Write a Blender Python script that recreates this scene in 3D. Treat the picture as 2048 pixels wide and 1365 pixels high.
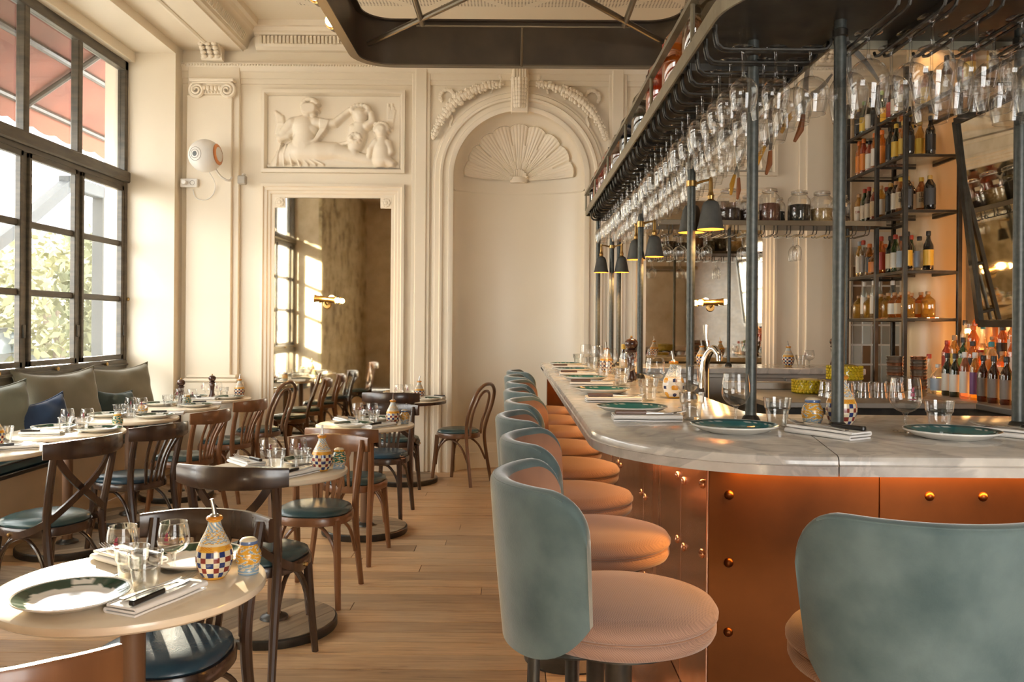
import bpy, bmesh, math, random
import numpy as np
from mathutils import Vector, Matrix

sc = bpy.context.scene
for o in list(bpy.data.objects):
    bpy.data.objects.remove(o)
R = math.radians
PI = math.pi
rnd = random.Random(7)

# ------------------------------------------------------------------ camera
F_PX = 1680.0
cd = bpy.data.cameras.new('camera')
cd.sensor_fit = 'HORIZONTAL'
cd.sensor_width = 36.0
cd.lens = 36.0 * F_PX / 2048.0
cd.shift_x = -3.0 / 2048.0
cd.shift_y = -30.5 / 2048.0
cd.clip_start = 0.02
cam = bpy.data.objects.new('camera', cd)
sc.collection.objects.link(cam)
cam.matrix_world = Matrix.Translation((0, 0, 1.42)) @ Matrix.Rotation(R(90), 4, 'X') @ Matrix.Rotation(R(0.42), 4, 'Z')
sc.camera = cam

# ------------------------------------------------------------------ world, sun, exposure
w = bpy.data.worlds.new('daylight')
sc.world = w
w.use_nodes = True
wn = w.node_tree
bg = wn.nodes['Background']
bg.inputs[0].default_value = (1.0, 0.985, 0.95, 1)
bg.inputs[1].default_value = 8.0

sun = bpy.data.lights.new('sun', 'SUN')
sun.energy = 34.0
sun.angle = R(1.2)
sun.color = (1.0, 0.87, 0.66)
so = bpy.data.objects.new('sun', sun)
sc.collection.objects.link(so)
# low sun ahead and to the left, shining through the street windows towards the camera
so.rotation_euler = Vector((0.56, -1.0, -0.235)).to_track_quat('-Z', 'Y').to_euler()


def portal(loc, rot, sx, sy):
    l = bpy.data.lights.new('window_portal', 'AREA')
    l.shape = 'RECTANGLE'
    l.size, l.size_y = sx, sy
    l.cycles.is_portal = True
    o = bpy.data.objects.new('window_portal', l)
    o.location = loc
    o.rotation_euler = rot
    sc.collection.objects.link(o)


portal((-3.80, 5.08, 2.3), (0, R(-90), 0), 3.4, 5.8)          # street windows
portal((1.7, -2.12, 1.65), (R(90), 0, 0), 2.2, 2.1)            # unseen rear opening, added to fill light from the camera side

sc.view_settings.view_transform = 'Standard'
sc.view_settings.look = 'None'
sc.view_settings.gamma = 1.0
sc.view_settings.use_curve_mapping = False
sc.view_settings.exposure = 0.80
cy = sc.cycles
cy.use_denoising = True
cy.max_bounces = 7
cy.diffuse_bounces = 4
cy.glossy_bounces = 4
cy.transmission_bounces = 4
cy.transparent_max_bounces = 16
cy.caustics_reflective = False
cy.caustics_refractive = False
cy.sample_clamp_indirect = 6.0
cy.use_adaptive_sampling = True
cy.adaptive_threshold = 0.07
cy.adaptive_min_samples = 16


# ------------------------------------------------------------------ materials
def mat_new(name):
    m = bpy.data.materials.new(name)
    m.use_nodes = True
    nt = m.node_tree
    return m, nt, nt.nodes['Principled BSDF'], nt.nodes['Material Output']


def nd(nt, kind, **kw):
    n = nt.nodes.new(kind)
    for k, v in kw.items():
        if k.startswith('i_'):
            key = k[2:]
            n.inputs[int(key) if key.isdigit() else key.replace('_', ' ')].default_value = v
        else:
            setattr(n, k, v)
    return n


def ramp(nt, stops, interp='LINEAR'):
    n = nt.nodes.new('ShaderNodeValToRGB')
    cr = n.color_ramp
    cr.interpolation = interp
    while len(cr.elements) < len(stops):
        cr.elements.new(0.5)
    for e, (p, c) in zip(cr.elements, stops):
        e.position = p
        e.color = (c[0], c[1], c[2], 1)
    return n


def pm(name, base, rough=0.5, metal=0.0, base2=None, scale=6.0, stretch=(1, 1, 1), detail=4.0, lo=0.35, hi=0.65,
       bump=0.0, bscale=60.0, sheen=0.0, coat=0.0, attr=False, emis=None, estr=0.0, rough2=None, spec=0.5, rand=False):
    """principled material whose colour drifts between two tones with a noise"""
    m, nt, bs, out = mat_new(name)
    L = nt.links.new
    bs.inputs['Roughness'].default_value = rough
    bs.inputs['Metallic'].default_value = metal
    bs.inputs['Specular IOR Level'].default_value = spec
    bs.inputs['Base Color'].default_value = (*base, 1)
    if coat:
        bs.inputs['Coat Weight'].default_value = coat
        bs.inputs['Coat Roughness'].default_value = 0.12
    if sheen:
        bs.inputs['Sheen Weight'].default_value = sheen
        bs.inputs['Sheen Roughness'].default_value = 0.35
    if emis:
        bs.inputs['Emission Color'].default_value = (*emis, 1)
        bs.inputs['Emission Strength'].default_value = estr
    if attr:
        a = nd(nt, 'ShaderNodeAttribute', attribute_name='Col')
        L(a.outputs['Color'], bs.inputs['Base Color'])
    tc = None
    if base2 or bump:
        tc = nd(nt, 'ShaderNodeTexCoord')
        mp = nd(nt, 'ShaderNodeMapping')
        mp.inputs['Scale'].default_value = stretch
        L(tc.outputs['Object'], mp.inputs['Vector'])
        if rand:
            oi = nd(nt, 'ShaderNodeObjectInfo')
            mu = nd(nt, 'ShaderNodeMath', operation='MULTIPLY')
            mu.inputs[1].default_value = 37.0
            L(oi.outputs['Random'], mu.inputs[0])
            cb = nd(nt, 'ShaderNodeCombineXYZ')
            L(mu.outputs[0], cb.inputs[0])
            L(mu.outputs[0], cb.inputs[1])
            L(cb.outputs[0], mp.inputs['Location'])
    if base2:
        nz = nd(nt, 'ShaderNodeTexNoise')
        nz.inputs['Scale'].default_value = scale
        nz.inputs['Detail'].default_value = detail
        L(mp.outputs[0], nz.inputs['Vector'])
        rp = ramp(nt, [(lo, base), (hi, base2)])
        L(nz.outputs['Fac'], rp.inputs[0])
        if rand:
            mx = nd(nt, 'ShaderNodeMixRGB', blend_type='MULTIPLY')
            mx.inputs[0].default_value = 1.0
            r2 = ramp(nt, [(0.0, (0.62, 0.60, 0.58)), (0.55, (1.0, 1.0, 1.0)), (1.0, (1.22, 1.2, 1.18))])
            L(oi.outputs['Random'], r2.inputs[0])
            L(rp.outputs[0], mx.inputs[1])
            L(r2.outputs[0], mx.inputs[2])
            L(mx.outputs[0], bs.inputs['Base Color'])
        else:
            L(rp.outputs[0], bs.inputs['Base Color'])
        if rough2 is not None:
            mr = nd(nt, 'ShaderNodeMapRange')
            mr.inputs['To Min'].default_value = rough
            mr.inputs['To Max'].default_value = rough2
            L(nz.outputs['Fac'], mr.inputs['Value'])
            L(mr.outputs[0], bs.inputs['Roughness'])
    if bump:
        nb = nd(nt, 'ShaderNodeTexNoise')
        nb.inputs['Scale'].default_value = bscale
        nb.inputs['Detail'].default_value = 3
        L(mp.outputs[0], nb.inputs['Vector'])
        b = nd(nt, 'ShaderNodeBump')
        b.inputs['Strength'].default_value = bump
        b.inputs['Distance'].default_value = 0.004
        L(nb.outputs['Fac'], b.inputs['Height'])
        L(b.outputs[0], bs.inputs['Normal'])
    return m


def glass(name, tint=(1, 1, 1), facing=0.22, rough=0.02, edge=0.85, body=0.0, body_col=None):
    """thin-walled glass: clear where faced, mirror-like at grazing angles"""
    m, nt, bs, out = mat_new(name)
    nt.nodes.remove(bs)
    L = nt.links.new
    tr = nd(nt, 'ShaderNodeBsdfTransparent')
    tr.inputs[0].default_value = (*tint, 1)
    gl = nd(nt, 'ShaderNodeBsdfGlossy')
    gl.inputs['Roughness'].default_value = rough
    lw = nd(nt, 'ShaderNodeLayerWeight')
    lw.inputs['Blend'].default_value = facing
    mr = nd(nt, 'ShaderNodeMapRange')
    mr.inputs['To Min'].default_value = 0.05
    mr.inputs['To Max'].default_value = edge
    L(lw.outputs['Facing'], mr.inputs['Value'])
    mx = nd(nt, 'ShaderNodeMixShader')
    L(mr.outputs[0], mx.inputs[0])
    last = tr
    if body:
        df = nd(nt, 'ShaderNodeBsdfPrincipled')
        df.inputs['Base Color'].default_value = (*(body_col or tint), 1)
        df.inputs['Roughness'].default_value = 0.1
        m2 = nd(nt, 'ShaderNodeMixShader')
        m2.inputs[0].default_value = body
        L(tr.outputs[0], m2.inputs[1])
        L(df.outputs[0], m2.inputs[2])
        last = m2
    L(last.outputs[0], mx.inputs[1])
    L(gl.outputs[0], mx.inputs[2])
    L(mx.outputs[0], out.inputs[0])
    return m


def emit(name, col, s):
    m, nt, bs, out = mat_new(name)
    bs.inputs['Base Color'].default_value = (*col, 1)
    bs.inputs['Emission Color'].default_value = (*col, 1)
    bs.inputs['Emission Strength'].default_value = s
    return m


M = {}
M['paint'] = pm('cream_gloss_paint', (0.82, 0.725, 0.575), 0.36, base2=(0.79, 0.69, 0.54), scale=1.3)
M['stucco'] = pm('cream_stucco', (0.82, 0.72, 0.57), 0.42)
M['ceil'] = pm('ceiling_paint', (0.80, 0.71, 0.56), 0.5)
M['frame_dark'] = pm('window_frame_bronze', (0.055, 0.046, 0.032), 0.34, base2=(0.10, 0.08, 0.052), scale=5, stretch=(1, 1, 6))
M['iron'] = pm('gunmetal_iron', (0.055, 0.062, 0.058), 0.36, metal=0.35, base2=(0.085, 0.090, 0.082), scale=60, rough2=0.5)
M['iron_black'] = pm('black_iron', (0.030, 0.027, 0.022), 0.38, metal=0.4, base2=(0.055, 0.048, 0.038), scale=14)
M['band'] = pm('olive_grey_steel', (0.26, 0.235, 0.17), 0.42, metal=0.4, base2=(0.33, 0.295, 0.215), scale=9)
M['truss'] = pm('dark_bronze_steel', (0.060, 0.042, 0.026), 0.42, metal=0.3, base2=(0.085, 0.06, 0.036), scale=4)
M['truss_rod'] = pm('bronze_steel_rod', (0.16, 0.125, 0.08), 0.35, metal=0.5)
M['wood_dark'] = pm('dark_bentwood', (0.030, 0.016, 0.010), 0.27, base2=(0.062, 0.032, 0.018), scale=12, stretch=(1, 1, 0.15), coat=0.3)
M['wood_mid'] = pm('red_brown_beech', (0.155, 0.062, 0.024), 0.3, base2=(0.235, 0.10, 0.040), scale=12, stretch=(1, 1, 0.12), coat=0.25)
M['wood_hoop'] = pm('walnut_bentwood', (0.12, 0.055, 0.026), 0.3, base2=(0.19, 0.09, 0.042), scale=10, stretch=(1, 1, 0.15), coat=0.25)
M['wood_post'] = pm('table_post_wood', (0.14, 0.068, 0.032), 0.45, base2=(0.21, 0.11, 0.055), scale=16, stretch=(1, 1, 0.1))
M['leather'] = pm('dark_teal_leather', (0.026, 0.058, 0.062), 0.26, base2=(0.042, 0.080, 0.082), scale=7, bump=0.12, bscale=180)
M['leather_blue'] = pm('navy_teal_leather', (0.016, 0.042, 0.068), 0.26, base2=(0.026, 0.06, 0.085), scale=7, bump=0.12, bscale=180)
M['black_pipe'] = pm('black_piping', (0.012, 0.012, 0.012), 0.35)
M['tbl_marble'] = pm('cream_marble', (0.80, 0.69, 0.53), 0.17, base2=(0.70, 0.57, 0.40), scale=5.5, detail=8, lo=0.45, hi=0.75)
M['copper'] = pm('aged_copper', (0.17, 0.056, 0.017), 0.28, metal=1.0, base2=(0.05, 0.020, 0.009), scale=2.2, detail=8, rough2=0.5, lo=0.3, hi=0.7)
M['copper_bright'] = pm('polished_copper', (0.82, 0.47, 0.33), 0.16, metal=1.0, base2=(0.74, 0.39, 0.25), scale=7, stretch=(1, 1, 0.08), rough2=0.34)
M['brass'] = pm('aged_brass', (0.55, 0.36, 0.13), 0.3, metal=1.0, base2=(0.40, 0.25, 0.09), scale=20)
M['steel'] = pm('brushed_steel', (0.55, 0.53, 0.50), 0.28, metal=1.0)
M['chrome'] = pm('chrome', (0.80, 0.79, 0.77), 0.08, metal=1.0)
M['steel_dull'] = pm('dull_stainless', (0.40, 0.37, 0.32), 0.45, metal=0.8, base2=(0.33, 0.30, 0.26), scale=3)
M['velvet'] = pm('teal_grey_velvet', (0.048, 0.080, 0.083), 0.8, base2=(0.110, 0.152, 0.150), scale=7, detail=8, sheen=0.8, bump=0.1, bscale=220)
M['velvet_in'] = pm('brown_rust_velvet', (0.21, 0.105, 0.062), 0.75, base2=(0.30, 0.15, 0.088), scale=6, sheen=0.5)
M['napkin'] = pm('white_linen', (0.84, 0.82, 0.79), 0.8, bump=0.15, bscale=300)
M['china'] = pm('painted_china', (0.8, 0.8, 0.8), 0.1, attr=True)
M['majolica'] = pm('painted_majolica', (0.8, 0.8, 0.8), 0.16, attr=True)
M['white_plastic'] = pm('white_plastic', (0.78, 0.75, 0.70), 0.35)
M['black_plastic'] = pm('black_handle', (0.016, 0.013, 0.011), 0.35)
M['handle_wood'] = pm('brown_knife_handle', (0.13, 0.06, 0.032), 0.4)
M['lampshade'] = pm('dark_grey_shade', (0.055, 0.055, 0.050), 0.7, base2=(0.085, 0.084, 0.076), scale=12)
M['shade_in'] = pm('amber_shade_lining', (0.75, 0.42, 0.12), 0.4)
M['bulb'] = emit('glowing_bulb', (1.0, 0.55, 0.18), 45.0)
M['led'] = emit('amber_led_strip', (1.0, 0.40, 0.06), 12.0)
M['glow_step'] = emit('backlit_amber_panel', (1.0, 0.42, 0.10), 1.6)
M['glass'] = glass('clear_glass', (0.985, 0.985, 0.98))
M['glass_thick'] = glass('thick_clear_glass', (0.95, 0.955, 0.95), 0.3, edge=0.9)
M['pane'] = glass('window_pane', (0.96, 0.97, 0.965), 0.08, edge=0.5)
M['mill'] = pm('dark_turned_wood', (0.05, 0.02, 0.012), 0.22, base2=(0.085, 0.035, 0.02), scale=20, coat=0.3)
M['pillow_olive'] = pm('olive_grey_linen', (0.17, 0.155, 0.11), 0.8, base2=(0.225, 0.205, 0.15), scale=3, sheen=0.4, bump=0.2, bscale=160)
M['pillow_green'] = pm('grey_green_linen', (0.16, 0.175, 0.14), 0.8, base2=(0.20, 0.215, 0.175), scale=3, sheen=0.4, bump=0.2, bscale=160)
M['pillow_blue'] = pm('deep_blue_velvet', (0.012, 0.032, 0.085), 0.8, base2=(0.022, 0.055, 0.125), scale=4, sheen=0.6)
M['pillow_teal'] = pm('dark_teal_cotton', (0.035, 0.06, 0.058), 0.8, base2=(0.05, 0.08, 0.078), scale=4, sheen=0.4)
M['seat_blue'] = pm('blue_leather_pad', (0.018, 0.062, 0.085), 0.3, base2=(0.03, 0.085, 0.11), scale=4)
M['antique_mirror'] = None


def build_special():
    L = None
    # bar marble with grey veins
    m, nt, bs, out = mat_new('white_carrara_marble')
    L = nt.links.new
    tc = nd(nt, 'ShaderNodeTexCoord')
    n1 = nd(nt, 'ShaderNodeTexNoise')
    n1.inputs['Scale'].default_value = 2.6
    n1.inputs['Detail'].default_value = 9
    n1.inputs['Distortion'].default_value = 1.6
    L(tc.outputs['Object'], n1.inputs['Vector'])
    r1 = ramp(nt, [(0.40, (0.60, 0.57, 0.52)), (0.488, (0.47, 0.445, 0.41)), (0.51, (0.62, 0.585, 0.53)), (0.75, (0.53, 0.50, 0.455))])
    L(n1.outputs['Fac'], r1.inputs[0])
    n2 = nd(nt, 'ShaderNodeTexNoise')
    n2.inputs['Scale'].default_value = 14
    n2.inputs['Detail'].default_value = 6
    L(tc.outputs['Object'], n2.inputs['Vector'])
    r2 = ramp(nt, [(0.35, (0.72, 0.72, 0.72)), (0.6, (1, 1, 1))])
    L(n2.outputs['Fac'], r2.inputs[0])
    mx = nd(nt, 'ShaderNodeMixRGB', blend_type='MULTIPLY')
    mx.inputs[0].default_value = 0.6
    L(r1.outputs[0], mx.inputs[1])
    L(r2.outputs[0], mx.inputs[2])
    L(mx.outputs[0], bs.inputs['Base Color'])
    bs.inputs['Roughness'].default_value = 0.14
    M['bar_marble'] = m

    # worn oak planks; every plank has its own tone
    m, nt, bs, out = mat_new('worn_oak_plank')
    L = nt.links.new
    tc = nd(nt, 'ShaderNodeTexCoord')
    oi = nd(nt, 'ShaderNodeObjectInfo')
    geo = nd(nt, 'ShaderNodeNewGeometry')
    mu = nd(nt, 'ShaderNodeMath', operation='MULTIPLY')
    mu.inputs[1].default_value = 53.0
    L(oi.outputs['Random'], mu.inputs[0])
    cb = nd(nt, 'ShaderNodeCombineXYZ')
    L(mu.outputs[0], cb.inputs[2])
    ad = nd(nt, 'ShaderNodeVectorMath', operation='ADD')
    L(geo.outputs['Position'], ad.inputs[0])
    L(cb.outputs[0], ad.inputs[1])
    mp = nd(nt, 'ShaderNodeMapping')
    mp.inputs['Scale'].default_value = (1.0, 9.0, 1.0)
    L(ad.outputs[0], mp.inputs['Vector'])
    g1 = nd(nt, 'ShaderNodeTexNoise')
    g1.inputs['Scale'].default_value = 3.5
    g1.inputs['Detail'].default_value = 9
    g1.inputs['Roughness'].default_value = 0.62
    g1.inputs['Distortion'].default_value = 0.5
    L(mp.outputs[0], g1.inputs['Vector'])
    r1 = ramp(nt, [(0.26, (0.15, 0.080, 0.038)), (0.36, (0.42, 0.255, 0.135)), (0.56, (0.53, 0.34, 0.185)), (0.78, (0.63, 0.435, 0.26))])
    L(g1.outputs['Fac'], r1.inputs[0])
    g2 = nd(nt, 'ShaderNodeTexNoise')          # scuffed grey patches
    g2.inputs['Scale'].default_value = 1.3
    g2.inputs['Detail'].default_value = 5
    L(geo.outputs['Position'], g2.inputs['Vector'])
    r2 = ramp(nt, [(0.40, (0, 0, 0)), (0.68, (1, 1, 1))])
    L(g2.outputs['Fac'], r2.inputs[0])
    mx = nd(nt, 'ShaderNodeMixRGB', blend_type='MIX')
    mm = nd(nt, 'ShaderNodeMath', operation='MULTIPLY')
    mm.inputs[1].default_value = 0.55
    L(r2.outputs[0], mm.inputs[0])
    L(mm.outputs[0], mx.inputs[0])
    L(r1.outputs[0], mx.inputs[1])
    mx.inputs[2].default_value = (0.56, 0.43, 0.29, 1)
    r3 = ramp(nt, [(0.0, (0.70, 0.66, 0.62)), (0.5, (1.0, 0.98, 0.95)), (1.0, (1.25, 1.18, 1.06))])
    L(oi.outputs['Random'], r3.inputs[0])
    m3 = nd(nt, 'ShaderNodeMixRGB', blend_type='MULTIPLY')
    m3.inputs[0].default_value = 1.0
    L(mx.outputs[0], m3.inputs[1])
    L(r3.outputs[0], m3.inputs[2])
    L(m3.outputs[0], bs.inputs['Base Color'])
    mr = nd(nt, 'ShaderNodeMapRange')
    mr.inputs['To Min'].default_value = 0.30
    mr.inputs['To Max'].default_value = 0.52
    L(g1.outputs['Fac'], mr.inputs['Value'])
    L(mr.outputs[0], bs.inputs['Roughness'])
    mp4 = nd(nt, 'ShaderNodeMapping')
    mp4.inputs['Scale'].default_value = (1.4, 34.0, 1.0)
    L(ad.outputs[0], mp4.inputs['Vector'])
    g4 = nd(nt, 'ShaderNodeTexNoise')          # fine grain and short dark cracks
    g4.inputs['Scale'].default_value = 2.2
    g4.inputs['Detail'].default_value = 7
    g4.inputs['Roughness'].default_value = 0.7
    L(mp4.outputs[0], g4.inputs['Vector'])
    r4 = ramp(nt, [(0.27, (0.30, 0.24, 0.19)), (0.36, (0.80, 0.77, 0.73)), (0.50, (1, 1, 1)), (0.7, (1.10, 1.09, 1.07))])
    L(g4.outputs['Fac'], r4.inputs[0])
    m4 = nd(nt, 'ShaderNodeMixRGB', blend_type='MULTIPLY')
    m4.inputs[0].default_value = 1.0
    L(m3.outputs[0], m4.inputs[1])
    L(r4.outputs[0], m4.inputs[2])
    L(m4.outputs[0], bs.inputs['Base Color'])
    b = nd(nt, 'ShaderNodeBump')
    b.inputs['Strength'].default_value = 0.35
    b.inputs['Distance'].default_value = 0.003
    L(g4.outputs['Fac'], b.inputs['Height'])
    L(b.outputs[0], bs.inputs['Normal'])
    M['plank'] = m

    # herringbone weave of the stool seats
    m, nt, bs, out = mat_new('dusty_pink_herringbone')
    L = nt.links.new
    tc = nd(nt, 'ShaderNodeTexCoord')
    sx = nd(nt, 'ShaderNodeSeparateXYZ')
    L(tc.outputs['Object'], sx.inputs[0])

    def mth(op, a, b=None):
        n = nd(nt, 'ShaderNodeMath', operation=op)
        for i, q in enumerate((a, b)):
            if q is None:
                continue
            if isinstance(q, (int, float)):
                n.inputs[i].default_value = q
            else:
                L(q, n.inputs[i])
        return n.outputs[0]
    ping = mth('PINGPONG', mth('ADD', sx.outputs[0], 5.0), 0.006)
    v = mth('ADD', mth('ADD', sx.outputs[1], sx.outputs[2]), mth('MULTIPLY', ping, 0.8))
    s = mth('SINE', mth('MULTIPLY', v, 1250.0))
    f = mth('MULTIPLY', mth('ADD', s, 1.0), 0.5)
    rp = ramp(nt, [(0.25, (0.235, 0.128, 0.086)), (0.75, (0.325, 0.182, 0.122))])
    L(f, rp.inputs[0])
    L(rp.outputs[0], bs.inputs['Base Color'])
    bs.inputs['Roughness'].default_value = 0.8
    bs.inputs['Sheen Weight'].default_value = 0.35
    b = nd(nt, 'ShaderNodeBump')
    b.inputs['Strength'].default_value = 0.25
    b.inputs['Distance'].default_value = 0.001
    L(f, b.inputs['Height'])
    L(b.outputs[0], bs.inputs['Normal'])
    M['herring'] = m

    # perforated acoustic ceiling board: dots in squares
    m, nt, bs, out = mat_new('perforated_ceiling_board')
    L = nt.links.new
    geo = nd(nt, 'ShaderNodeNewGeometry')
    sp = nd(nt, 'ShaderNodeSeparateXYZ')
    L(geo.outputs['Position'], sp.inputs[0])

    def mth(op, a, b=None):
        n = nd(nt, 'ShaderNodeMath', operation=op)
        for i, q in enumerate((a, b)):
            if q is None:
                continue
            if isinstance(q, (int, float)):
                n.inputs[i].default_value = q
            else:
                L(q, n.inputs[i])
        return n.outputs[0]
    u = mth('ADD', sp.outputs[0], 20.0)
    vv = mth('ADD', sp.outputs[1], 20.0)
    dx = mth('SUBTRACT', mth('MODULO', u, 0.030), 0.015)
    dy = mth('SUBTRACT', mth('MODULO', vv, 0.030), 0.015)
    d = mth('SQRT', mth('ADD', mth('MULTIPLY', dx, dx), mth('MULTIPLY', dy, dy)))
    dot = mth('LESS_THAN', d, 0.0075)
    p1 = mth('ADD', u, vv)
    p2 = mth('ADD', mth('SUBTRACT', u, vv), 40.0)
    c1 = mth('GREATER_THAN', mth('MODULO', p1, 0.85), 0.10)
    c2 = mth('GREATER_THAN', mth('MODULO', p2, 0.85), 0.10)
    fac = mth('MULTIPLY', dot, mth('MULTIPLY', c1, c2))
    mx = nd(nt, 'ShaderNodeMixRGB')
    L(fac, mx.inputs[0])
    mx.inputs[1].default_value = (0.78, 0.70, 0.56, 1)
    mx.inputs[2].default_value = (0.17, 0.12, 0.075, 1)
    L(mx.outputs[0], bs.inputs['Base Color'])
    bs.inputs['Roughness'].default_value = 0.6
    M['perf'] = m

    # mirrors: clear silver for the framed ones, foxed for the old panels
    m, nt, bs, out = mat_new('foxed_mirror')
    L = nt.links.new
    bs.inputs['Metallic'].default_value = 1.0
    bs.inputs['Roughness'].default_value = 0.03
    tc = nd(nt, 'ShaderNodeTexCoord')
    n1 = nd(nt, 'ShaderNodeTexNoise')
    n1.inputs['Scale'].default_value = 9
    n1.inputs['Detail'].default_value = 8
    L(tc.outputs['Object'], n1.inputs['Vector'])
    r1 = ramp(nt, [(0.38, (0.80, 0.74, 0.62)), (0.75, (0.66, 0.58, 0.44))])
    L(n1.outputs['Fac'], r1.inputs[0])
    L(r1.outputs[0], bs.inputs['Base Color'])
    M['mirror'] = m
    m, nt, bs, out = mat_new('antique_mirror_panel')
    L = nt.links.new
    bs.inputs['Metallic'].default_value = 0.1
    bs.inputs['Roughness'].default_value = 0.35
    tc = nd(nt, 'ShaderNodeTexCoord')
    n1 = nd(nt, 'ShaderNodeTexNoise')
    n1.inputs['Scale'].default_value = 3.0
    n1.inputs['Detail'].default_value = 9
    n1.inputs['Roughness'].default_value = 0.7
    L(tc.outputs['Object'], n1.inputs['Vector'])
    r1 = ramp(nt, [(0.36, (0.20, 0.14, 0.065)), (0.50, (0.62, 0.53, 0.34)), (0.66, (0.78, 0.70, 0.50))])
    n1.inputs['Distortion'].default_value = 0.4
    L(n1.outputs['Fac'], r1.inputs[0])
    L(r1.outputs[0], bs.inputs['Base Color'])
    M['antique'] = m


build_special()


# ------------------------------------------------------------------ mesh building
def vadd(a, b): return (a[0] + b[0], a[1] + b[1], a[2] + b[2])


def smooth_path(pts, k=6, closed=False):
    P = [Vector(p) for p in pts]
    n = len(P)
    out = []
    rng = range(n if closed else n - 1)
    for i in rng:
        if closed:
            p0, p1, p2, p3 = P[(i - 1) % n], P[i], P[(i + 1) % n], P[(i + 2) % n]
        else:
            p0 = P[i - 1] if i > 0 else P[0] * 2 - P[1]
            p1, p2 = P[i], P[i + 1]
            p3 = P[i + 2] if i + 2 < n else P[-1] * 2 - P[-2]
        for j in range(k):
            t = j / k
            out.append(0.5 * ((2 * p1) + (p2 - p0) * t + (2 * p0 - 5 * p1 + 4 * p2 - p3) * t * t + (3 * p1 - p0 - 3 * p2 + p3) * t ** 3))
    if not closed:
        out.append(P[-1])
    return out


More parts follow.
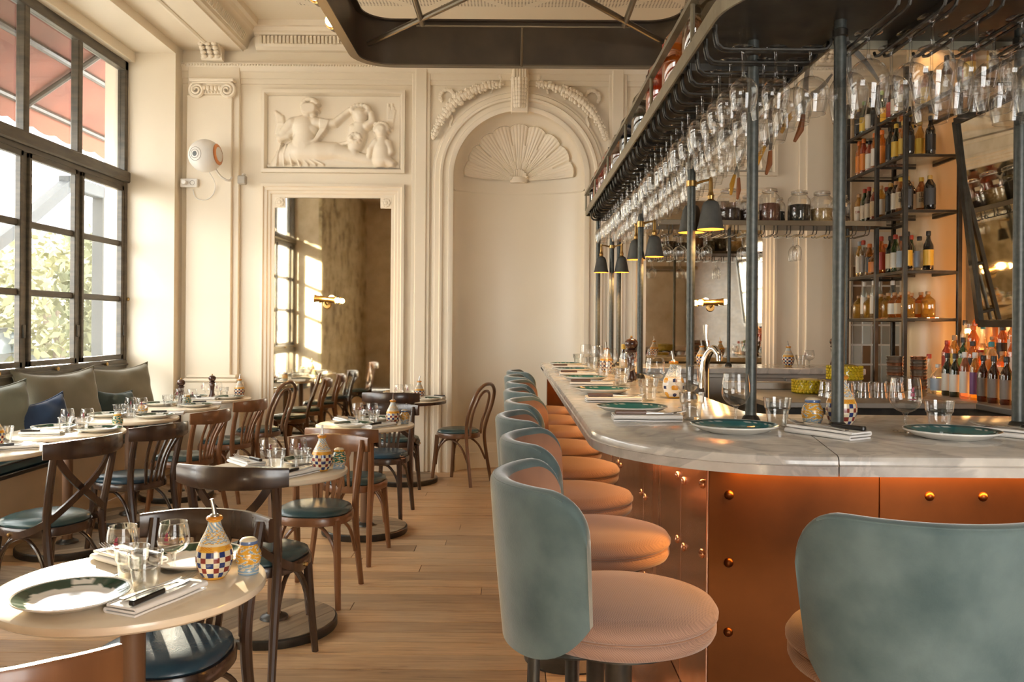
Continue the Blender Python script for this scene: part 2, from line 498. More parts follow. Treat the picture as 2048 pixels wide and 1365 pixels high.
class MB:
    def __init__(s):
        s.v, s.f, s.c = [], [], []

    def face(s, *idx):
        s.f.append(tuple(idx))

    def box(s, x0, x1, y0, y1, z0, z1):
        b = len(s.v)
        s.v += [(x0, y0, z0), (x1, y0, z0), (x1, y1, z0), (x0, y1, z0), (x0, y0, z1), (x1, y0, z1), (x1, y1, z1), (x0, y1, z1)]
        for q in ((0, 3, 2, 1), (4, 5, 6, 7), (0, 1, 5, 4), (1, 2, 6, 5), (2, 3, 7, 6), (3, 0, 4, 7)):
            s.f.append(tuple(b + i for i in q))
        return s

    def cbox(s, x0, x1, y0, y1, z0, z1, c=0.004):
        """box with chamfered edges"""
        bm = bmesh.new()
        r = bmesh.ops.create_cube(bm, size=1.0)
        for v in bm.verts:
            v.co = Vector(((x0 + x1) / 2 + v.co.x * (x1 - x0), (y0 + y1) / 2 + v.co.y * (y1 - y0), (z0 + z1) / 2 + v.co.z * (z1 - z0)))
        bmesh.ops.bevel(bm, geom=bm.edges[:], offset=c, segments=1, affect='EDGES', profile=0.5)
        b = len(s.v)
        for i, v in enumerate(bm.verts):
            v.index = i
        s.v += [tuple(v.co) for v in bm.verts]
        s.f += [tuple(b + v.index for v in f.verts) for f in bm.faces]
        bm.free()
        return s

    def lathe(s, prof, n=24, c=(0, 0, 0), axis='Z', arc=None, sx=1.0, sy=1.0):
        """revolve (r, z) points; r = 0 ends become poles"""
        base = []
        full = arc is None
        a0, a1 = (0, 2 * PI) if full else arc
        m = n if full else n + 1
        for r, z in prof:
            if r < 1e-6:
                base.append((len(s.v), 1))
                s.v.append(s._ax(0, 0, z, c, axis))
            else:
                base.append((len(s.v), m))
                for i in range(m):
                    a = a0 + (a1 - a0) * i / n
                    s.v.append(s._ax(r * math.cos(a) * sx, r * math.sin(a) * sy, z, c, axis))
        for k in range(len(prof) - 1):
            (b0, n0), (b1, n1) = base[k], base[k + 1]
            for i in range(n):
                j = (i + 1) % m
                if n0 == 1 and n1 == 1:
                    continue
                if n0 == 1:
                    s.f.append((b0, b1 + i, b1 + j)[::-1])
                elif n1 == 1:
                    s.f.append((b0 + i, b0 + j, b1))
                else:
                    s.f.append((b0 + i, b0 + j, b1 + j, b1 + i))
        return s

    def _ax(s, x, y, z, c, axis):
        if axis == 'Z':
            p = (x, y, z)
        elif axis == 'Y':
            p = (x, z, -y)
        else:
            p = (z, x, y)
        return (p[0] + c[0], p[1] + c[1], p[2] + c[2])

    def tube(s, pts, r=0.01, n=8, closed=False, cap=True):
        P = [Vector(p) for p in pts]
        m = len(P)
        rr = r if isinstance(r, (list, tuple)) else [r] * m
        if len(rr) != m:
            rr = [np.interp(i / (m - 1), np.linspace(0, 1, len(rr)), rr) for i in range(m)]
        T = []
        for i in range(m):
            if closed:
                t = P[(i + 1) % m] - P[i - 1]
            else:
                t = P[min(i + 1, m - 1)] - P[max(i - 1, 0)]
            T.append(t.normalized() if t.length > 1e-9 else Vector((0, 0, 1)))
        up = Vector((0, 0, 1)) if abs(T[0].z) < 0.9 else Vector((1, 0, 0))
        N = (up - T[0] * up.dot(T[0])).normalized()
        b = len(s.v)
        for i in range(m):
            N = (N - T[i] * N.dot(T[i]))
            N = N.normalized() if N.length > 1e-6 else T[i].orthogonal().normalized()
            B = T[i].cross(N)
            for k in range(n):
                a = 2 * PI * k / n
                s.v.append(tuple(P[i] + (N * math.cos(a) + B * math.sin(a)) * rr[i]))
        for i in range(m if closed else m - 1):
            i2 = (i + 1) % m
            for k in range(n):
                k2 = (k + 1) % n
                s.f.append((b + i * n + k, b + i * n + k2, b + i2 * n + k2, b + i2 * n + k))
        if cap and not closed:
            s.f.append(tuple(b + k for k in range(n))[::-1])
            s.f.append(tuple(b + (m - 1) * n + k for k in range(n)))
        return s

    def sweep(s, pts, sec, up=(0, 0, 1), closed=False, cap=True, scale=None):
        """sweep a 2D section (side, up) along a path"""
        P = [Vector(p) for p in pts]
        m, n = len(P), len(sec)
        U0 = Vector(up)
        b = len(s.v)
        for i in range(m):
            if closed:
                t = P[(i + 1) % m] - P[i - 1]
            else:
                t = P[min(i + 1, m - 1)] - P[max(i - 1, 0)]
            t.normalize()
            S = t.cross(U0).normalized()
            U = S.cross(t)
            k = 1.0 if scale is None else np.interp(i / (m - 1), np.linspace(0, 1, len(scale)), scale)
            for (a, c) in sec:
                s.v.append(tuple(P[i] + S * a * k + U * c * k))
        for i in range(m if closed else m - 1):
            i2 = (i + 1) % m
            for k in range(n):
                k2 = (k + 1) % n
                s.f.append((b + i * n + k, b + i2 * n + k, b + i2 * n + k2, b + i * n + k2))
        if cap and not closed:
            s.f.append(tuple(b + k for k in range(n)))
            s.f.append(tuple(b + (m - 1) * n + k for k in range(n))[::-1])
        return s

    def prism(s, poly, z0, z1, axis='Z'):
        """extrude a 2D polygon"""
        n = len(poly)
        b = len(s.v)
        for z in (z0, z1):
            for x, y in poly:
                s.v.append((x, y, z) if axis == 'Z' else (x, z, y) if axis == 'Y' else (z, x, y))
        fl = axis == 'Y'
        bot, top = tuple(b + i for i in range(n))[::-1], tuple(b + n + i for i in range(n))
        s.f += [bot, top] if not fl else [bot[::-1], top[::-1]]
        for i in range(n):
            j = (i + 1) % n
            q = (b + i, b + j, b + n + j, b + n + i)
            s.f.append(q if not fl else q[::-1])
        return s

    def grid(s, P, nu, nv, wrap=False):
        """P: list of nu*nv points row by row (u outer)"""
        b = len(s.v)
        s.v += [tuple(p) for p in P]
        for i in range(nu - 1):
            for j in range(nv if wrap else nv - 1):
                j2 = (j + 1) % nv
                s.f.append((b + i * nv + j, b + (i + 1) * nv + j, b + (i + 1) * nv + j2, b + i * nv + j2))
        return s

    def ball(s, c, r, n=10, m=6, sx=1, sy=1, sz=1):
        prof = [(r * math.sin(PI * k / m), -r * math.cos(PI * k / m) * sz) for k in range(m + 1)]
        prof[0] = (0, prof[0][1])
        prof[-1] = (0, prof[-1][1])
        return s.lathe(prof, n, c, sx=sx, sy=sy)

    def xf(s, mat, start=0):
        s.v[start:] = [tuple(mat @ Vector(p)) for p in s.v[start:]]
        return s

    def mesh(s, name='mesh', angle=35, flat=False, colf=None):
        me = bpy.data.meshes.new(name)
        me.from_pydata(s.v, [], s.f)
        if colf is not None:
            ca = me.color_attributes.new('Col', 'FLOAT_COLOR', 'CORNER')
            buf = np.ones((len(me.loops), 4), np.float32)
            vi = np.empty(len(me.loops), np.int32)
            me.loops.foreach_get('vertex_index', vi)
            if colf[0] == 'face':
                k = 0
                for p in me.polygons:
                    c = colf[1](p.center)
                    for _ in range(p.loop_total):
                        buf[k, :3] = c
                        k += 1
            else:
                vc = np.array([colf[1](Vector(p)) for p in s.v], np.float32)
                buf[:, :3] = vc[vi]
            ca.data.foreach_set('color', buf.ravel())
        if not flat:
            me.polygons.foreach_set('use_smooth', [True] * len(me.polygons))
            me.set_sharp_from_angle(angle=R(angle))
        me.update()
        return me


COL = sc.collection


def obj(name, mb, mat, parent=None, loc=None, rz=None, angle=35, flat=False, kind=None):
    me = mb.mesh(name, angle, flat) if isinstance(mb, MB) else mb
    if not me.materials:
        me.materials.append(M[mat] if isinstance(mat, str) else mat)
    o = bpy.data.objects.new(name, me)
    COL.objects.link(o)
    if parent is not None:
        o.parent = parent
    if loc is not None:
        o.location = loc
    if rz is not None:
        o.rotation_euler = (0, 0, rz) if not isinstance(rz, tuple) else rz
    if kind:
        o['kind'] = kind
    return o


def struct(name, mb, mat, parent=None, **kw):
    o = obj(name, mb, mat, parent, **kw)
    if parent is None:
        o['kind'] = 'structure'
    return o


def tag(o, label, cat, group=None, kind=None):
    if o.get('label') is not None or True:
        o['label'] = label
    o['category'] = cat
    if group:
        o['group'] = group
    if kind:
        o['kind'] = kind
    return o


def thing(name, label=None, cat=None, loc=(0, 0, 0), rz=0.0, group=None):
    o = bpy.data.objects.new(name, None)
    o.empty_display_size = 0.05
    COL.objects.link(o)
    o.location = loc
    o.rotation_euler = (0, 0, rz) if not isinstance(rz, tuple) else rz
    if label:
        tag(o, label, cat, group)
    return o


def kids(o):
    return KIDS.get(o, None) or [c for c in bpy.data.objects if c.parent == o]


KIDS = {}


def tree(o):
    """cache (object, children) so that copies need no scan"""
    return (o, [tree(c) for c in o.children])


def copy_tree(t, parent=None):
    c = t[0].copy()
    COL.objects.link(c)
    if parent is not None:
        c.parent = parent
    for k in t[1]:
        copy_tree(k, c)
    return c


class Proto:
    """first use places the model itself, later uses place copies"""
    def __init__(s, root):
        s.root, s.used, s.t = root, False, None

    def put(s, loc, rz=0.0, label=None, group=None, cat=None, scale=None):
        if s.t is None:
            bpy.context.view_layer.update()
            s.t = tree(s.root)
        o = s.root if not s.used else copy_tree(s.t)
        s.used = True
        o.location = loc
        o.rotation_euler = (0, 0, rz) if not isinstance(rz, tuple) else rz
        if scale:
            o.scale = (scale, scale, scale)
        if label:
            o['label'] = label
        if cat:
            o['category'] = cat
        if group:
            o['group'] = group
        return o


ORD = ['first', 'second', 'third', 'fourth', 'fifth', 'sixth', 'seventh', 'eighth', 'ninth', 'tenth', 'eleventh', 'twelfth',
       'thirteenth', 'fourteenth', 'fifteenth', 'sixteenth', 'seventeenth', 'eighteenth', 'nineteenth', 'twentieth',
       'twenty-first', 'twenty-second', 'twenty-third', 'twenty-fourth', 'twenty-fifth', 'twenty-sixth', 'twenty-seventh', 'twenty-eighth', 'twenty-ninth',
       'thirtieth', 'thirty-first', 'thirty-second', 'thirty-third', 'thirty-fourth', 'thirty-fifth', 'thirty-sixth', 'thirty-seventh', 'thirty-eighth', 'thirty-ninth', 'fortieth']

# ================================================================== the room
YB = 8.14          # back wall
XL = -3.22         # street-side wall face
XW = -3.70         # window plane in its recess
XR = 3.78          # wall behind the back bar
ZC = 4.30          # ceiling
XC = 0.044         # axis of the niche
NR, NS, ND = 0.635, 2.86, 0.30   # niche radius, spring height, depth

# ---- floor: base board, planks one by one where they can be told apart, the far ones in one piece
fb = MB().box(XL - 0.6, XR + 0.2, -2.2, YB + 0.5, -0.06, -0.012)
floor = struct('floor', fb, pm('dark_floor_gap', (0.05, 0.028, 0.014), 0.8))
row_w = 0.138
y = -0.3
far = MB()
pcache = {}
while y < YB + 0.3:
    x = XL - rnd.uniform(0.0, 1.2)
    w_ = row_w * rnd.choice([0.9, 1.0, 1.0, 1.12])
    while x < 0.62:
        ln = round(rnd.uniform(1.1, 2.8), 1)
        x0, x1 = max(x, XL), min(x + ln, 0.62)
        if x1 - x0 > 0.06:
            dz = rnd.uniform(-0.0012, 0.0012)
            if 1.5 < y < 5.6:
                bm_ = MB().cbox(-(x1 - x0) / 2 + 0.0016, (x1 - x0) / 2 - 0.0016, -w_ / 2 + 0.0015, w_ / 2 - 0.0015, -0.013, 0.0, 0.0016)
                obj('plank', bm_, 'plank', floor, loc=((x0 + x1) / 2, y + w_ / 2, dz), flat=True)
            else:
                far.box(x0 + 0.001, x1 - 0.001, y + 0.001, y + w_ - 0.001, -0.013, dz)
        x += ln
    y += w_
obj('far_planks', far, 'plank', floor, flat=True, kind='stuff')
fl2 = MB().box(0.62, XR, -2.2, YB, -0.012, 0.0)
obj('bar_floor', fl2, pm('dark_tile', (0.10, 0.085, 0.07), 0.5), floor, flat=True)

# ---- back wall with the arched niche cut out
wb = MB()
wb.box(XL, XC - NR, YB, YB + 0.02, 0, ZC)
wb.box(XC + NR, XR, YB, YB + 0.02, 0, ZC)
na = 48
arch = [(XC + NR * math.cos(PI - PI * i / na), NS + NR * math.sin(PI * i / na)) for i in range(na + 1)]
for i in range(na):
    (xa, za), (xb, zb) = arch[i], arch[i + 1]
    b = len(wb.v)
    wb.v += [(xa, YB, za), (xb, YB, zb), (xb, YB, ZC), (xa, YB, ZC)]
    wb.f.append((b, b + 1, b + 2, b + 3))
struct('wall_back', wb, 'paint', flat=True)

# niche: half-oval recess with a quarter dome and the fluted shell
nm = MB()
nu = 48
pts = []
for z in (0.0, 0.8, 1.6, 2.4, NS):
    for j in range(nu + 1):
        a = PI * j / nu
        pts.append((XC - NR * math.cos(a), YB + ND * math.sin(a), z))
nm.grid(pts, 5, nu + 1)
nr_ = 24
pts = []
for i in range(nr_ + 1):
    t = (PI / 2) * i / nr_
    for j in range(nu + 1):
        a = PI * j / nu
        rr = math.cos(t)
        pts.append((XC - NR * math.cos(a) * rr, YB + ND * math.sin(a) * rr, NS + NR * math.sin(t)))
nm.grid(pts, nr_ + 1, nu + 1)
niche = struct('wall_niche', nm, 'paint', angle=60)
wo_ = MB().box(XL - 0.65, XR + 0.35, YB + 0.50, YB + 0.55, -0.06, ZC + 0.12)
wo_.box(XL - 0.70, XL - 0.60, 8.03, YB + 0.55, -0.06, ZC + 0.12)
wo_.box(XR + 0.05, XR + 0.35, YB - 0.1, YB + 0.55, -0.06, ZC + 0.12)
struct('light_leak_shield', wo_, 'paint', flat=True)  # unseen box added to block daylight leaking round the niche edge
nb = MB()
for (z0, z1, p) in ((0, 0.165, 0.030), (0.165, 0.25, 0.018), (2.735, 2.75, 0.008)):
    pts = []
    for rr, z in ((NR, z0), (NR - p, z0), (NR - p, z1 - 0.01), (NR - p * 0.4, z1), (NR, z1)):
        for j in range(nu + 1):
            a = PI * j / nu
            k = rr / NR
            pts.append((XC - rr * math.cos(a), YB + ND * k * math.sin(a), z))
    nb.grid(pts, 5, nu + 1)
obj('baseboard', nb, 'paint', niche)

# scallop shell fan
sh = MB()
NA, NRR = 260, 30
pts = []
RS = 0.555
for i in range(NRR + 1):
    t = i / NRR
    for j in range(NA + 1):
        a = PI * (0.012 + 0.976 * j / NA)
        lobe = abs(math.sin(a * 9.0 + 0.0))
        rmax = RS * (0.955 + 0.045 * lobe ** 0.5)
        r = 0.075 + (rmax - 0.075) * t
        x, z = -r * math.cos(a), r * math.sin(a) * 0.985
        rr = min(0.995, math.hypot(x, z) / NR)
        dep = ND * math.sqrt(1 - rr * rr)
        grow = 0.25 + 0.75 * t
        h = 0.012 + grow * (0.030 * lobe ** 0.55 + 0.010 * abs(math.sin(a * 45))) + (0.014 if t > 0.94 else 0)
        h *= 1.0 if 0 < i < NRR else 0.0
        wheat = 0.020 * max(0.0, math.cos(a * 18)) ** 8 * (1 if 0.28 < t < 0.62 else 0) * (0.5 + 0.5 * abs(math.sin(t * 60)))
        pts.append((XC + x, YB + dep - h - wheat, NS + 0.01 + z))
sh.grid(pts, NRR + 1, NA + 1)
shell = obj('scallop_shell', sh, 'stucco', angle=50)
tag(shell, 'cream stucco scallop shell fan filling the head of the arched niche', 'shell')
hb = MB()                       # the gathered foot of the shell and the ribbon lip under it
for j in range(11):
    a = PI * (j + 0.5) / 11
    hb.tube([(XC - 0.07 * math.cos(a), YB + ND * 0.93, NS + 0.012 + 0.035 * math.sin(a)), (XC - 0.105 * math.cos(a) * 0.8, YB + ND * 0.86, NS + 0.02 + 0.11 * math.sin(a))], [0.012, 0.018], 6)
hb.lathe([(0.0, -0.01), (0.085, -0.008), (0.092, 0.02), (0.075, 0.05), (0.0, 0.06)], 16, (XC, YB + ND * 0.93, NS), sy=0.5)
obj('shell_foot', hb, 'stucco', shell)


# ---- mouldings
def offset_ring(path, prof, closed=False):
    """path: (x, z, nx, nz) in the wall plane; prof: (offset along normal, height out of the wall)"""
    m = MB()
    P = []
    for (d, h) in prof:
        for (x, z, nx, nz) in path:
            P.append((x + nx * d, YB - h, z + nz * d))
    return m.grid(P, len(prof), len(path), wrap=closed)


def arch_path(r, z_low, n=48):
    p = [(XC - r, z_low, -1, 0), (XC - r, NS, -1, 0)]
    p += [(XC + r * math.cos(PI - PI * i / n), NS + r * math.sin(PI * i / n), math.cos(PI - PI * i / n), math.sin(PI * i / n)) for i in range(1, n)]
    return p + [(XC + r, NS, 1, 0), (XC + r, z_low, 1, 0)]


def rect_path(x0, x1, z0, z1):
    k = 1.0
    return [(x0, z0, k, k), (x1, z0, -k, k), (x1, z1, -k, -k), (x0, z1, k, -k)]


arch_prof = [(0.0, 0.0), (0.0, 0.035), (0.03, 0.045), (0.045, 0.045), (0.05, 0.03), (0.095, 0.03), (0.105, 0.05), (0.125, 0.055), (0.135, 0.035),
             (0.175, 0.035), (0.185, 0.02), (0.203, 0.02), (0.208, 0.0)]
struct('trim_1', offset_ring(arch_path(NR, 0.0), arch_prof), 'paint', angle=25)

pan_prof = [(0.0, 0.0), (0.0, 0.05), (0.02, 0.055), (0.032, 0.04), (0.045, 0.04), (0.055, 0.02), (0.075, 0.012), (0.085, 0.0)]


def rect_frame(x0, x1, z0, z1, prof):
    return offset_ring(rect_path(x0, x1, z0, z1), prof, True)


tn = 2
SIDES = ((-1, 'left'), (1, 'right'))
for sgn, sd in SIDES:
    def X(d):
        return XC + sgn * d
    x_in, x_out = sorted((X(1.105), X(2.49)))
    # mirror surround: stepped frame running down to the skirting
    f1 = rect_frame(x_in, x_out, 0.20, 2.775, [(0.0, 0.0), (0.0, 0.05), (0.025, 0.058), (0.035, 0.044), (0.06, 0.044), (0.068, 0.03), (0.09, 0.03), (0.10, 0.018), (0.128, 0.018), (0.134, 0.004)])
    struct('trim_%d' % tn, f1, 'paint', angle=25)
    tn += 1
    # relief surround
    f2 = rect_frame(x_in, x_out, 2.885, 3.685, [(0.0, 0.0), (0.0, 0.052), (0.03, 0.056), (0.036, 0.05), (0.048, 0.012), (0.055, 0.0)])
    struct('trim_%d' % tn, f2, 'paint', angle=25)
    tn += 1
    # slim pilaster between panel and arch, with two flutes
    for (d0, d1, hh) in ((0.862, 1.04, 0.03), (0.895, 1.005, 0.045)):
        xa, xb = sorted((X(d0), X(d1)))
        struct('trim_%d' % tn, MB().cbox(xa, xb, YB - hh, YB + 0.002, 0.0, 3.93, 0.006), 'paint', flat=True)
        tn += 1
    # broad corner pilaster
    p_in, p_out = 2.70, 3.20
    xa, xb = sorted((X(p_in), X(p_out)))
    struct('trim_%d' % tn, MB().cbox(xa, xb, YB - 0.045, YB + 0.002, 0.86, 3.93, 0.006), 'paint', flat=True)
    tn += 1
    xa, xb = sorted((X(p_in + 0.06), X(p_out)))
    struct('trim_%d' % tn, MB().cbox(xa, xb, YB - 0.075, YB - 0.04, 0.86, 3.62, 0.008), 'paint', flat=True)
    tn += 1
    xa, xb = sorted((X(p_in - 0.05), X(p_out + 0.02)))
    mbp = MB().cbox(xa, xb, YB - 0.115, YB + 0.002, 0.0, 0.86, 0.008)
    mbp.cbox(xa + 0.02, xb - 0.02, YB - 0.13, YB - 0.10, 0.86, 0.895, 0.012)
    mbp.cbox(xa + 0.04, xb - 0.04, YB - 0.11, YB - 0.05, 0.895, 0.93, 0.012)
    struct('trim_%d' % tn, mbp, 'paint', flat=True)
    tn += 1
    # skirting under the mirror
    mbp = MB().cbox(x_in - 0.03, x_out + 0.03, YB - 0.035, YB, 0.0, 0.20, 0.006)
    struct('baseboard_%s' % sd, mbp, 'paint', flat=True)
    # mirror glass
    xa, xb = sorted((X(1.235), X(2.362)))
    wm = thing('wall_mirror', 'tall foxed wall mirror in a cream moulded frame %s of the arched niche' % sd, 'mirror', (0, 0, 0))
    obj('mirror_glass', MB().box(xa, xb, YB - 0.012, YB - 0.004, 0.33, 2.64), 'mirror', wm, flat=True)
    for q in (xa + 0.05, xb - 0.05):
        ro = MB()
        for k in range(8):
            a = 2 * PI * k / 8
            ro.ball((q + 0.028 * math.cos(a), YB - 0.022, 2.60 + 0.028 * math.sin(a)), 0.018, 8, 5, sy=0.6)
        ro.ball((q, YB - 0.028, 2.60), 0.02, 8, 5, sy=0.6)
        ro.cbox(q - 0.055, q + 0.055, YB - 0.02, YB - 0.012, 2.545, 2.655, 0.004)
        obj('corner_rosette', ro, 'stucco', wm)

# architrave, frieze and cornice along the back wall
mb = MB()
sec = [(3.74, 0.0), (3.745, 0.014), (3.79, 0.016), (3.795, 0.024), (3.85, 0.026), (3.86, 0.036), (3.885, 0.04), (3.905, 0.052), (3.935, 0.056), (3.94, 0.0)]
mb.grid([(x, YB - h, z) for (z, h) in sec for x in (XL, XR)], len(sec), 2)
struct('trim_%d' % tn, mb, 'paint', angle=25)
tn += 1
bead = MB()
xx = XL + 0.02
while xx < XR - 0.4:
    bead.ball((xx, YB - 0.056, 3.915), 0.011, 6, 4)
    xx += 0.028
bo = struct('trim_%d' % tn, bead, 'paint')
tn += 1
mb = MB()
sec = [(4.055, 0.0), (4.06, 0.05), (4.075, 0.06), (4.085, 0.075), (4.10, 0.08), (4.18, 0.085), (4.19, 0.115), (4.205, 0.125), (4.215, 0.15), (4.245, 0.17), (4.25, 0.20), (4.30, 0.21)]
mb.grid([(x, YB - h, z) for (z, h) in sec for x in (-2.50, XR)], len(sec), 2)
struct('trim_%d' % tn, mb, 'paint', angle=25)
tn += 1
dent = MB()
xx = -2.45
while xx < 1.2:
    dent.box(xx, xx + 0.024, YB - 0.115, YB - 0.08, 4.11, 4.178)
    xx += 0.037
dn = struct('trim_%d' % tn, dent, 'paint', flat=True)
tn += 1

# dropped strip of ceiling along the windows and the cornice that borders it
struct('ceiling_strip', MB().box(XL - 0.02, -2.66, -2.1, YB, 4.065, 4.12), 'paint', flat=True)
mb = MB()
sec = [(-2.95, 4.066), (-2.95, 4.058), (-2.92, 4.05), (-2.90, 4.058), (-2.90, 4.064), (-2.66, 4.064), (-2.64, 4.06), (-2.63, 4.075), (-2.60, 4.085), (-2.595, 4.10), (-2.56, 4.18), (-2.55, 4.19), (-2.53, 4.205), (-2.50, 4.215), (-2.48, 4.245), (-2.44, 4.25), (-2.43, 4.30)]
mb.grid([(x, yy, z) for (x, z) in sec for yy in (-2.1, YB)], len(sec), 2)
struct('trim_%d' % tn, mb, 'paint', angle=25)
tn += 1
dent = MB()
yy = 3.4
while yy < YB - 0.2:
    b0 = len(dent.v)
    dent.box(-0.012, 0.03, yy, yy + 0.024, -0.034, 0.034)
    dent.xf(Matrix.Translation((-2.578, 0, 4.142)) @ Matrix.Rotation(R(24), 4, 'Y'), b0)
    yy += 0.037
struct('trim_%d' % tn, dent, 'paint', flat=True)
tn += 1

struct('ceiling', MB().box(-2.66, XR, -2.1, YB, ZC, ZC + 0.05), 'ceil', flat=True)
struct('ceiling_board', MB().box(-1.95, 3.2, 0.3, 7.55, ZC - 0.014, ZC - 0.002), 'perf', flat=True)
struct('ceiling_top', MB().box(XL - 0.6, XR + 0.3, -2.3, YB + 0.6, ZC + 0.08, ZC + 0.12), 'ceil', flat=True)

# ---- corbel and ionic capital on the corner pilasters
for sgn, sd in SIDES:
    cx = XC + sgn * 2.945
    cap = thing('pilaster_capital', 'cream ionic capital with scrolls on the %s corner pilaster' % sd, 'capital', (cx, YB - 0.045, 3.62))
    ab = MB().cbox(-0.215, 0.215, -0.09, 0.02, 0.115, 0.145, 0.008)
    ab.cbox(-0.19, 0.19, -0.075, 0.02, 0.095, 0.118, 0.006)
    obj('abacus', ab, 'stucco', cap, flat=True)
    for s2 in (-1, 1):
        sp = []
        for k in range(44):
            a = k * 0.34
            r_ = 0.075 * (1 - k / 50.0)
            sp.append((s2 * (0.145 + r_ * math.sin(a)), -0.055 - 0.0006 * k, 0.035 + r_ * math.cos(a)))
        vm = MB().tube(sp, [0.019, 0.009], 6)
        vm.lathe([(0, -0.02), (0.07, -0.02), (0.074, 0.035), (0, 0.035)], 20, (s2 * 0.145, -0.02, 0.035), axis='Y')
        obj('volute', vm, 'stucco', cap)
    eg = MB()
    for k in range(5):
        eg.ball((-0.075 + 0.0375 * k, -0.06, 0.055), 0.019, 8, 6, sz=1.4)
    for k in range(7):
        eg.ball((-0.09 + 0.03 * k, -0.055, 0.015), 0.012, 8, 5)
    eg.cbox(-0.14, 0.14, -0.05, 0.02, 0.0, 0.10, 0.006)
    obj('egg_band', eg, 'stucco', cap)
    cb_ = thing('cornice_bracket', 'cream carved scroll bracket above the %s corner pilaster' % sd, 'bracket', (cx, YB - 0.05, 3.94))
    pr = [(0.0, 0.0), (-0.06, 0.0), (-0.085, 0.02), (-0.08, 0.05), (-0.10, 0.08), (-0.15, 0.12), (-0.21, 0.135), (-0.235, 0.16), (-0.225, 0.195), (0.0, 0.195)]
    bk = MB().prism([(a, b) for a, b in pr], -0.10, 0.10, axis='X')
    obj('bracket_body', bk, 'stucco', cb_)
    lf = MB()
    for s2 in (-1, 0, 1):
        for k in range(5):
            t = k / 4
            lf.ball((s2 * 0.062, -0.085 - 0.13 * t, 0.03 + 0.12 * t), 0.030, 8, 5, sz=0.7)
    obj('acanthus_leaf', lf, 'stucco', cb_)
    obj('bracket_top', MB().cbox(-0.13, 0.13, -0.25, 0.0, 0.195, 0.215, 0.006), 'stucco', cb_, flat=True)

# ---- garland, bows and keystone over the arch
gar = thing('arch_garland', 'cream stucco garland of roses and leaves over the niche arch', 'garland', (0, 0, 0))
for s2 in (-1, 1):
    g = MB()
    n = 26
    for k in range(n):
        a = R(78) - (R(78) - R(24)) * k / (n - 1)
        ra = 0.905 + 0.035 * math.sin(PI * k / (n - 1))
        big = 0.056 * (1.0 - 0.45 * abs(k - n * 0.45) / n * 2)
        cx_, cz_ = XC + s2 * ra * math.cos(a), NS + ra * math.sin(a)
        g.ball((cx_, YB - 0.055, cz_), big * 0.8, 9, 6, sy=0.9)
        for q in range(5):
            b_ = rnd.uniform(0, 2 * PI)
            g.ball((cx_ + big * 0.85 * math.cos(b_), YB - 0.06, cz_ + big * 0.85 * math.sin(b_)), big * 0.42, 7, 5, sy=1.1)
    obj('garland_swag', g, 'stucco', gar)


def bow(cx_, cz_, r, tail, flip=1):
    b_ = MB()
    for k in range(15):
        a = R(-35) + R(250) * k / 14
        b_.ball((cx_ + flip * r * math.cos(a), YB - 0.022, cz_ + r * math.sin(a)), r * 0.30 * (0.8 + 0.3 * abs(math.sin(k * 1.9))), 8, 5, sy=0.6)
    if tail:
        p = [(cx_ + flip * (0.02 * math.sin(t * 9) - 0.10 * t * 0.6), YB - 0.018, cz_ - r - 0.24 * t) for t in np.linspace(0, 1, 9)]
        b_.tube(p, [0.014, 0.022, 0.012, 0.02, 0.008], 6)
    return b_


for s2 in (-1, 1):
    obj('ribbon_bow', bow(XC + s2 * 0.70, 3.63, 0.068, True, s2), 'stucco', gar)
    obj('ribbon_bow', bow(XC + s2 * 0.48, 3.65, 0.05, False, s2), 'stucco', gar)
    obj('rosette', bow(XC + s2 * 0.31, 3.70, 0.042, False, s2), 'stucco', gar)
    obj('ribbon_bow', bow(XC + s2 * 0.13, 3.84, 0.062, False, s2), 'stucco', gar)
ks = MB()
for row in range(8):
    for c_ in range(-2, 3):
        zz = 3.79 - row * 0.036
        ks.ball((XC + c_ * 0.030 * (1 - row * 0.045), YB - 0.097 + 0.010 * abs(c_), zz), 0.024, 8, 5, sz=1.3)
ks.cbox(XC - 0.085, XC + 0.085, YB - 0.085, YB, 3.47, 3.80, 0.01)
ks.cbox(XC - 0.075, XC + 0.075, YB - 0.10, YB, 3.80, 3.90, 0.02)
for c_ in range(-2, 3):
    ks.tube([(XC + c_ * 0.026, YB - 0.105, 3.80), (XC + c_ * 0.026, YB - 0.105, 3.90)], 0.012, 6)
obj('keystone', ks, 'stucco', gar)


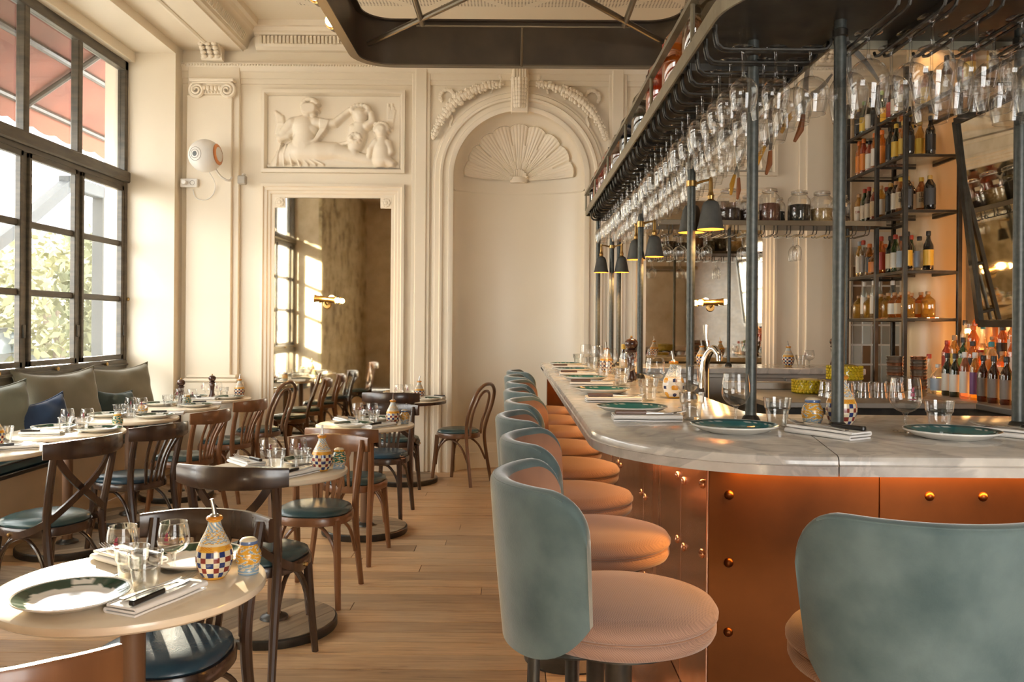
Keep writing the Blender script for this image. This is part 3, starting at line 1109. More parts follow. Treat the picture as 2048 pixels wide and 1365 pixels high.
# ---- figure reliefs: one continuous carved surface per panel
def relief_mesh(mirror):
    W_, H_ = 1.275, 0.69            # inner panel
    nx, nz = 236, 128
    sx_, sz_ = 985.0, 560.0          # drawing units
    xs = np.linspace(0, sx_, nx)
    zs = np.linspace(0, sz_, nz)
    Xg, Zg = np.meshgrid(xs, zs, indexing='ij')
    Hh = np.zeros_like(Xg)

    def cap_(x0, z0, r0, x1, z1, r1, h=0.55, base=0.0):
        nonlocal Hh
        dx, dz = x1 - x0, z1 - z0
        L2 = dx * dx + dz * dz + 1e-9
        t = np.clip(((Xg - x0) * dx + (Zg - z0) * dz) / L2, 0, 1)
        r = r0 + (r1 - r0) * t
        d = np.hypot(Xg - x0 - t * dx, Zg - z0 - t * dz)
        q = np.clip(1 - (d / r) ** 2, 0, 1)
        hh = np.sqrt(q) * r * h + base * (q > 0)
        k = 6.0
        Hh = np.where(q > 0, np.maximum(Hh, hh) + k * np.exp(-np.abs(Hh - hh) / k) * 0.35 * np.sqrt(q), Hh)

    def chain(pts, h=0.55, base=0.0):
        for a, b in zip(pts, pts[1:]):
            cap_(*a, *b, h, base)

    def fold(pts, r=7, h=0.9, base=22):
        chain([(x, z, r) for x, z in pts], h, base)
    # drawing units: origin top left of the panel
    # drapery under the reclining woman
    chain([(60, 540, 40), (130, 470, 70), (220, 440, 95), (330, 470, 80), (430, 520, 45)], 0.5)
    for k in range(7):
        fold([(110 + 38 * k, 380 + 10 * k), (85 + 45 * k, 460 + 8 * k), (75 + 58 * k, 545)], 8, 0.9, 30)
    # legs
    chain([(250, 440, 85), (380, 440, 82), (500, 435, 70), (620, 470, 52), (740, 500, 42), (800, 520, 30)], 0.62, 6)
    chain([(300, 500, 60), (480, 520, 48), (640, 520, 40), (760, 530, 30)], 0.5)
    # torso and shoulders
    chain([(270, 400, 90), (275, 310, 82), (265, 240, 86)], 0.62, 6)
    cap_(225, 270, 48, 330, 265, 50, 0.75, 8)
    cap_(195, 215, 48, 340, 205, 46, 0.7, 4)
    # her arms: one propped, one stretched out
    chain([(185, 220, 44), (120, 300, 38), (100, 335, 34)], 0.8, 14)
    chain([(100, 335, 34), (160, 320, 28), (240, 230, 22)], 0.8, 18)
    chain([(360, 210, 42), (430, 220, 36), (500, 215, 32), (560, 160, 28), (610, 115, 24), (650, 108, 20)], 0.8, 12)
    # shawl over the arm
    for k in range(5):
        fold([(405 + 14 * k, 190 + 3 * k), (400 + 10 * k, 270), (360 + 6 * k, 350), (300 + 4 * k, 385)], 9, 0.9, 36)
    # neck, head, hair
    cap_(285, 190, 34, 305, 140, 34, 0.9, 8)
    cap_(305, 112, 50, 330, 108, 48, 0.9, 30)
    cap_(372, 118, 12, 380, 128, 9, 0.9, 34)
    cap_(345, 150, 22, 338, 158, 18, 0.9, 24)
    for k in range(9):
        a = PI * (0.72 + 0.14 * k)
        cap_(318 + 50 * math.cos(a), 85 + 48 * math.sin(a), 21, 322 + 54 * math.cos(a + .2), 85 + 52 * math.sin(a + .2), 18, 0.8, 34)
    # wing of rushes behind her
    for k in range(4):
        fold([(60 + 16 * k, 130 + 12 * k), (75 + 14 * k, 220), (60 + 12 * k, 300)], 13, 0.7, 4)
    # first child with a wreath
    chain([(660, 380, 60), (680, 300, 62), (690, 240, 54)], 0.7, 8)
    cap_(690, 150, 56, 695, 165, 54, 0.85, 14)
    for k in range(14):
        a = 2 * PI * k / 14
        cap_(695 + 62 * math.cos(a), 112 + 34 * math.sin(a), 20, 699 + 62 * math.cos(a), 114 + 34 * math.sin(a), 17, 0.85, 30)
    chain([(740, 240, 34), (785, 200, 30), (775, 140, 26), (740, 110, 20)], 0.85, 18)
    chain([(640, 250, 32), (620, 330, 28), (600, 370, 18), (540, 380, 12)], 0.8, 14)
    chain([(640, 400, 40), (650, 450, 32), (660, 480, 26)], 0.7, 14)
    for k in range(9):
        a = 2 * PI * k / 9
        cap_(665 + 34 * math.cos(a), 340 + 30 * math.sin(a), 17, 668 + 34 * math.cos(a), 343 + 30 * math.sin(a), 14, 0.9, 46)
    # second child crouching on the right
    chain([(850, 500, 70), (855, 420, 66), (850, 350, 52)], 0.68, 8)
    cap_(850, 270, 54, 852, 285, 50, 0.9, 16)
    for k in range(10):
        a = PI * (0.9 + 0.13 * k)
        cap_(852 + 48 * math.cos(a), 262 + 46 * math.sin(a), 17, 856 + 48 * math.cos(a), 262 + 46 * math.sin(a), 15, 0.8, 32)
    chain([(810, 360, 30), (770, 420, 26), (760, 480, 20)], 0.85, 18)
    chain([(900, 370, 30), (925, 440, 26), (900, 480, 20)], 0.85, 18)
    chain([(880, 500, 48), (930, 530, 36)], 0.8, 14)
    # reeds
    for k in range(6):
        fold([(900 + 10 * k, 60 + 25 * (k % 3)), (895 + 9 * k, 180), (890 + 8 * k, 260)], 6, 0.8, 2)
    # ground
    cap_(0, 560, 26, 985, 560, 26, 0.5)
    Hh *= W_ / sx_
    Hh = np.minimum(Hh * 1.35, 0.105)
    # light smoothing
    for _ in range(1):
        Hs = Hh.copy()
        Hs[1:-1, 1:-1] = (Hh[1:-1, 1:-1] * 2 + Hh[:-2, 1:-1] + Hh[2:, 1:-1] + Hh[1:-1, :-2] + Hh[1:-1, 2:]) / 6
        Hh = Hs
    m = MB()
    P = []
    for i in range(nx):
        for j in range(nz):
            u = xs[i] / sx_
            u = 1 - u if mirror else u
            P.append(((u - 0.5) * W_, -Hh[i, j], (1 - zs[j] / sz_) * H_))
    m.grid(P, nx, nz)
    return m


for sgn, sd in SIDES:
    r_ = obj('relief_panel', relief_mesh(sgn > 0), 'stucco', loc=(XC + sgn * 1.797, YB - 0.006, 2.94), angle=80)
    tag(r_, 'cream stucco relief of a reclining draped woman with two children, %s of the niche' % sd, 'relief')

# ---- street wall: rear part, recess, bench front
struct('wall_left', MB().box(XL - 0.05, XL, -2.1, 2.2, 0, 4.1), 'antique', flat=True)
wl = MB().box(XL - 0.05, XL, 2.2, 7.96, 3.98, 4.1)
wl.box(XL - 0.05, XL, 7.96, YB, 0, 4.1)
struct('wall_left_head', wl, 'paint', flat=True)
struct('wall_reveal_far', MB().box(XW - 0.10, XL - 0.05, 7.96, 8.02, 0, 4.05), 'paint', flat=True)
struct('wall_reveal_near', MB().box(XW - 0.10, XL - 0.05, 2.14, 2.2, 0, 4.05), 'paint', flat=True)
struct('wall_soffit', MB().box(XW - 0.10, XL - 0.05, 2.2, 7.96, 3.98, 4.03), 'paint', flat=True)
struct('wall_lintel', MB().cbox(XW - 0.02, XW + 0.10, 2.2, 7.96, 3.885, 3.985, 0.006), 'paint', flat=True)
fixing = obj('wall_fixing', MB().lathe([(0.0, 0), (0.018, 0.002), (0.016, 0.010), (0.006, 0.014), (0, 0.015)], 12, axis='Y').xf(Matrix.Rotation(PI, 4, 'Z')), 'brass', loc=(-3.655, 7.96, 1.645))
tag(fixing, 'small round brass fixing on the white reveal beside the window', 'fixing')

# ---- street window
win = thing('window_1')
win['kind'] = 'structure'
YS = [2.20, 2.46, 3.24, 4.01, 4.78, 5.55, 6.32, 7.10, 7.96]
fr = MB()
fr.cbox(XW - 0.04, XW + 0.035, 2.2, 7.96, 3.80, 3.89, 0.005)
fr.cbox(XW - 0.04, XW + 0.035, 7.90, 7.96, 0.46, 3.89, 0.005)
fr.cbox(XW - 0.04, XW + 0.035, 2.2, 2.26, 0.46, 3.89, 0.005)
obj('window_frame', fr, 'frame_dark', win, flat=True)
tr_ = MB().cbox(XW - 0.05, XW + 0.06, 2.2, 7.975, 2.745, 2.85, 0.012)
tr_.cbox(XW - 0.04, XW + 0.03, 2.2, 7.96, 2.70, 2.75, 0.005)
obj('transom', tr_, 'frame_dark', win, flat=True)
ap = MB().cbox(XW - 0.03, XW + 0.045, 2.2, 7.95, 0.955, 1.075, 0.008)
ap.cbox(XW - 0.03, XW + 0.06, 2.2, 7.95, 1.02, 1.04, 0.004)
obj('window_apron', ap, 'frame_dark', win, flat=True)
for i in range(1, len(YS) - 1):
    m_ = MB().cbox(XW - 0.04, XW + 0.03, YS[i] - 0.036, YS[i] + 0.036, 2.84, 3.81, 0.008)
    m_.cbox(XW - 0.035, XW + 0.015, YS[i] - 0.03, YS[i] + 0.03, 0.48, 2.71, 0.006)
    obj('mullion', m_, 'frame_dark', win, flat=True)
for i in range(len(YS) - 1):
    a, b = YS[i] + 0.036, YS[i + 1] - (0.036 if i < len(YS) - 2 else 0.06)
    if i == 0:
        a = YS[0] + 0.06
    if b - a < 0.1:
        continue
    cs = MB()
    cs.cbox(XW - 0.015, XW + 0.03, a, b, 1.08, 1.125, 0.005)
    cs.cbox(XW - 0.015, XW + 0.03, a, b, 2.66, 2.705, 0.005)
    cs.cbox(XW - 0.015, XW + 0.03, a, a + 0.04, 1.08, 2.705, 0.005)
    cs.cbox(XW - 0.015, XW + 0.03, b - 0.04, b, 1.08, 2.705, 0.005)
    c_ = obj('casement', cs, 'frame_dark', win, flat=True)
    for zb in (1.645, 2.165):
        obj('glazing_bar', MB().cbox(XW - 0.02, XW + 0.012, a + 0.035, b - 0.035, zb - 0.026, zb + 0.026, 0.008), 'frame_dark', c_, flat=True)
    for (z0, z1) in ((1.12, 1.62), (1.67, 2.14), (2.19, 2.665)):
        obj('pane', MB().box(XW - 0.004, XW, a + 0.035, b - 0.035, z0, z1), 'pane', c_, flat=True)
    obj('pane', MB().box(XW - 0.014, XW - 0.010, a, b, 2.85, 3.80), 'pane', win, flat=True)
    obj('pane', MB().box(XW - 0.014, XW - 0.010, a, b, 0.50, 0.955), 'pane', win, flat=True)
    kn = MB().lathe([(0.0, 0.03), (0.014, 0.028), (0.016, 0.02), (0.008, 0.012), (0.008, 0.0)], 12, (XW + 0.045, (a + b) / 2, 1.05), axis='X')
    obj('knob', kn, 'brass', win)
    hg = MB().cbox(XW + 0.028, XW + 0.045, b - 0.012, b + 0.016, 1.30, 1.40, 0.004)
    obj('hinge', hg, 'frame_dark', c_, flat=True)

# ---- window seat
bench = thing('window_bench', 'cream panelled window bench with a black edged seat board', 'bench', (0, 0, 0))
obj('front_panel', MB().cbox(XL - 0.04, XL, 2.2, 7.96, 0.0, 0.425, 0.004), pm('bench_paint', (0.62, 0.47, 0.30), 0.5), bench, flat=True)
obj('seat_board', MB().cbox(XW, XL + 0.025, 2.2, 7.96, 0.425, 0.455, 0.006), 'black_pipe', bench, flat=True)
ou = thing('wall_socket', 'round power socket on the window bench front panel', 'socket', (XL + 0.001, 7.13, 0.29))
obj('plate', MB().cbox(0, 0.008, -0.04, 0.04, -0.04, 0.04, 0.003), 'white_plastic', ou, flat=True)
obj('socket_ring', MB().lathe([(0.028, 0.008), (0.028, 0.014), (0.022, 0.014), (0.018, 0.004), (0, 0.004)], 20, axis='X'), 'steel', ou)
padn = ['nearest', 'second-nearest', 'middle', 'fourth', 'farthest']
pad_edges = [3.0, 4.02, 5.05, 6.08, 7.05, 7.93]
for i in range(5):
    a, b = pad_edges[i] + 0.012, pad_edges[i + 1] - 0.012
    sp_ = thing('bench_pad', 'blue-green leather pad with black piping on the bench, %s one' % padn[i], 'seat pad', ((XW + XL) / 2 + 0.01, (a + b) / 2, 0.455), group='seat pads on the window bench')
    hl = (b - a) / 2
    pad = MB()
    prof = [(0.225, 0.0), (0.235, 0.012), (0.235, 0.05), (0.222, 0.066), (0.15, 0.072)]
    P = []
    for (hx, z) in prof:
        hy = hl - (0.235 - hx)
        for k in range(32):
            a_ = 2 * PI * k / 32
            c1, s1 = math.cos(a_), math.sin(a_)
            e = 0.18
            P.append((hx * math.copysign(abs(c1) ** e, c1), hy * math.copysign(abs(s1) ** e, s1), z))
    pad.grid(P, len(prof), 32, wrap=True)
    pad.f.append(tuple(range(len(pad.v) - 32, len(pad.v))))
    obj('pad', pad, 'seat_blue', sp_)
    loop = []
    for k in range(40):
        a_ = 2 * PI * k / 40
        c1, s1 = math.cos(a_), math.sin(a_)
        loop.append((0.233 * math.copysign(abs(c1) ** 0.18, c1), (hl - 0.002) * math.copysign(abs(s1) ** 0.18, s1), 0.056))
    obj('piping', MB().tube(loop, 0.006, 6, closed=True), 'black_pipe', sp_)


def pillow(name, label, m, loc, w_, h_, t_, rot, seed, piping=True):
    """square cushion: flat corners, plump middle, a few creases"""
    r2 = random.Random(seed)
    n = 22
    ph = [r2.uniform(0, 6) for _ in range(4)]
    t = thing(name, label, 'cushion', loc, rot, group='cushions on the window bench')
    mb = MB()
    for side in (1, -1):
        P = []
        for i in range(n + 1):
            for j in range(n + 1):
                u, v = i / n * 2 - 1, j / n * 2 - 1
                ex = (1 - u ** 4) * (1 - v ** 4)
                th = t_ * 0.5 * max(0.0, ex) ** 0.55
                pinch = 1 - 0.13 * (1 - u * u) * abs(v) ** 3
                pinch2 = 1 - 0.13 * (1 - v * v) * abs(u) ** 3
                cr = 0.010 * math.sin(6 * u + 4 * v + ph[0]) * math.sin(5 * v + ph[1]) * ex + 0.007 * math.sin(14 * u * v + ph[2]) * ex
                sag = -0.05 * h_ * (1 - u * u) * (v > 0) * v
                P.append((u * w_ / 2 * pinch2, side * (th + cr * (1 if th > 0.004 else 0)), (v * pinch) * h_ / 2 + sag))
        mb.grid(P if side > 0 else P[::-1], n + 1, n + 1)
    obj('cover', mb, m, t, angle=70)
    if piping:
        edge = []
        for k in range(4):
            for q in range(10):
                s_ = q / 10 * 2 - 1
                u, v = [(s_, -1), (1, s_), (-s_, 1), (-1, -s_)][k]
                edge.append((u * w_ / 2 * (1 - 0.13 * (1 - v * v) * abs(u) ** 3), 0, v * (1 - 0.13 * (1 - u * u) * abs(v) ** 3) * h_ / 2 - 0.05 * h_ * (1 - u * u) * (v > 0) * v))
        obj('piping', MB().tube(edge, 0.006, 6, closed=True), m, t)
    return t


LEAN = R(15)


def prot(rz, lean=LEAN):
    return (lean, 0, rz)


pillow('cushion', 'large olive linen cushion in the middle of the window bench', 'pillow_olive', (-3.47, 6.45, 0.80), 0.78, 0.56, 0.20, prot(R(-108)), 1)
pillow('cushion', 'large olive linen cushion in the bench corner by the white reveal', 'pillow_olive', (-3.47, 7.40, 0.79), 0.78, 0.56, 0.20, prot(R(-112)), 2)
pillow('cushion', 'large grey olive linen cushion nearest the camera on the window bench', 'pillow_green', (-3.47, 5.52, 0.77), 0.78, 0.52, 0.20, prot(R(-106)), 3)
pillow('cushion', 'small deep blue velvet cushion between the two nearer olive cushions', 'pillow_blue', (-3.28, 5.86, 0.71), 0.44, 0.38, 0.15, (R(20), R(9), R(-118)), 4)
pillow('cushion', 'small dark teal cushion with pale piping before the corner cushion', 'pillow_teal', (-3.28, 6.92, 0.70), 0.42, 0.36, 0.14, (R(20), R(-6), R(-114)), 5)

# ---- rear and right walls
wr = MB()
wr.box(XL, 0.6, -2.16, -2.1, 0, ZC)
wr.box(2.8, XR, -2.16, -2.1, 0, ZC)
wr.box(0.6, 2.8, -2.16, -2.1, 2.7, ZC)
wr.box(0.6, 2.8, -2.16, -2.1, 0, 0.6)
struct('wall_rear', wr, 'paint', flat=True)
w2 = MB()
for k in range(4):
    w2.box(0.6 + k * 0.733 - 0.03, 0.6 + k * 0.733 + 0.03, -2.17, -2.09, 0.6, 2.7)
w2.box(0.6, 2.8, -2.17, -2.09, 1.7, 1.76)
struct('added_fill_window', w2, 'frame_dark', flat=True)  # unseen glazing put in behind the camera for frontal fill light
struct('wall_right', MB().box(XR, XR + 0.05, 3.9, YB, 0, ZC), 'paint', flat=True)
struct('wall_right_front', MB().box(XR - 0.02, XR + 0.05, -2.1, 3.9, 0, ZC), pm('dark_brown_boarding', (0.085, 0.046, 0.026), 0.5, base2=(0.17, 0.098, 0.058), scale=4, stretch=(1, 1, 6)), flat=True)

# ================================================================== chairs and tables
def seat_outline(rx, ry, e, n=36):
    out = []
    for k in range(n):
        a = 2 * PI * k / n
        c, s = math.cos(a), math.sin(a)
        x, y_ = rx * math.copysign(abs(c) ** e, c), ry * math.copysign(abs(s) ** e, s)
        out.append((x * (1 + 0.07 * y_ / ry), y_))
    return out


def loft(rings):
    m = MB()
    n = len(rings[0][0])
    P = []
    for (o, z) in rings:
        P += [(x, y_, z) for x, y_ in o]
    m.grid(P, len(rings), n, wrap=True)
    m.f.append(tuple(range(n))[::-1])
    m.f.append(tuple(range(len(m.v) - n, len(m.v))))
    return m


def scaled(o, k):
    return [(x * k, y_ * k) for x, y_ in o]


SEAT_Z = 0.455


def chair(style, wood, leather, braces=True):
    """seat centre at the origin, front towards +Y"""
    t = thing('bistro_chair')
    so_ = seat_outline(0.195, 0.20, 0.82 if style != 'hoop' else 1.0)
    obj('seat_frame', loft([(scaled(so_, 0.93), SEAT_Z - 0.045), (scaled(so_, 0.99), SEAT_Z - 0.040), (so_, SEAT_Z - 0.012), (scaled(so_, 0.975), SEAT_Z)]), wood, t)
    obj('seat_cushion', loft([(scaled(so_, 0.90), SEAT_Z - 0.004), (scaled(so_, 0.95), SEAT_Z + 0.006), (scaled(so_, 0.93), SEAT_Z + 0.02), (scaled(so_, 0.80), SEAT_Z + 0.032), (scaled(so_, 0.5), SEAT_Z + 0.039), (scaled(so_, 0.15), SEAT_Z + 0.041)]), leather, t, angle=60)
    for s in (-1, 1):
        obj('leg', MB().tube(smooth_path([(s * 0.150, 0.135, SEAT_Z - 0.02), (s * 0.158, 0.15, 0.25), (s * 0.172, 0.178, 0.0)], 4), [0.020, 0.019, 0.0145], 10), wood, t)
    H = {'slat': 0.80, 'cross': 0.865, 'hoop': 0.90}[style]
    if style == 'hoop':
        p = [(-0.185, -0.235, 0.0), (-0.168, -0.195, 0.25), (-0.163, -0.175, 0.44), (-0.185, -0.195, 0.58), (-0.195, -0.235, 0.70), (-0.165, -0.275, 0.82), (-0.085, -0.297, 0.885)]
        p = p + [(0, -0.302, 0.90)] + [(-x, y_, z) for x, y_, z in p[::-1]]
        obj('back_hoop', MB().tube(smooth_path(p, 5), 0.0155, 10), wood, t)
        p = [(-0.095, -0.172, 0.44), (-0.10, -0.185, 0.55), (-0.115, -0.222, 0.67), (-0.095, -0.26, 0.775), (-0.05, -0.278, 0.825)]
        p = p + [(0, -0.282, 0.835)] + [(-x, y_, z) for x, y_, z in p[::-1]]
        obj('inner_hoop', MB().tube(smooth_path(p, 5), 0.0125, 10), wood, t)
    else:
        top = 0.012
        for s in (-1, 1):
            pth = [(s * 0.178, -0.255, 0.0), (s * 0.165, -0.205, 0.25), (s * 0.163, -0.178, 0.45), (s * 0.172, -0.20, 0.62), (s * 0.180, -0.245, H - top)]
            obj('back_post', MB().tube(smooth_path(pth, 4), [0.0155, 0.0185, 0.0195, 0.0185, 0.0165], 10), wood, t)
        # curved top rail
        rl = MB()
        path = []
        half = 0.222 if style == 'slat' else 0.232
        for k in range(17):
            u = k / 16 * 2 - 1
            path.append((u * half, -0.228 - 0.078 * (1 - u * u), H - 0.035))
        hh = 0.046 if style == 'slat' else 0.044
        sec = [(-0.009, -hh), (0.009, -hh), (0.012, -hh + 0.008), (0.012, hh - 0.01), (0.007, hh), (-0.007, hh), (-0.012, hh - 0.01), (-0.012, -hh + 0.008)]
        rl.sweep(path, sec, cap=True, scale=[0.82, 1.0, 1.02, 1.0, 0.82])
        obj('top_rail', rl, wood, t)
        if style == 'slat':
            for k in range(5):
                u = (k - 2) / 2.0
                lo = (u * 0.062, -0.190, SEAT_Z - 0.01)
                mid = (u * 0.078, -0.215 - 0.02 * (1 - u * u), 0.60)
                hi_ = (u * 0.105, -0.238 - 0.062 * (1 - u * u * 0.3), H - 0.07)
                obj('slat', MB().sweep(smooth_path([lo, mid, hi_], 4), [(-0.009, -0.005), (0.009, -0.005), (0.009, 0.005), (-0.009, 0.005)], up=(0, 1, 0)), wood, t)
        else:
            for s in (-1, 1):
                pth = smooth_path([(s * 0.165, -0.226, H - 0.055), (s * 0.10, -0.235 - 0.004 * s, 0.715), (0.0, -0.226 - 0.007 * s, 0.625), (-s * 0.12, -0.205, 0.53), (-s * 0.188, -0.165, 0.475), (-s * 0.203, -0.07, 0.435), (-s * 0.188, 0.02, 0.425)], 5)
                obj('cross_bar', MB().sweep(pth, [(-0.006, -0.016), (0.006, -0.016), (0.006, 0.016), (-0.006, 0.016)], up=(0.0, -0.12, 1)), wood, t)
                for bp, ax in (((s * 0.200, 0.012, 0.427), 'X'), ((s * 0.190, -0.205, H - 0.07), 'X')):
                    b_ = MB().lathe([(0, 0.008), (0.007, 0.006), (0.0085, 0.0), (0.0085, -0.02)], 10, (0, 0, 0), axis='X')
                    if s < 0:
                        b_.xf(Matrix.Rotation(PI, 4, 'Z'))
                    b_.xf(Matrix.Translation(bp))
                    obj('bolt', b_, 'brass', t)
    if braces:
        for s in (-1, 1):       # arched bentwood braces under the seat
            p = [(s * 0.155, 0.150, 0.17), (s * 0.150, 0.125, 0.30), (s * 0.140, 0.06, 0.385), (s * 0.135, -0.02, 0.395), (s * 0.150, -0.12, 0.33), (s * 0.160, -0.19, 0.20)]
            obj('brace', MB().tube(smooth_path(p, 4), 0.0095, 8), wood, t)
        p = [(-0.152, 0.145, 0.17), (-0.135, 0.135, 0.30), (-0.07, 0.120, 0.392), (0, 0.115, 0.402)]
        obj('brace', MB().tube(smooth_path(p + [(-x, y_, z) for x, y_, z in p[-2::-1]], 4), 0.0095, 8), wood, t)
    return t


CH = {}
for key, st_, wd, le in (('xd', 'cross', 'wood_dark', 'leather'), ('sd', 'slat', 'wood_dark', 'leather_blue'), ('sm', 'slat', 'wood_mid', 'leather'), ('hp', 'hoop', 'wood_hoop', 'leather')):
    c0 = chair(st_, wd, le)
    tag(c0, 'chair', 'chair')
    CH[key] = Proto(c0)
GC = 'bistro chairs around the dining tables'
L90 = R(90)
chairs = [
    ('xd', -2.27, 4.10, R(71), 'dark cross-back bistro chair with teal seat at the left picture edge'),
    ('sd', -2.36, 5.20, R(66), 'dark slat-back bistro chair facing the window bench, behind the cross-back one'),
    ('sm', -2.36, 6.02, R(73), 'red-brown slat-back chair facing the window bench, nearer of two side by side'),
    ('sm', -2.34, 6.86, R(72), 'red-brown slat-back chair facing the window bench, farther of two side by side'),
    ('hp', -2.30, 7.60, R(76), 'bentwood hoop-back chair in front of the left wall mirror'),
    ('xd', -1.05, 3.50, R(-10), 'dark cross-back bistro chair with its back turned, second table from the camera'),
    ('sd', -1.01, 2.46, R(173), 'dark slat-back chair tucked under the nearest round table, facing the camera'),
    ('sm', -1.05, 1.73, R(25), 'brown chair cut off by the lower left picture corner'),
    ('sm', -0.98, 5.20, R(-8), 'red-brown slat-back chair with its back turned at the third table'),
    ('sm', -1.02, 4.36, R(176), 'red-brown slat-back chair facing the camera at the second table'),
    ('sd', -0.96, 6.22, R(176), 'dark slat-back chair with blue seat facing the camera at the third table'),
    ('xd', -0.98, 7.06, R(-3), 'dark cross-back chair before the wall table beside the niche'),
    ('hp', -0.49, 7.62, R(63), 'bentwood hoop-back chair standing alone in front of the niche'),
]
for k, x, y_, rz, lab in chairs:
    CH[k].put((x, y_, 0), rz, lab, GC)


def disc_strips(r, n_strip, z0, z1, gap=0.0012):
    """a round board sawn from planks: one mesh per plank"""
    out = []
    wd = 2 * r / n_strip
    for k in range(n_strip):
        y0, y1 = -r + k * wd + gap, -r + (k + 1) * wd - gap
        poly = []
        ys = np.linspace(y0, y1, 6)
        poly += [(math.sqrt(max(1e-6, r * r - q * q)), q) for q in ys]
        poly += [(-math.sqrt(max(1e-6, r * r - q * q)), q) for q in ys[::-1]]
        out.append(MB().prism(poly, z0, z1))
    return out


TZ = 0.74


def table(top_mat, R_, edge_mat=None):
    t = thing('bistro_table')
    tp = MB().lathe([(0, TZ - 0.026), (R_ - 0.010, TZ - 0.026), (R_ - 0.002, TZ - 0.020), (R_, TZ - 0.011), (R_ - 0.003, TZ - 0.003), (R_ - 0.010, TZ), (0, TZ)], 64)
    obj('table_top', tp, top_mat, t)
    if edge_mat:
        obj('edge_band', MB().lathe([(R_ - 0.003, TZ - 0.027), (R_ + 0.004, TZ - 0.026), (R_ + 0.005, TZ - 0.004), (R_ - 0.004, TZ + 0.001)], 64), edge_mat, t)
    obj('top_plate', MB().lathe([(0, TZ - 0.038), (0.13, TZ - 0.038), (0.13, TZ - 0.027), (0, TZ - 0.027)], 24), 'iron_black', t)
    obj('post', MB().lathe([(0.031, 0.05), (0.031, TZ - 0.036)], 20), 'wood_post', t)
    obj('flange', MB().lathe([(0.034, 0.07), (0.038, 0.066), (0.062, 0.056), (0.066, 0.046), (0, 0.046)], 24), 'iron_black', t)
    bs = obj('base_rim', MB().lathe([(0.287, 0.0), (0.291, 0.006), (0.291, 0.036), (0.286, 0.042), (0.281, 0.042), (0.281, 0.0)], 48), 'iron_black', t)
    for q in disc_strips(0.280, 5, 0.002, 0.045):
        obj('base_plank', q, 'base_plank', t, flat=True)
    return t


M['base_plank'] = pm('pale_worn_base_plank', (0.34, 0.25, 0.155), 0.55, base2=(0.22, 0.15, 0.088), scale=5, stretch=(1, 7, 1), rand=True)
TB = {'cream': Proto(tag(table('tbl_marble', 0.335), 't', 'table')), 'brown': Proto(tag(table('tbl_marble', 0.36, 'wood_dark'), 't', 'table'))}
GT = 'round dining tables'
tables = {
    'T1': (-0.99, 2.20, 'the nearest round table'),
    'T2': (-1.11, 3.93, 'the second middle-row table'),
    'T3': (-1.01, 5.76, 'the third middle-row table'),
    'T4': (-0.97, 7.62, 'the wall table beside the niche'),
    'L1': (-2.82, 4.46, 'the first window-bench table'),
    'L2': (-2.78, 5.25, 'the second window-bench table'),
    'L3': (-2.76, 6.05, 'the third window-bench table'),
    'L4': (-2.75, 6.88, 'the fourth window-bench table'),
    'L5': (-2.74, 7.68, 'the fifth window-bench table'),
}
tlab = {
    'T1': 'round cream marble bistro table closest to the camera, lower left',
    'T2': 'round cream marble table second from the camera in the middle row',
    'T3': 'round cream marble table third from the camera in the middle row',
    'T4': 'round dark-edged table against the back wall beside the niche',
    'L1': 'round cream marble table cut by the left picture edge, before the bench',
    'L2': 'round cream marble table at the window bench before the blue cushion',
    'L3': 'round cream marble table at the window bench, middle of the row',
    'L4': 'round cream marble table at the window bench, last but one from the camera',
    'L5': 'round cream marble table at the window bench, farthest in the corner',
}
for k, (x, y_, nm_) in tables.items():
    TB['brown' if k == 'T4' else 'cream'].put((x, y_, 0), rnd.uniform(0, 3), tlab[k], GT)


# ================================================================== tableware
def in_poly_noise(a, k):
    return math.sin(a * 5 + k) * 0.5 + math.sin(a * 11 + 2 * k) * 0.3 + math.sin(a * 23 + k) * 0.2


def plate_mesh(R_, kind):
    prof = [(0, 0.004), (0.55 * R_, 0.004), (0.62 * R_, 0.006)]
    rr = [0, 0.2, 0.4, 0.55, 0.62, 0.66, 0.70, 0.74, 0.78, 0.82, 0.86, 0.9, 0.93, 0.96, 0.98, 1.0]
    top = []
    for q in rr:
        z = 0.006 if q <= 0.6 else 0.006 + 0.020 * ((q - 0.6) / 0.4) ** 1.3
        top.append((q * R_, z))
    bot = [(0.995 * R_, 0.0215), (0.8 * R_, 0.008), (0.6 * R_, 0.002), (0.58 * R_, 0.0), (0, 0.0)]
    m = MB().lathe(top + bot, 72)
    nt_ = 1 + 72 * (len(rr) - 1)

    def colf(p):
        r = math.hypot(p.x, p.y) / R_
        a = math.atan2(p.y, p.x)
        zt = 0.006 if r <= 0.6 else 0.006 + 0.020 * ((r - 0.6) / 0.4) ** 1.3
        if p.z < zt - 0.0008:
            return (0.80, 0.77, 0.71)
        if kind == 'green':
            if r > 0.975:
                return (0.78, 0.75, 0.68)
            lim = 0.75 + 0.05 * in_poly_noise(a, 1.0)
            if 1.35 < a < 1.75 and r > 0.80 and r < 0.93:
                return (0.76, 0.73, 0.66)
            return (0.018, 0.055, 0.030) if r > lim else (0.80, 0.77, 0.71)
        if r > 0.985:
            return (0.70, 0.70, 0.66)
        if 0.90 < r < 0.925:
            return (0.62, 0.68, 0.66)
        if r > 0.925:
            return (0.02, 0.075, 0.08)
        n_ = math.sin(p.x * 170) * math.sin(p.y * 150 + 1) + 0.6 * math.sin(p.x * 310 + p.y * 190)
        if r < 0.52 and n_ > 0.35:
            return (0.74, 0.76, 0.72)
        return (0.028, 0.155, 0.165)
    me = m.mesh('plate', 40, colf=('vert', colf))
    return me


M_ = M
plate_me = {k: plate_mesh(0.132, k) for k in ('green', 'teal')}
for me in plate_me.values():
    me.materials.append(M['china'])


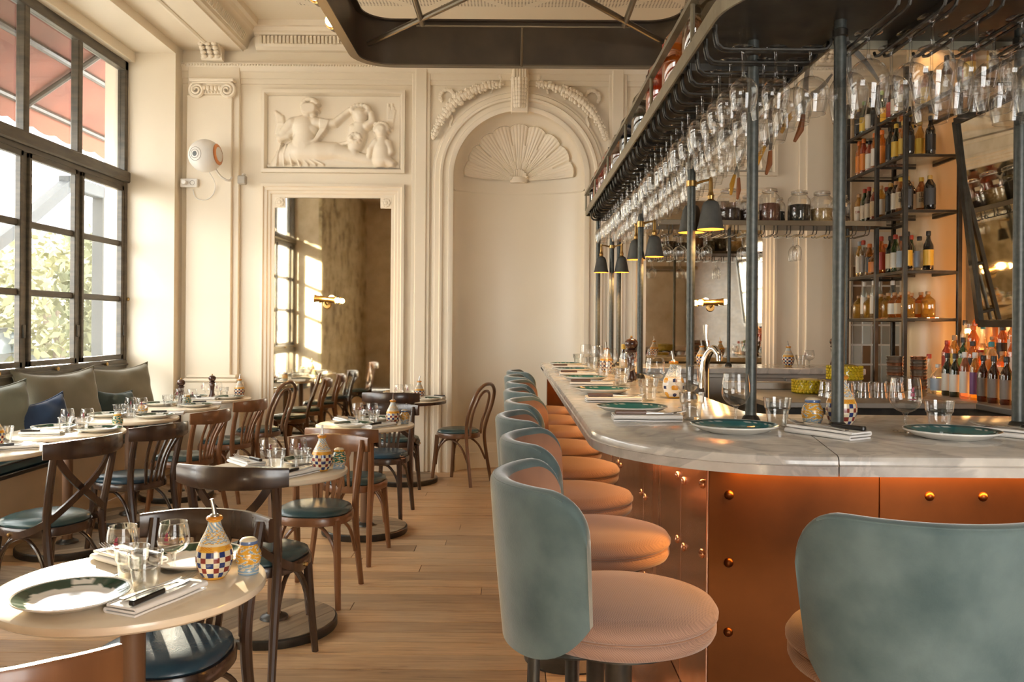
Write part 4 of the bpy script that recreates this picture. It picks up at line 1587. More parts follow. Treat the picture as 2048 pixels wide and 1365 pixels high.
def put_plate(kind, x, y_, z, label, group):
    o = obj('plate', plate_me[kind], 'china', loc=(x, y_, z), rz=rnd.uniform(0, 0.6))
    tag(o, label, 'plate', group)
    return o


def napkin_set(handle):
    """folded linen napkin; knife and fork lie on it as things of their own"""
    n = thing('napkin')
    wn_, th = 0.045, 0.0025
    path = [(wn_, 0.0030)]
    for lv, side in ((0, -1), (1, 1)):            # cloth folded back and forth in three layers
        zc, rr = 0.0030 + 0.0042 + 0.0084 * lv, 0.0042
        for k in range(9):
            a = -PI / 2 + PI * k / 8
            path.append((side * (wn_ + rr * math.cos(a) * (1 if lv == 0 else 0.8)), zc + rr * math.sin(a)))
    path.append((-wn_ + 0.004, 0.0198))
    up_, dn_ = [], []
    for i in range(len(path)):
        p0, p1 = Vector(path[max(i - 1, 0)]), Vector(path[min(i + 1, len(path) - 1)])
        t_ = (p1 - p0).normalized()
        q = Vector((-t_.y, t_.x))
        up_.append((path[i][0] + q.x * th, path[i][1] + q.y * th))
        dn_.append((path[i][0] - q.x * th, path[i][1] - q.y * th))
    sec = up_ + dn_[::-1]
    ys = np.linspace(-0.115, 0.115, 9)
    pts = []
    for yy in ys:
        wob = 0.0014 * math.sin(yy * 60)
        pts += [(sx_ + wob * (sz_ / 0.022), yy, max(0.0003, sz_ + 0.0006 * math.sin(yy * 40 + sx_ * 90))) for sx_, sz_ in sec]
    m = MB().grid(pts, len(ys), len(sec), wrap=True)
    h_ = len(sec) // 2
    for row in (0, len(ys) - 1):
        for k in range(h_ - 1):
            m.f.append(tuple(row * len(sec) + q for q in (k, k + 1, len(sec) - 2 - k, len(sec) - 1 - k)))
    obj('folded_cloth', m, 'napkin', n, angle=50)
    hem = MB().tube([(-wn_ + 0.006, yy, 0.0226) for yy in ys], 0.0012, 6)
    obj('hem', hem, 'napkin', n)
    return n


def knife(handle):
    t = thing('knife')
    bl = MB().prism([(-0.007, 0.0), (0.008, 0.0), (0.009, 0.06), (0.004, 0.095), (-0.004, 0.108), (-0.007, 0.09)], 0.0, 0.0016)
    obj('blade', bl, 'steel', t, flat=True)
    hd = MB().cbox(-0.0085, 0.0085, -0.105, 0.002, -0.004, 0.009, 0.003)
    obj('handle', hd, handle, t)
    return t


def fork():
    t = thing('fork')
    hp = smooth_path([(0, -0.10, 0.003), (0, -0.03, 0.006), (0, 0.035, 0.003), (0, 0.055, 0.004)], 5)
    obj('handle', MB().sweep(hp, [(-0.007, -0.0015), (0.007, -0.0015), (0.007, 0.0015), (-0.007, 0.0015)], scale=[1.15, 0.8, 0.5, 0.55, 1.0]), 'steel', t)
    hd = MB().prism([(-0.005, 0.05), (0.005, 0.05), (0.0125, 0.068), (0.0125, 0.078), (-0.0125, 0.078), (-0.0125, 0.068)], 0.002, 0.004)
    obj('head', hd, 'steel', t, flat=True)
    for k in range(4):
        x = -0.0108 + 0.0072 * k
        obj('tine', MB().tube([(x, 0.077, 0.003), (x, 0.10, 0.006), (x * 0.95, 0.122, 0.011)], [0.0019, 0.0018, 0.001], 6), 'steel', t)
    return t


NAP = Proto(tag(napkin_set('x'), 'n', 'napkin'))
KNB = Proto(tag(knife('black_plastic'), 'k', 'knife'))
KNW = Proto(tag(knife('handle_wood'), 'k', 'knife'))
FRK = Proto(tag(fork(), 'f', 'fork'))


def wine_glass(bowl_r, bowl_h, stem, rim_r, foot_r, name='wine_glass', n=28, logo=False):
    t = thing(name)
    z0 = 0.004 + stem
    prof = [(0.004, z0 - 0.002)]
    for k in range(1, 9):
        a = (PI / 2) * k / 8
        prof.append((bowl_r * math.sin(a), z0 + 0.42 * bowl_h * (1 - math.cos(a))))
    prof += [(bowl_r * 0.99, z0 + bowl_h * 0.58), ((bowl_r + rim_r) / 2 * 1.01, z0 + bowl_h * 0.8), (rim_r, z0 + bowl_h)]
    obj('bowl', MB().lathe([(0, z0)] + prof[1:], n), 'glass', t, angle=80)
    obj('rim', MB().tube([(rim_r * math.cos(2 * PI * k / n), rim_r * math.sin(2 * PI * k / n), z0 + bowl_h) for k in range(n)], 0.0011, 5, closed=True), 'glass_thick', t)
    obj('stem', MB().lathe([(0.012, z0 + 0.004), (0.006, z0 - 0.006), (0.0045, z0 - 0.02 if stem > 0.04 else z0 - 0.012), (0.0045, 0.018), (0.007, 0.009), (foot_r * 0.55, 0.005), (foot_r, 0.002), (foot_r, 0.0), (0, 0.0)], 20), 'glass_thick', t, angle=60)
    if logo:
        r_ = bowl_r * 0.994 + 0.0006
        lg = MB()
        for (da, z, w_, h_) in ((0.0, 0.50, 0.13, 0.10), (0.0, 0.62, 0.08, 0.10), (-0.1, 0.40, 0.10, 0.03), (0.1, 0.40, 0.10, 0.03), (0.05, 0.70, 0.05, 0.06)):
            a0, a1 = R(200) + da - w_, R(200) + da + w_
            zz0, zz1 = z0 + bowl_h * z, z0 + bowl_h * (z + h_)
            rr_ = r_ if z < 0.58 else r_ * (1 - 0.10 * (z - 0.58))
            b = len(lg.v)
            for a_ in (a0, (a0 + a1) / 2, a1):
                lg.v += [(rr_ * math.cos(a_), rr_ * math.sin(a_), zz0), (rr_ * math.cos(a_), rr_ * math.sin(a_), zz1)]
            lg.f += [(b, b + 2, b + 3, b + 1), (b + 2, b + 4, b + 5, b + 3)]
        obj('printed_emblem', lg, 'logo_red', t, flat=True)
    return t


M['logo_red'] = pm('dark_red_print', (0.22, 0.02, 0.045), 0.4)
WG = Proto(tag(wine_glass(0.043, 0.085, 0.045, 0.035, 0.033, logo=True), 'g', 'wine glass'))
WGB = Proto(tag(wine_glass(0.047, 0.108, 0.055, 0.041, 0.036, logo=True), 'g', 'wine glass'))


def tumbler():
    """pressed glass tumbler with flat facets below a smooth band"""
    t = thing('tumbler')
    n = 20
    prof = [(0.0, 0.006), (0.026, 0.006), (0.029, 0.012), (0.034, 0.055), (0.0385, 0.06), (0.041, 0.085), (0.0425, 0.093)]
    m = MB()
    outer = [(0.0, 0.0), (0.027, 0.0), (0.030, 0.004), (0.036, 0.055), (0.0405, 0.062), (0.0425, 0.084), (0.044, 0.094)]
    m.lathe(outer, n)
    obj('body', m, 'glass_thick', t, angle=20)
    obj('inside', MB().lathe(prof, n), 'glass', t)
    obj('rim', MB().tube([(0.0435 * math.cos(2 * PI * k / n), 0.0435 * math.sin(2 * PI * k / n), 0.0935) for k in range(n)], 0.0012, 5, closed=True), 'glass_thick', t)
    return t


TUM = Proto(tag(tumbler(), 't', 'tumbler'))


def maj_col(kind, H_):
    cream, blue, red, yel, org, sky = (0.66, 0.56, 0.39), (0.022, 0.035, 0.13), (0.20, 0.03, 0.022), (0.66, 0.33, 0.04), (0.55, 0.20, 0.02), (0.25, 0.36, 0.46)

    def f(p):
        a = math.atan2(p.y, p.x)
        z = p.z / H_
        if kind in ('cruet', 'cruet_white'):
            if kind == 'cruet' and 0.05 < z < 0.47:
                i, j = int((a + PI) / (2 * PI) * 18), int((z - 0.05) / 0.084)
                if (i + j) % 2:
                    return cream
                return blue if j % 2 == 0 else red
            if z < 0.05:
                return yel
            if z < 0.56:
                if kind == 'cruet_white':
                    s = math.sin(a * 3) * math.sin(z * 16)
                    return yel if s > 0.45 else blue if s < -0.72 else (0.74, 0.74, 0.72)
                s = abs(math.sin(a * 14 + z * 120)) * abs(math.sin(a * 14 - z * 120))
                return org if s < 0.12 else yel
            if z < 0.585:
                return cream
            if z < 0.80:
                s = math.sin(a * 6 + 14 * math.sin(z * 30)) * math.sin(z * 62 + 2 * math.sin(a * 6))
                if kind == 'cruet_white':
                    return sky if s > 0.3 else (0.74, 0.74, 0.72)
                return yel if s > 0.35 else (sky if s < -0.25 else cream)
            if z < 0.92:
                return sky if math.sin(a * 10 + z * 80) > 0 else cream
            return yel if z < 0.955 else org
        base = {'shaker_yellow': (yel, cream, sky), 'shaker_green': ((0.03, 0.13, 0.09), cream, yel)}[kind]
        if z > 0.90:
            return cream
        if z > 0.82:
            return (0.10, 0.16, 0.32) if kind == 'shaker_yellow' else yel
        if z < 0.12:
            return cream if int(z * 60) % 2 else sky
        s = math.sin(a * 4 + 5 * math.sin(z * 12)) * math.sin(z * 24 + 1.5 * math.sin(a * 4))
        if z < 0.30:
            return sky if s > 0 else cream
        return base[0] if s > -0.15 else (base[1] if s > -0.6 else base[2])
    return f


def cruet(kind='cruet'):
    t = thing('oil_cruet')
    H_ = 0.165
    ctl = [(0.026, 0.0), (0.030, 0.004), (0.040, 0.018), (0.0485, 0.045), (0.0490, 0.060), (0.0455, 0.080), (0.036, 0.102), (0.0255, 0.122), (0.0180, 0.140), (0.0165, 0.150), (0.0165, 0.153), (0.0215, 0.156), (0.0220, 0.161), (0.0185, 0.165)]
    zz = np.linspace(0, H_, 84)
    prof = [(0, 0)] + [(float(np.interp(z, [c[1] for c in ctl], [c[0] for c in ctl])), float(z)) for z in zz] + [(0, H_)]
    me = MB().lathe(prof, 60).mesh('cruet_body', 50, colf=('face', maj_col(kind, H_)))
    obj('body', me, 'majolica', t)
    obj('stopper', MB().lathe([(0.0125, H_ - 0.004), (0.0125, H_ + 0.003), (0.009, H_ + 0.006), (0, H_ + 0.006)], 14), 'steel', t)
    obj('spout', MB().tube([(0, 0, H_ + 0.003), (0, 0.002, H_ + 0.02), (0.002, 0.008, H_ + 0.046)], [0.0065, 0.0055, 0.0045], 10), 'steel', t)
    return t


def shaker(kind):
    t = thing('spice_pot')
    H_ = 0.098
    ctl = [(0.027, 0.0), (0.028, 0.010), (0.026, 0.014), (0.031, 0.026), (0.0345, 0.045), (0.033, 0.058), (0.026, 0.072), (0.0225, 0.077), (0.0225, 0.080), (0.0245, 0.082), (0.0235, 0.090), (0.016, 0.096), (0.0, 0.098)]
    zz = np.linspace(0, H_, 44)
    prof = [(0, 0)] + [(max(0.0, float(np.interp(z, [c[1] for c in ctl], [c[0] for c in ctl]))), float(z)) for z in zz]
    me = MB().lathe(prof, 48).mesh('pot_body', 50, colf=('face', maj_col(kind, H_)))
    obj('body', me, 'majolica', t)
    return t


CRU = Proto(tag(cruet(), 'c', 'oil cruet'))
CRW = Proto(tag(cruet('cruet_white'), 'c', 'oil cruet'))
SHY = Proto(tag(shaker('shaker_yellow'), 's', 'pot'))
SHG = Proto(tag(shaker('shaker_green'), 's', 'pot'))


def pepper_mill(h):
    t = thing('pepper_mill')
    k = h / 0.22
    lo = [(0, 0), (0.026, 0), (0.028, 0.006), (0.027, 0.02), (0.019, 0.045), (0.0165, 0.075), (0.020, 0.105), (0.024, 0.125), (0.0185, 0.135), (0.0255, 0.142), (0.026, 0.150), (0.016, 0.155), (0, 0.155)]
    hi_ = [(0.016, 0.155), (0.024, 0.160), (0.0315, 0.175), (0.031, 0.190), (0.022, 0.202), (0.010, 0.207), (0, 0.207)]
    obj('body', MB().lathe([(r * 1.05, z * k) for r, z in lo], 20), 'mill', t, angle=50)
    obj('head', MB().lathe([(r * 1.05, z * k) for r, z in hi_], 20), 'mill', t, angle=50)
    obj('knob', MB().ball((0, 0, 0.214 * k), 0.007, 10, 6), 'brass', t)
    return t


PM = Proto(tag(pepper_mill(0.22), 'p', 'pepper mill'))

GP, GN, GK, GF = 'plates laid on the tables', 'folded napkins on the tables', 'knives on the napkins', 'forks on the napkins'
GW, GU, GR, GS = 'stemmed glasses on the tables', 'tumblers on the tables', 'painted oil cruets', 'painted spice pots'


def lay_napkin(x, y_, z, rz, who, wood=False, kz=0.004, fork_on=True):
    NAP.put((x, y_, z), rz, 'folded white linen napkin %s' % who, GN)
    c, s = math.cos(rz), math.sin(rz)

    def loc(dx, dy):
        return (x + dx * c - dy * s, y_ + dx * s + dy * c)
    a = loc(0.020, -0.005)
    (KNW if wood else KNB).put((a[0], a[1], z + 0.0272), rz + R(4), '%s-handled knife on the napkin %s' % ('brown' if wood else 'black', who), GK)
    if fork_on:
        a = loc(-0.015, 0.012)
        FRK.put((a[0], a[1], z + 0.0232), rz - R(6), 'steel fork on the napkin %s' % who, GF)


def lay_table(key, items):
    cx, cy_, nm_ = tables[key]
    for it in items:
        kind, dx, dy = it[0], it[1], it[2]
        x, y_, z = cx + dx, cy_ + dy, TZ + 0.0006
        who = (it[3] + ' ' if len(it) > 3 and it[3] else '') + 'on ' + nm_
        if kind == 'P':
            put_plate('green', x, y_, z, 'green-rimmed white plate %s' % who, GP)
        elif kind == 'N':
            lay_napkin(x, y_, z, it[4] if len(it) > 4 else 0.0, who)
        elif kind == 'W':
            WG.put((x, y_, z), R(75) + rnd.uniform(-0.6, 0.6), 'stemmed wine glass %s' % who, GW)
        elif kind == 'U':
            TUM.put((x, y_, z), rnd.uniform(0, 6), 'faceted tumbler %s' % who, GU)
        elif kind == 'C':
            CRU.put((x, y_, z), rnd.uniform(0, 6), 'chequered painted oil cruet with steel spout %s' % who, GR)
        elif kind == 'SY':
            SHY.put((x, y_, z), rnd.uniform(0, 6), 'round yellow painted pot %s' % who, GS)
        elif kind == 'SG':
            SHG.put((x, y_, z), rnd.uniform(0, 6), 'round green painted pot %s' % who, GS)
        elif kind == 'M':
            PM.put((x, y_, z), 0, 'dark turned wooden pepper mill %s' % who, 'pepper mills')


lay_table('T1', [('P', -0.075, -0.165, 'on the camera side'), ('P', 0.095, 0.185, 'on the far side'), ('N', 0.125, -0.145, 'on the camera side', R(-22)),
                 ('N', -0.10, 0.19, 'on the far side', R(55)), ('W', -0.055, 0.055, 'nearer the window'), ('W', 0.062, 0.105, 'nearer the cruet'),
                 ('U', -0.005, 0.0, 'behind the other tumbler'), ('U', 0.055, -0.055, 'nearer the camera'), ('C', 0.195, 0.045), ('SY', 0.272, 0.090)])
lay_table('T2', [('P', -0.05, -0.20, 'on the camera side'), ('P', 0.115, 0.16, 'on the far side'), ('N', 0.13, -0.14, 'on the camera side', R(-28)), ('N', -0.18, 0.14, 'on the far side', R(40)),
                 ('W', -0.045, 0.05, 'nearer the window'), ('W', 0.085, 0.09, 'nearer the cruet'), ('U', 0.005, 0.0, 'nearer the window'), ('U', 0.12, 0.02, 'nearer the cruet'), ('C', 0.225, -0.03), ('SG', 0.29, 0.04)])
lay_table('T3', [('P', -0.05, -0.16, 'on the camera side'), ('P', 0.06, 0.19, 'on the far side'), ('N', 0.12, -0.17, 'on the camera side', R(-35)), ('N', -0.16, 0.13, 'on the far side', R(35)),
                 ('W', -0.065, 0.06, 'nearer the window'), ('W', 0.035, 0.06, 'nearer the cruet'), ('U', -0.035, -0.01, 'nearer the window'), ('U', 0.06, -0.02, 'nearer the cruet'), ('C', 0.19, -0.02), ('SY', 0.265, 0.03)])
lay_table('T4', [('P', 0.19, -0.05, 'on the right'), ('P', -0.16, -0.05, 'on the left'), ('W', 0.02, 0.06, 'on the right'), ('W', -0.07, 0.04, 'on the left'), ('N', 0.23, 0.13, '', R(70)), ('C', 0.105, 0.12)])
lay_table('L1', [('P', 0.03, -0.18, 'on the camera side'), ('C', 0.01, 0.10), ('N', 0.16, 0.03, '', R(-60)), ('SG', -0.10, 0.18), ('W', -0.1, 0.02), ('U', -0.02, 0.24)])
lay_table('L2', [('P', -0.12, 0.06, 'beside the bench'), ('P', 0.20, 0.0, 'beside the dark chair'), ('N', -0.06, -0.18, '', R(-80)), ('W', -0.02, 0.03, 'nearer the bench'), ('W', 0.09, 0.06, 'nearer the chair'),
                 ('U', 0.015, -0.06, 'nearer the bench'), ('U', 0.12, -0.06, 'nearer the chair'), ('SG', 0.22, 0.19)])
lay_table('L3', [('P', -0.17, 0.02, 'beside the bench'), ('P', 0.19, -0.02, 'beside the chair'), ('N', 0.20, 0.18, '', R(-75)), ('W', -0.03, 0.08, 'nearer the bench'), ('W', 0.06, 0.06, 'nearer the chair'),
                 ('U', -0.06, -0.03, 'nearer the bench'), ('U', 0.03, -0.04, 'nearer the chair'), ('SY', 0.03, 0.15)])
lay_table('L4', [('P', -0.16, 0.05, 'beside the bench'), ('P', 0.17, -0.03, 'beside the chair'), ('N', 0.19, 0.15, '', R(-75)), ('W', -0.02, 0.10, 'nearer the bench'), ('W', 0.09, 0.08, 'nearer the chair'),
                 ('U', -0.06, -0.04, 'nearer the bench'), ('U', 0.06, -0.08, 'nearer the chair'), ('SG', 0.08, 0.0), ('M', -0.04, 0.18)])
lay_table('L5', [('P', 0.17, -0.08, 'beside the chair'), ('P', -0.17, -0.05, 'beside the bench'), ('W', -0.10, 0.08, 'nearer the bench'), ('W', 0.02, 0.06, 'nearer the chair'), ('U', 0.08, 0.05, 'nearer the chair'),
                 ('M', 0.0, -0.03), ('C', 0.20, 0.12), ('N', -0.02, -0.22, '', R(-80))])

# ================================================================== the bar
BZ = 1.10                 # bar top
X0, YF, YE = 0.24, 2.10, 7.36
RC = 0.54                 # rounded corner
XI, YI = 0.88, 3.10       # inner edges of the left and near runs
XE = 2.95                 # end of near run (outside the picture)
YFI = 6.66                # inner edge of the far run


def rounded_corner(cx, cy_, r, a0, a1, n=24):
    return [(cx + r * math.cos(R(a0 + (a1 - a0) * i / n)), cy_ + r * math.sin(R(a0 + (a1 - a0) * i / n))) for i in range(n + 1)]


def slab(poly_out, poly_in, z1, th, edge):
    """marble slab between an outer visible edge line (profiled) and an inner line"""
    m = MB()
    n = len(poly_out)
    nrm = []
    for i in range(n):
        a, b = Vector(poly_out[max(i - 1, 0)]), Vector(poly_out[min(i + 1, n - 1)])
        t = (b - a).normalized()
        nrm.append(Vector((t.y, -t.x)) * edge)
    prof = [(0.0, -th), (0.0, -th * 0.52), (0.004, -th * 0.48), (0.0, -th * 0.42), (-0.001, -0.012), (-0.005, -0.004), (-0.013, 0.0)]
    P = []
    for (d, z) in prof:
        P += [(poly_out[i][0] + nrm[i].x * d, poly_out[i][1] + nrm[i].y * d, z1 + z) for i in range(n)]
    P += [(x, y_, z1) for x, y_ in poly_in]
    P += [(x, y_, z1 - th) for x, y_ in poly_in]
    P += [(poly_out[i][0], poly_out[i][1], z1 - th) for i in range(n)]
    m.grid(P, len(prof) + 3, n)
    k = len(prof) + 3
    m.f.append(tuple(j * n for j in range(k)))
    m.f.append(tuple(j * n + n - 1 for j in range(k))[::-1])
    return m


bt = thing('marble_counter', 'long white veined marble bar top with a rounded corner', 'bar top', (0, 0, 0))
corner = rounded_corner(X0 + RC, YF + RC, RC, 180, 270)
out1 = [(X0, YE - 0.06 - (YE - 0.06 - YF - RC) * i / 8) for i in range(8)] + corner + [(0.815, YF)]
cin = rounded_corner(XI + 0.12, YI + 0.12, 0.12, 180, 270)
in1 = []
for i, (x, y_) in enumerate(out1):
    if i < 8:
        in1.append((XI, max(y_, YI + 0.12)))
    else:
        t = min(1.0, (i - 8) / len(corner))
        in1.append(cin[min(len(cin) - 1, int(t * (len(cin) - 1)))])
in1[-1] = (XI + 0.12, YI)
obj('corner_slab', slab(out1, in1, BZ, 0.052, 1), 'bar_marble', bt, angle=30)
out2 = [(0.818, YF), (1.4, YF), (2.2, YF), (XE, YF)]
obj('front_slab', slab(out2, [(XI + 0.123, YI), (1.4, YI), (2.2, YI), (XE, YI)], BZ, 0.052, 1), 'bar_marble', bt, angle=30)
m_ = MB().cbox(X0 + 0.0, 2.80, YFI, YE, BZ - 0.052, BZ - 0.0005, 0.008)
obj('far_slab', m_, 'bar_marble', bt, flat=True)

bar = thing('copper_bar', 'copper clad bar front studded with round rivets', 'bar', (0, 0, 0))
BX, BY = 0.55, 2.36
core = MB().box(BX + 0.004, XI - 0.03, BY + 0.004, 7.24, 0.0, BZ - 0.053)
core.box(XI - 0.03, XE - 0.02, BY + 0.004, YI - 0.05, 0.0, BZ - 0.053)
obj('carcass', core, 'iron_black', bar, flat=True)
RIV = MB().lathe([(0.0135, 0.0), (0.0132, 0.003), (0.010, 0.008), (0.0045, 0.0105), (0, 0.011)], 14).mesh('rivet')


def rivet(p, ax, matn, par):
    me = RIV if matn == 'copper' else RIV2
    rot = (R(90), 0, 0) if ax == '-Y' else (0, R(-90), 0)
    return obj('rivet', me, matn, par, loc=p, rz=rot)


RIV2 = RIV.copy()
fx = [BX, 1.03, 1.75, 2.45, XE - 0.02]
for a, b in zip(fx, fx[1:]):
    pnl = obj('front_sheet', MB().cbox(a + 0.001, b - 0.001, BY - 0.004, BY + 0.004, 0.02, BZ - 0.054, 0.0015), 'copper', bar, flat=True)
    pts_ = [(a + 0.058, z) for z in (0.95, 0.76, 0.565, 0.37, 0.17)] if a == BX else [(a + 0.14, 0.95), (a + 0.29, 0.95), (a + 0.14, 0.56), (a + 0.14, 0.17)]
    for (x, z) in pts_:
        rivet((x, BY - 0.004, z), '-Y', 'copper', pnl)
sy = [BY, 2.72, 3.50, 4.28, 5.06, 5.84, 6.62, 7.24]
for a, b in zip(sy, sy[1:]):
    pnl = obj('side_sheet', MB().cbox(BX - 0.004, BX + 0.004, a + 0.001, b - 0.001, 0.02, BZ - 0.054, 0.0015), 'copper_bright', bar, flat=True)
    pts_ = [(a + 0.05, z) for z in (0.97, 0.77, 0.57, 0.37, 0.2)] if a == BY else [(a + 0.05, 0.93), (a + 0.05, 0.72), (a + 0.05, 0.4), (a - 0.05, 0.93), (a - 0.05, 0.72), (a - 0.05, 0.4)]
    for (y_, z) in pts_:
        rivet((BX - 0.004, y_, z), '-X', 'copper_bright', pnl)
sk = MB()
prof = [(0.0, 0.28), (-0.005, 0.20), (-0.02, 0.12), (-0.05, 0.05), (-0.075, 0.0)]
sk.grid([(BX - 0.006 + d, y_, z) for d, z in prof for y_ in (BY, 7.24)], len(prof), 2)
obj('flared_skirt', sk, 'copper_bright', bar, angle=60)
obj('light_strip', MB().cbox(BX - 0.035, BX - 0.02, 2.45, 7.1, BZ - 0.066, BZ - 0.054, 0.002), 'led', bar, flat=True)
la = bpy.data.lights.new('bar_side_light', 'AREA')
la.shape = 'RECTANGLE'
la.size, la.size_y = 0.03, 4.6
la.energy = 6.0
la.color = (1.0, 0.60, 0.30)
lo_ = bpy.data.objects.new('bar_side_light', la)
lo_.location = (BX - 0.030, 4.78, BZ - 0.070)
lo_.rotation_euler = (0, R(-25), 0)
COL.objects.link(lo_)
obj('end_panel', MB().cbox(0.29, BX, 7.16, 7.24, 0.0, BZ - 0.053, 0.004), 'copper', bar, flat=True)
lb = MB().cbox(0.62, XE - 0.1, BY - 0.05, BY - 0.03, BZ - 0.066, BZ - 0.054, 0.002)
obj('light_strip', lb, 'led', bar, flat=True)
la = bpy.data.lights.new('bar_strip_light', 'AREA')
la.shape = 'RECTANGLE'
la.size, la.size_y = 2.2, 0.03
la.energy = 24.0
la.color = (1.0, 0.42, 0.07)
lo_ = bpy.data.objects.new('bar_strip_light', la)
lo_.location = (1.72, BY - 0.040, BZ - 0.070)
lo_.rotation_euler = (R(-8), 0, 0)
COL.objects.link(lo_)

# far run of the bar, seen from inside
fr_ = thing('far_bar_cabinet', 'dull steel cabinet under the far run of the bar', 'cabinet', (0, 0, 0))
obj('body', MB().box(XI, 2.78, YFI + 0.04, 7.24, 0.0, BZ - 0.054), 'steel_dull', fr_, flat=True)
for k in range(3):
    a = 0.95 + k * 0.61
    d_ = obj('door', MB().cbox(a, a + 0.59, YFI + 0.02, YFI + 0.04, 0.12, 1.02, 0.004), 'steel_dull', fr_, flat=True)
    obj('handle', MB().tube([(a + 0.1, YFI + 0.005, 0.96), (a + 0.49, YFI + 0.005, 0.96)], 0.008, 8), 'steel', d_)

# ================================================================== bar stools
def bar_stool():
    """front towards +Y"""
    t = thing('bar_stool')
    RS_ = 0.212
    obj('seat_cushion', MB().lathe([(0.19, 0.796), (0.206, 0.798), (0.2125, 0.804), (0.213, 0.812), (0.204, 0.826), (0.17, 0.836), (0.09, 0.841), (0, 0.842)], 64), 'herring', t, angle=70)
    obj('seat_band', MB().lathe([(0, 0.758), (0.190, 0.758), (0.204, 0.764), (0.209, 0.774), (0.209, 0.786), (0.203, 0.795), (0.18, 0.797)], 64), 'herring', t, angle=70)
    obj('seat_seam', MB().tube([(0.2055 * math.cos(2 * PI * k / 48), 0.2055 * math.sin(2 * PI * k / 48), 0.7965) for k in range(48)], 0.0028, 6, closed=True), 'velvet_in', t)
    AM = R(66)
    nA = 36

    def uu(i):
        q = i / nA * 2 - 1
        return math.copysign(1 - (1 - abs(q)) ** 1.7, q)

    def ztop(u):
        s_ = max(0.0, (abs(u) - 0.70) / 0.30)
        return 1.102 - 0.085 * (1 - math.sqrt(max(0.0, 1 - s_ * s_)))

    def zbot(u):
        return 0.752 + 0.085 * abs(u) ** 5

    def rin(v, u): return 0.222 + 0.022 * v
    outer, inner = [], []
    for i in range(nA + 1):
        u = uu(i)
        a = -PI / 2 + AM * u
        th = 0.040 * (1 - 0.25 * abs(u) ** 6)
        zt, zb_ = ztop(u), zbot(u)
        col = []
        for k in range(13):
            v = k / 12
            r_ = rin(v, u) + th * (0.80 + 0.20 * math.sin(PI / 2 * v))
            col.append((r_, zb_ + (zt - zb_ - 0.018) * v))
        for k in range(1, 8):
            q = PI * k / 7
            rc = rin(1.0, u) + th * 0.5
            col.append((rc + th * 0.5 * math.cos(q), zt - 0.018 + 0.018 * math.sin(q)))
        outer.append([(r_ * math.cos(a), r_ * math.sin(a), z) for r_, z in col])
        ci = [(rin(1.0, u), zt - 0.018)] + [(rin(v, u), zb_ + (zt - zb_ - 0.018) * v) for v in np.linspace(0.96, 0, 10)]
        inner.append([(r_ * math.cos(a), r_ * math.sin(a), z) for r_, z in ci])
    mo = MB().grid([p for c in outer for p in c], nA + 1, len(outer[0]))
    nc = len(outer[0])
    for e in (0, nA):                     # close the padded ends
        b = len(mo.v)
        mo.v += inner[e]
        loop = [e * nc + k for k in range(nc)] + [b + k for k in range(1, len(inner[e]))]
        mo.f.append(tuple(loop) if e == 0 else tuple(loop[::-1]))
    obj('backrest', mo, 'velvet', t, angle=70)
    obj('backrest_lining', MB().grid([p for c in inner for p in c], nA + 1, len(inner[0])), 'velvet_in', t, angle=70)
    pip = []
    for i in range(6, nA - 5):
        u = uu(i)
        a = -PI / 2 + AM * u
        r_ = rin(1.0, u) + 0.040 * 0.80
        pip.append((r_ * math.cos(a), r_ * math.sin(a), ztop(u) - 0.006))
    obj('piping', MB().tube(pip, 0.003, 6), 'velvet', t)
    obj('seat_plate', MB().lathe([(0, 0.738), (0.15, 0.738), (0.15, 0.759), (0, 0.759)], 24), 'iron_black', t)
    obj('column', MB().lathe([(0.034, 0.03), (0.026, 0.06), (0.026, 0.60), (0.030, 0.605), (0.030, 0.74)], 20), 'iron_black', t, angle=50)
    obj('floor_plate', MB().lathe([(0, 0.034), (0.035, 0.034), (0.06, 0.026), (0.17, 0.016), (0.19, 0.008), (0.19, 0.0), (0, 0.0)], 36), 'iron_black', t, angle=50)
    obj('foot_ring', MB().tube([(0.185 * math.cos(2 * PI * k / 36), 0.185 * math.sin(2 * PI * k / 36), 0.30) for k in range(36)], 0.010, 8, closed=True), 'iron', t)
    for k in range(4):
        a = PI / 4 + k * PI / 2
        obj('ring_spoke', MB().tube([(0.02 * math.cos(a), 0.02 * math.sin(a), 0.30), (0.185 * math.cos(a), 0.185 * math.sin(a), 0.30)], 0.007, 6), 'iron', t)
    pl = [(0.012, 0.30), (0.0145, 0.34), (0.012, 0.46), (0.0155, 0.55), (0.013, 0.585), (0.019, 0.592), (0.020, 0.602), (0.013, 0.608), (0.018, 0.618), (0.012, 0.65), (0.016, 0.765)]
    obj('turned_stay', MB().lathe(pl, 14, (0, -0.185, 0)), 'iron_black', t, angle=50)
    return t


ST = Proto(tag(bar_stool(), 'stool', 'bar stool'))
stool_y = [1.84, 2.44, 3.02, 3.60, 4.20, 4.80, 5.40, 6.00]
sl = ['teal velvet tub bar stool at the near left end of the bar', 'teal velvet tub bar stool, second of the row along the bar', 'teal velvet tub bar stool, third of the row along the bar',
      'teal velvet tub bar stool, fourth of the row along the bar', 'teal velvet tub bar stool, fifth of the row along the bar', 'teal velvet tub bar stool, sixth of the row along the bar',
      'teal velvet tub bar stool, last but one of the row towards the niche', 'teal velvet tub bar stool, farthest of the row towards the niche']
for k, y_ in enumerate(stool_y):
    ST.put((0.235 + [0, 0.01, -0.015, 0.01, 0, 0.005, -0.01, 0][k], y_, 0), R(-90 + [4, -3, 3, -4, 5, -2, 4, 6][k]), sl[k], 'bar stools')
ST.put((0.755, 1.63, 0), R(2), 'teal velvet tub bar stool seen from behind at the bar front', 'bar stools')

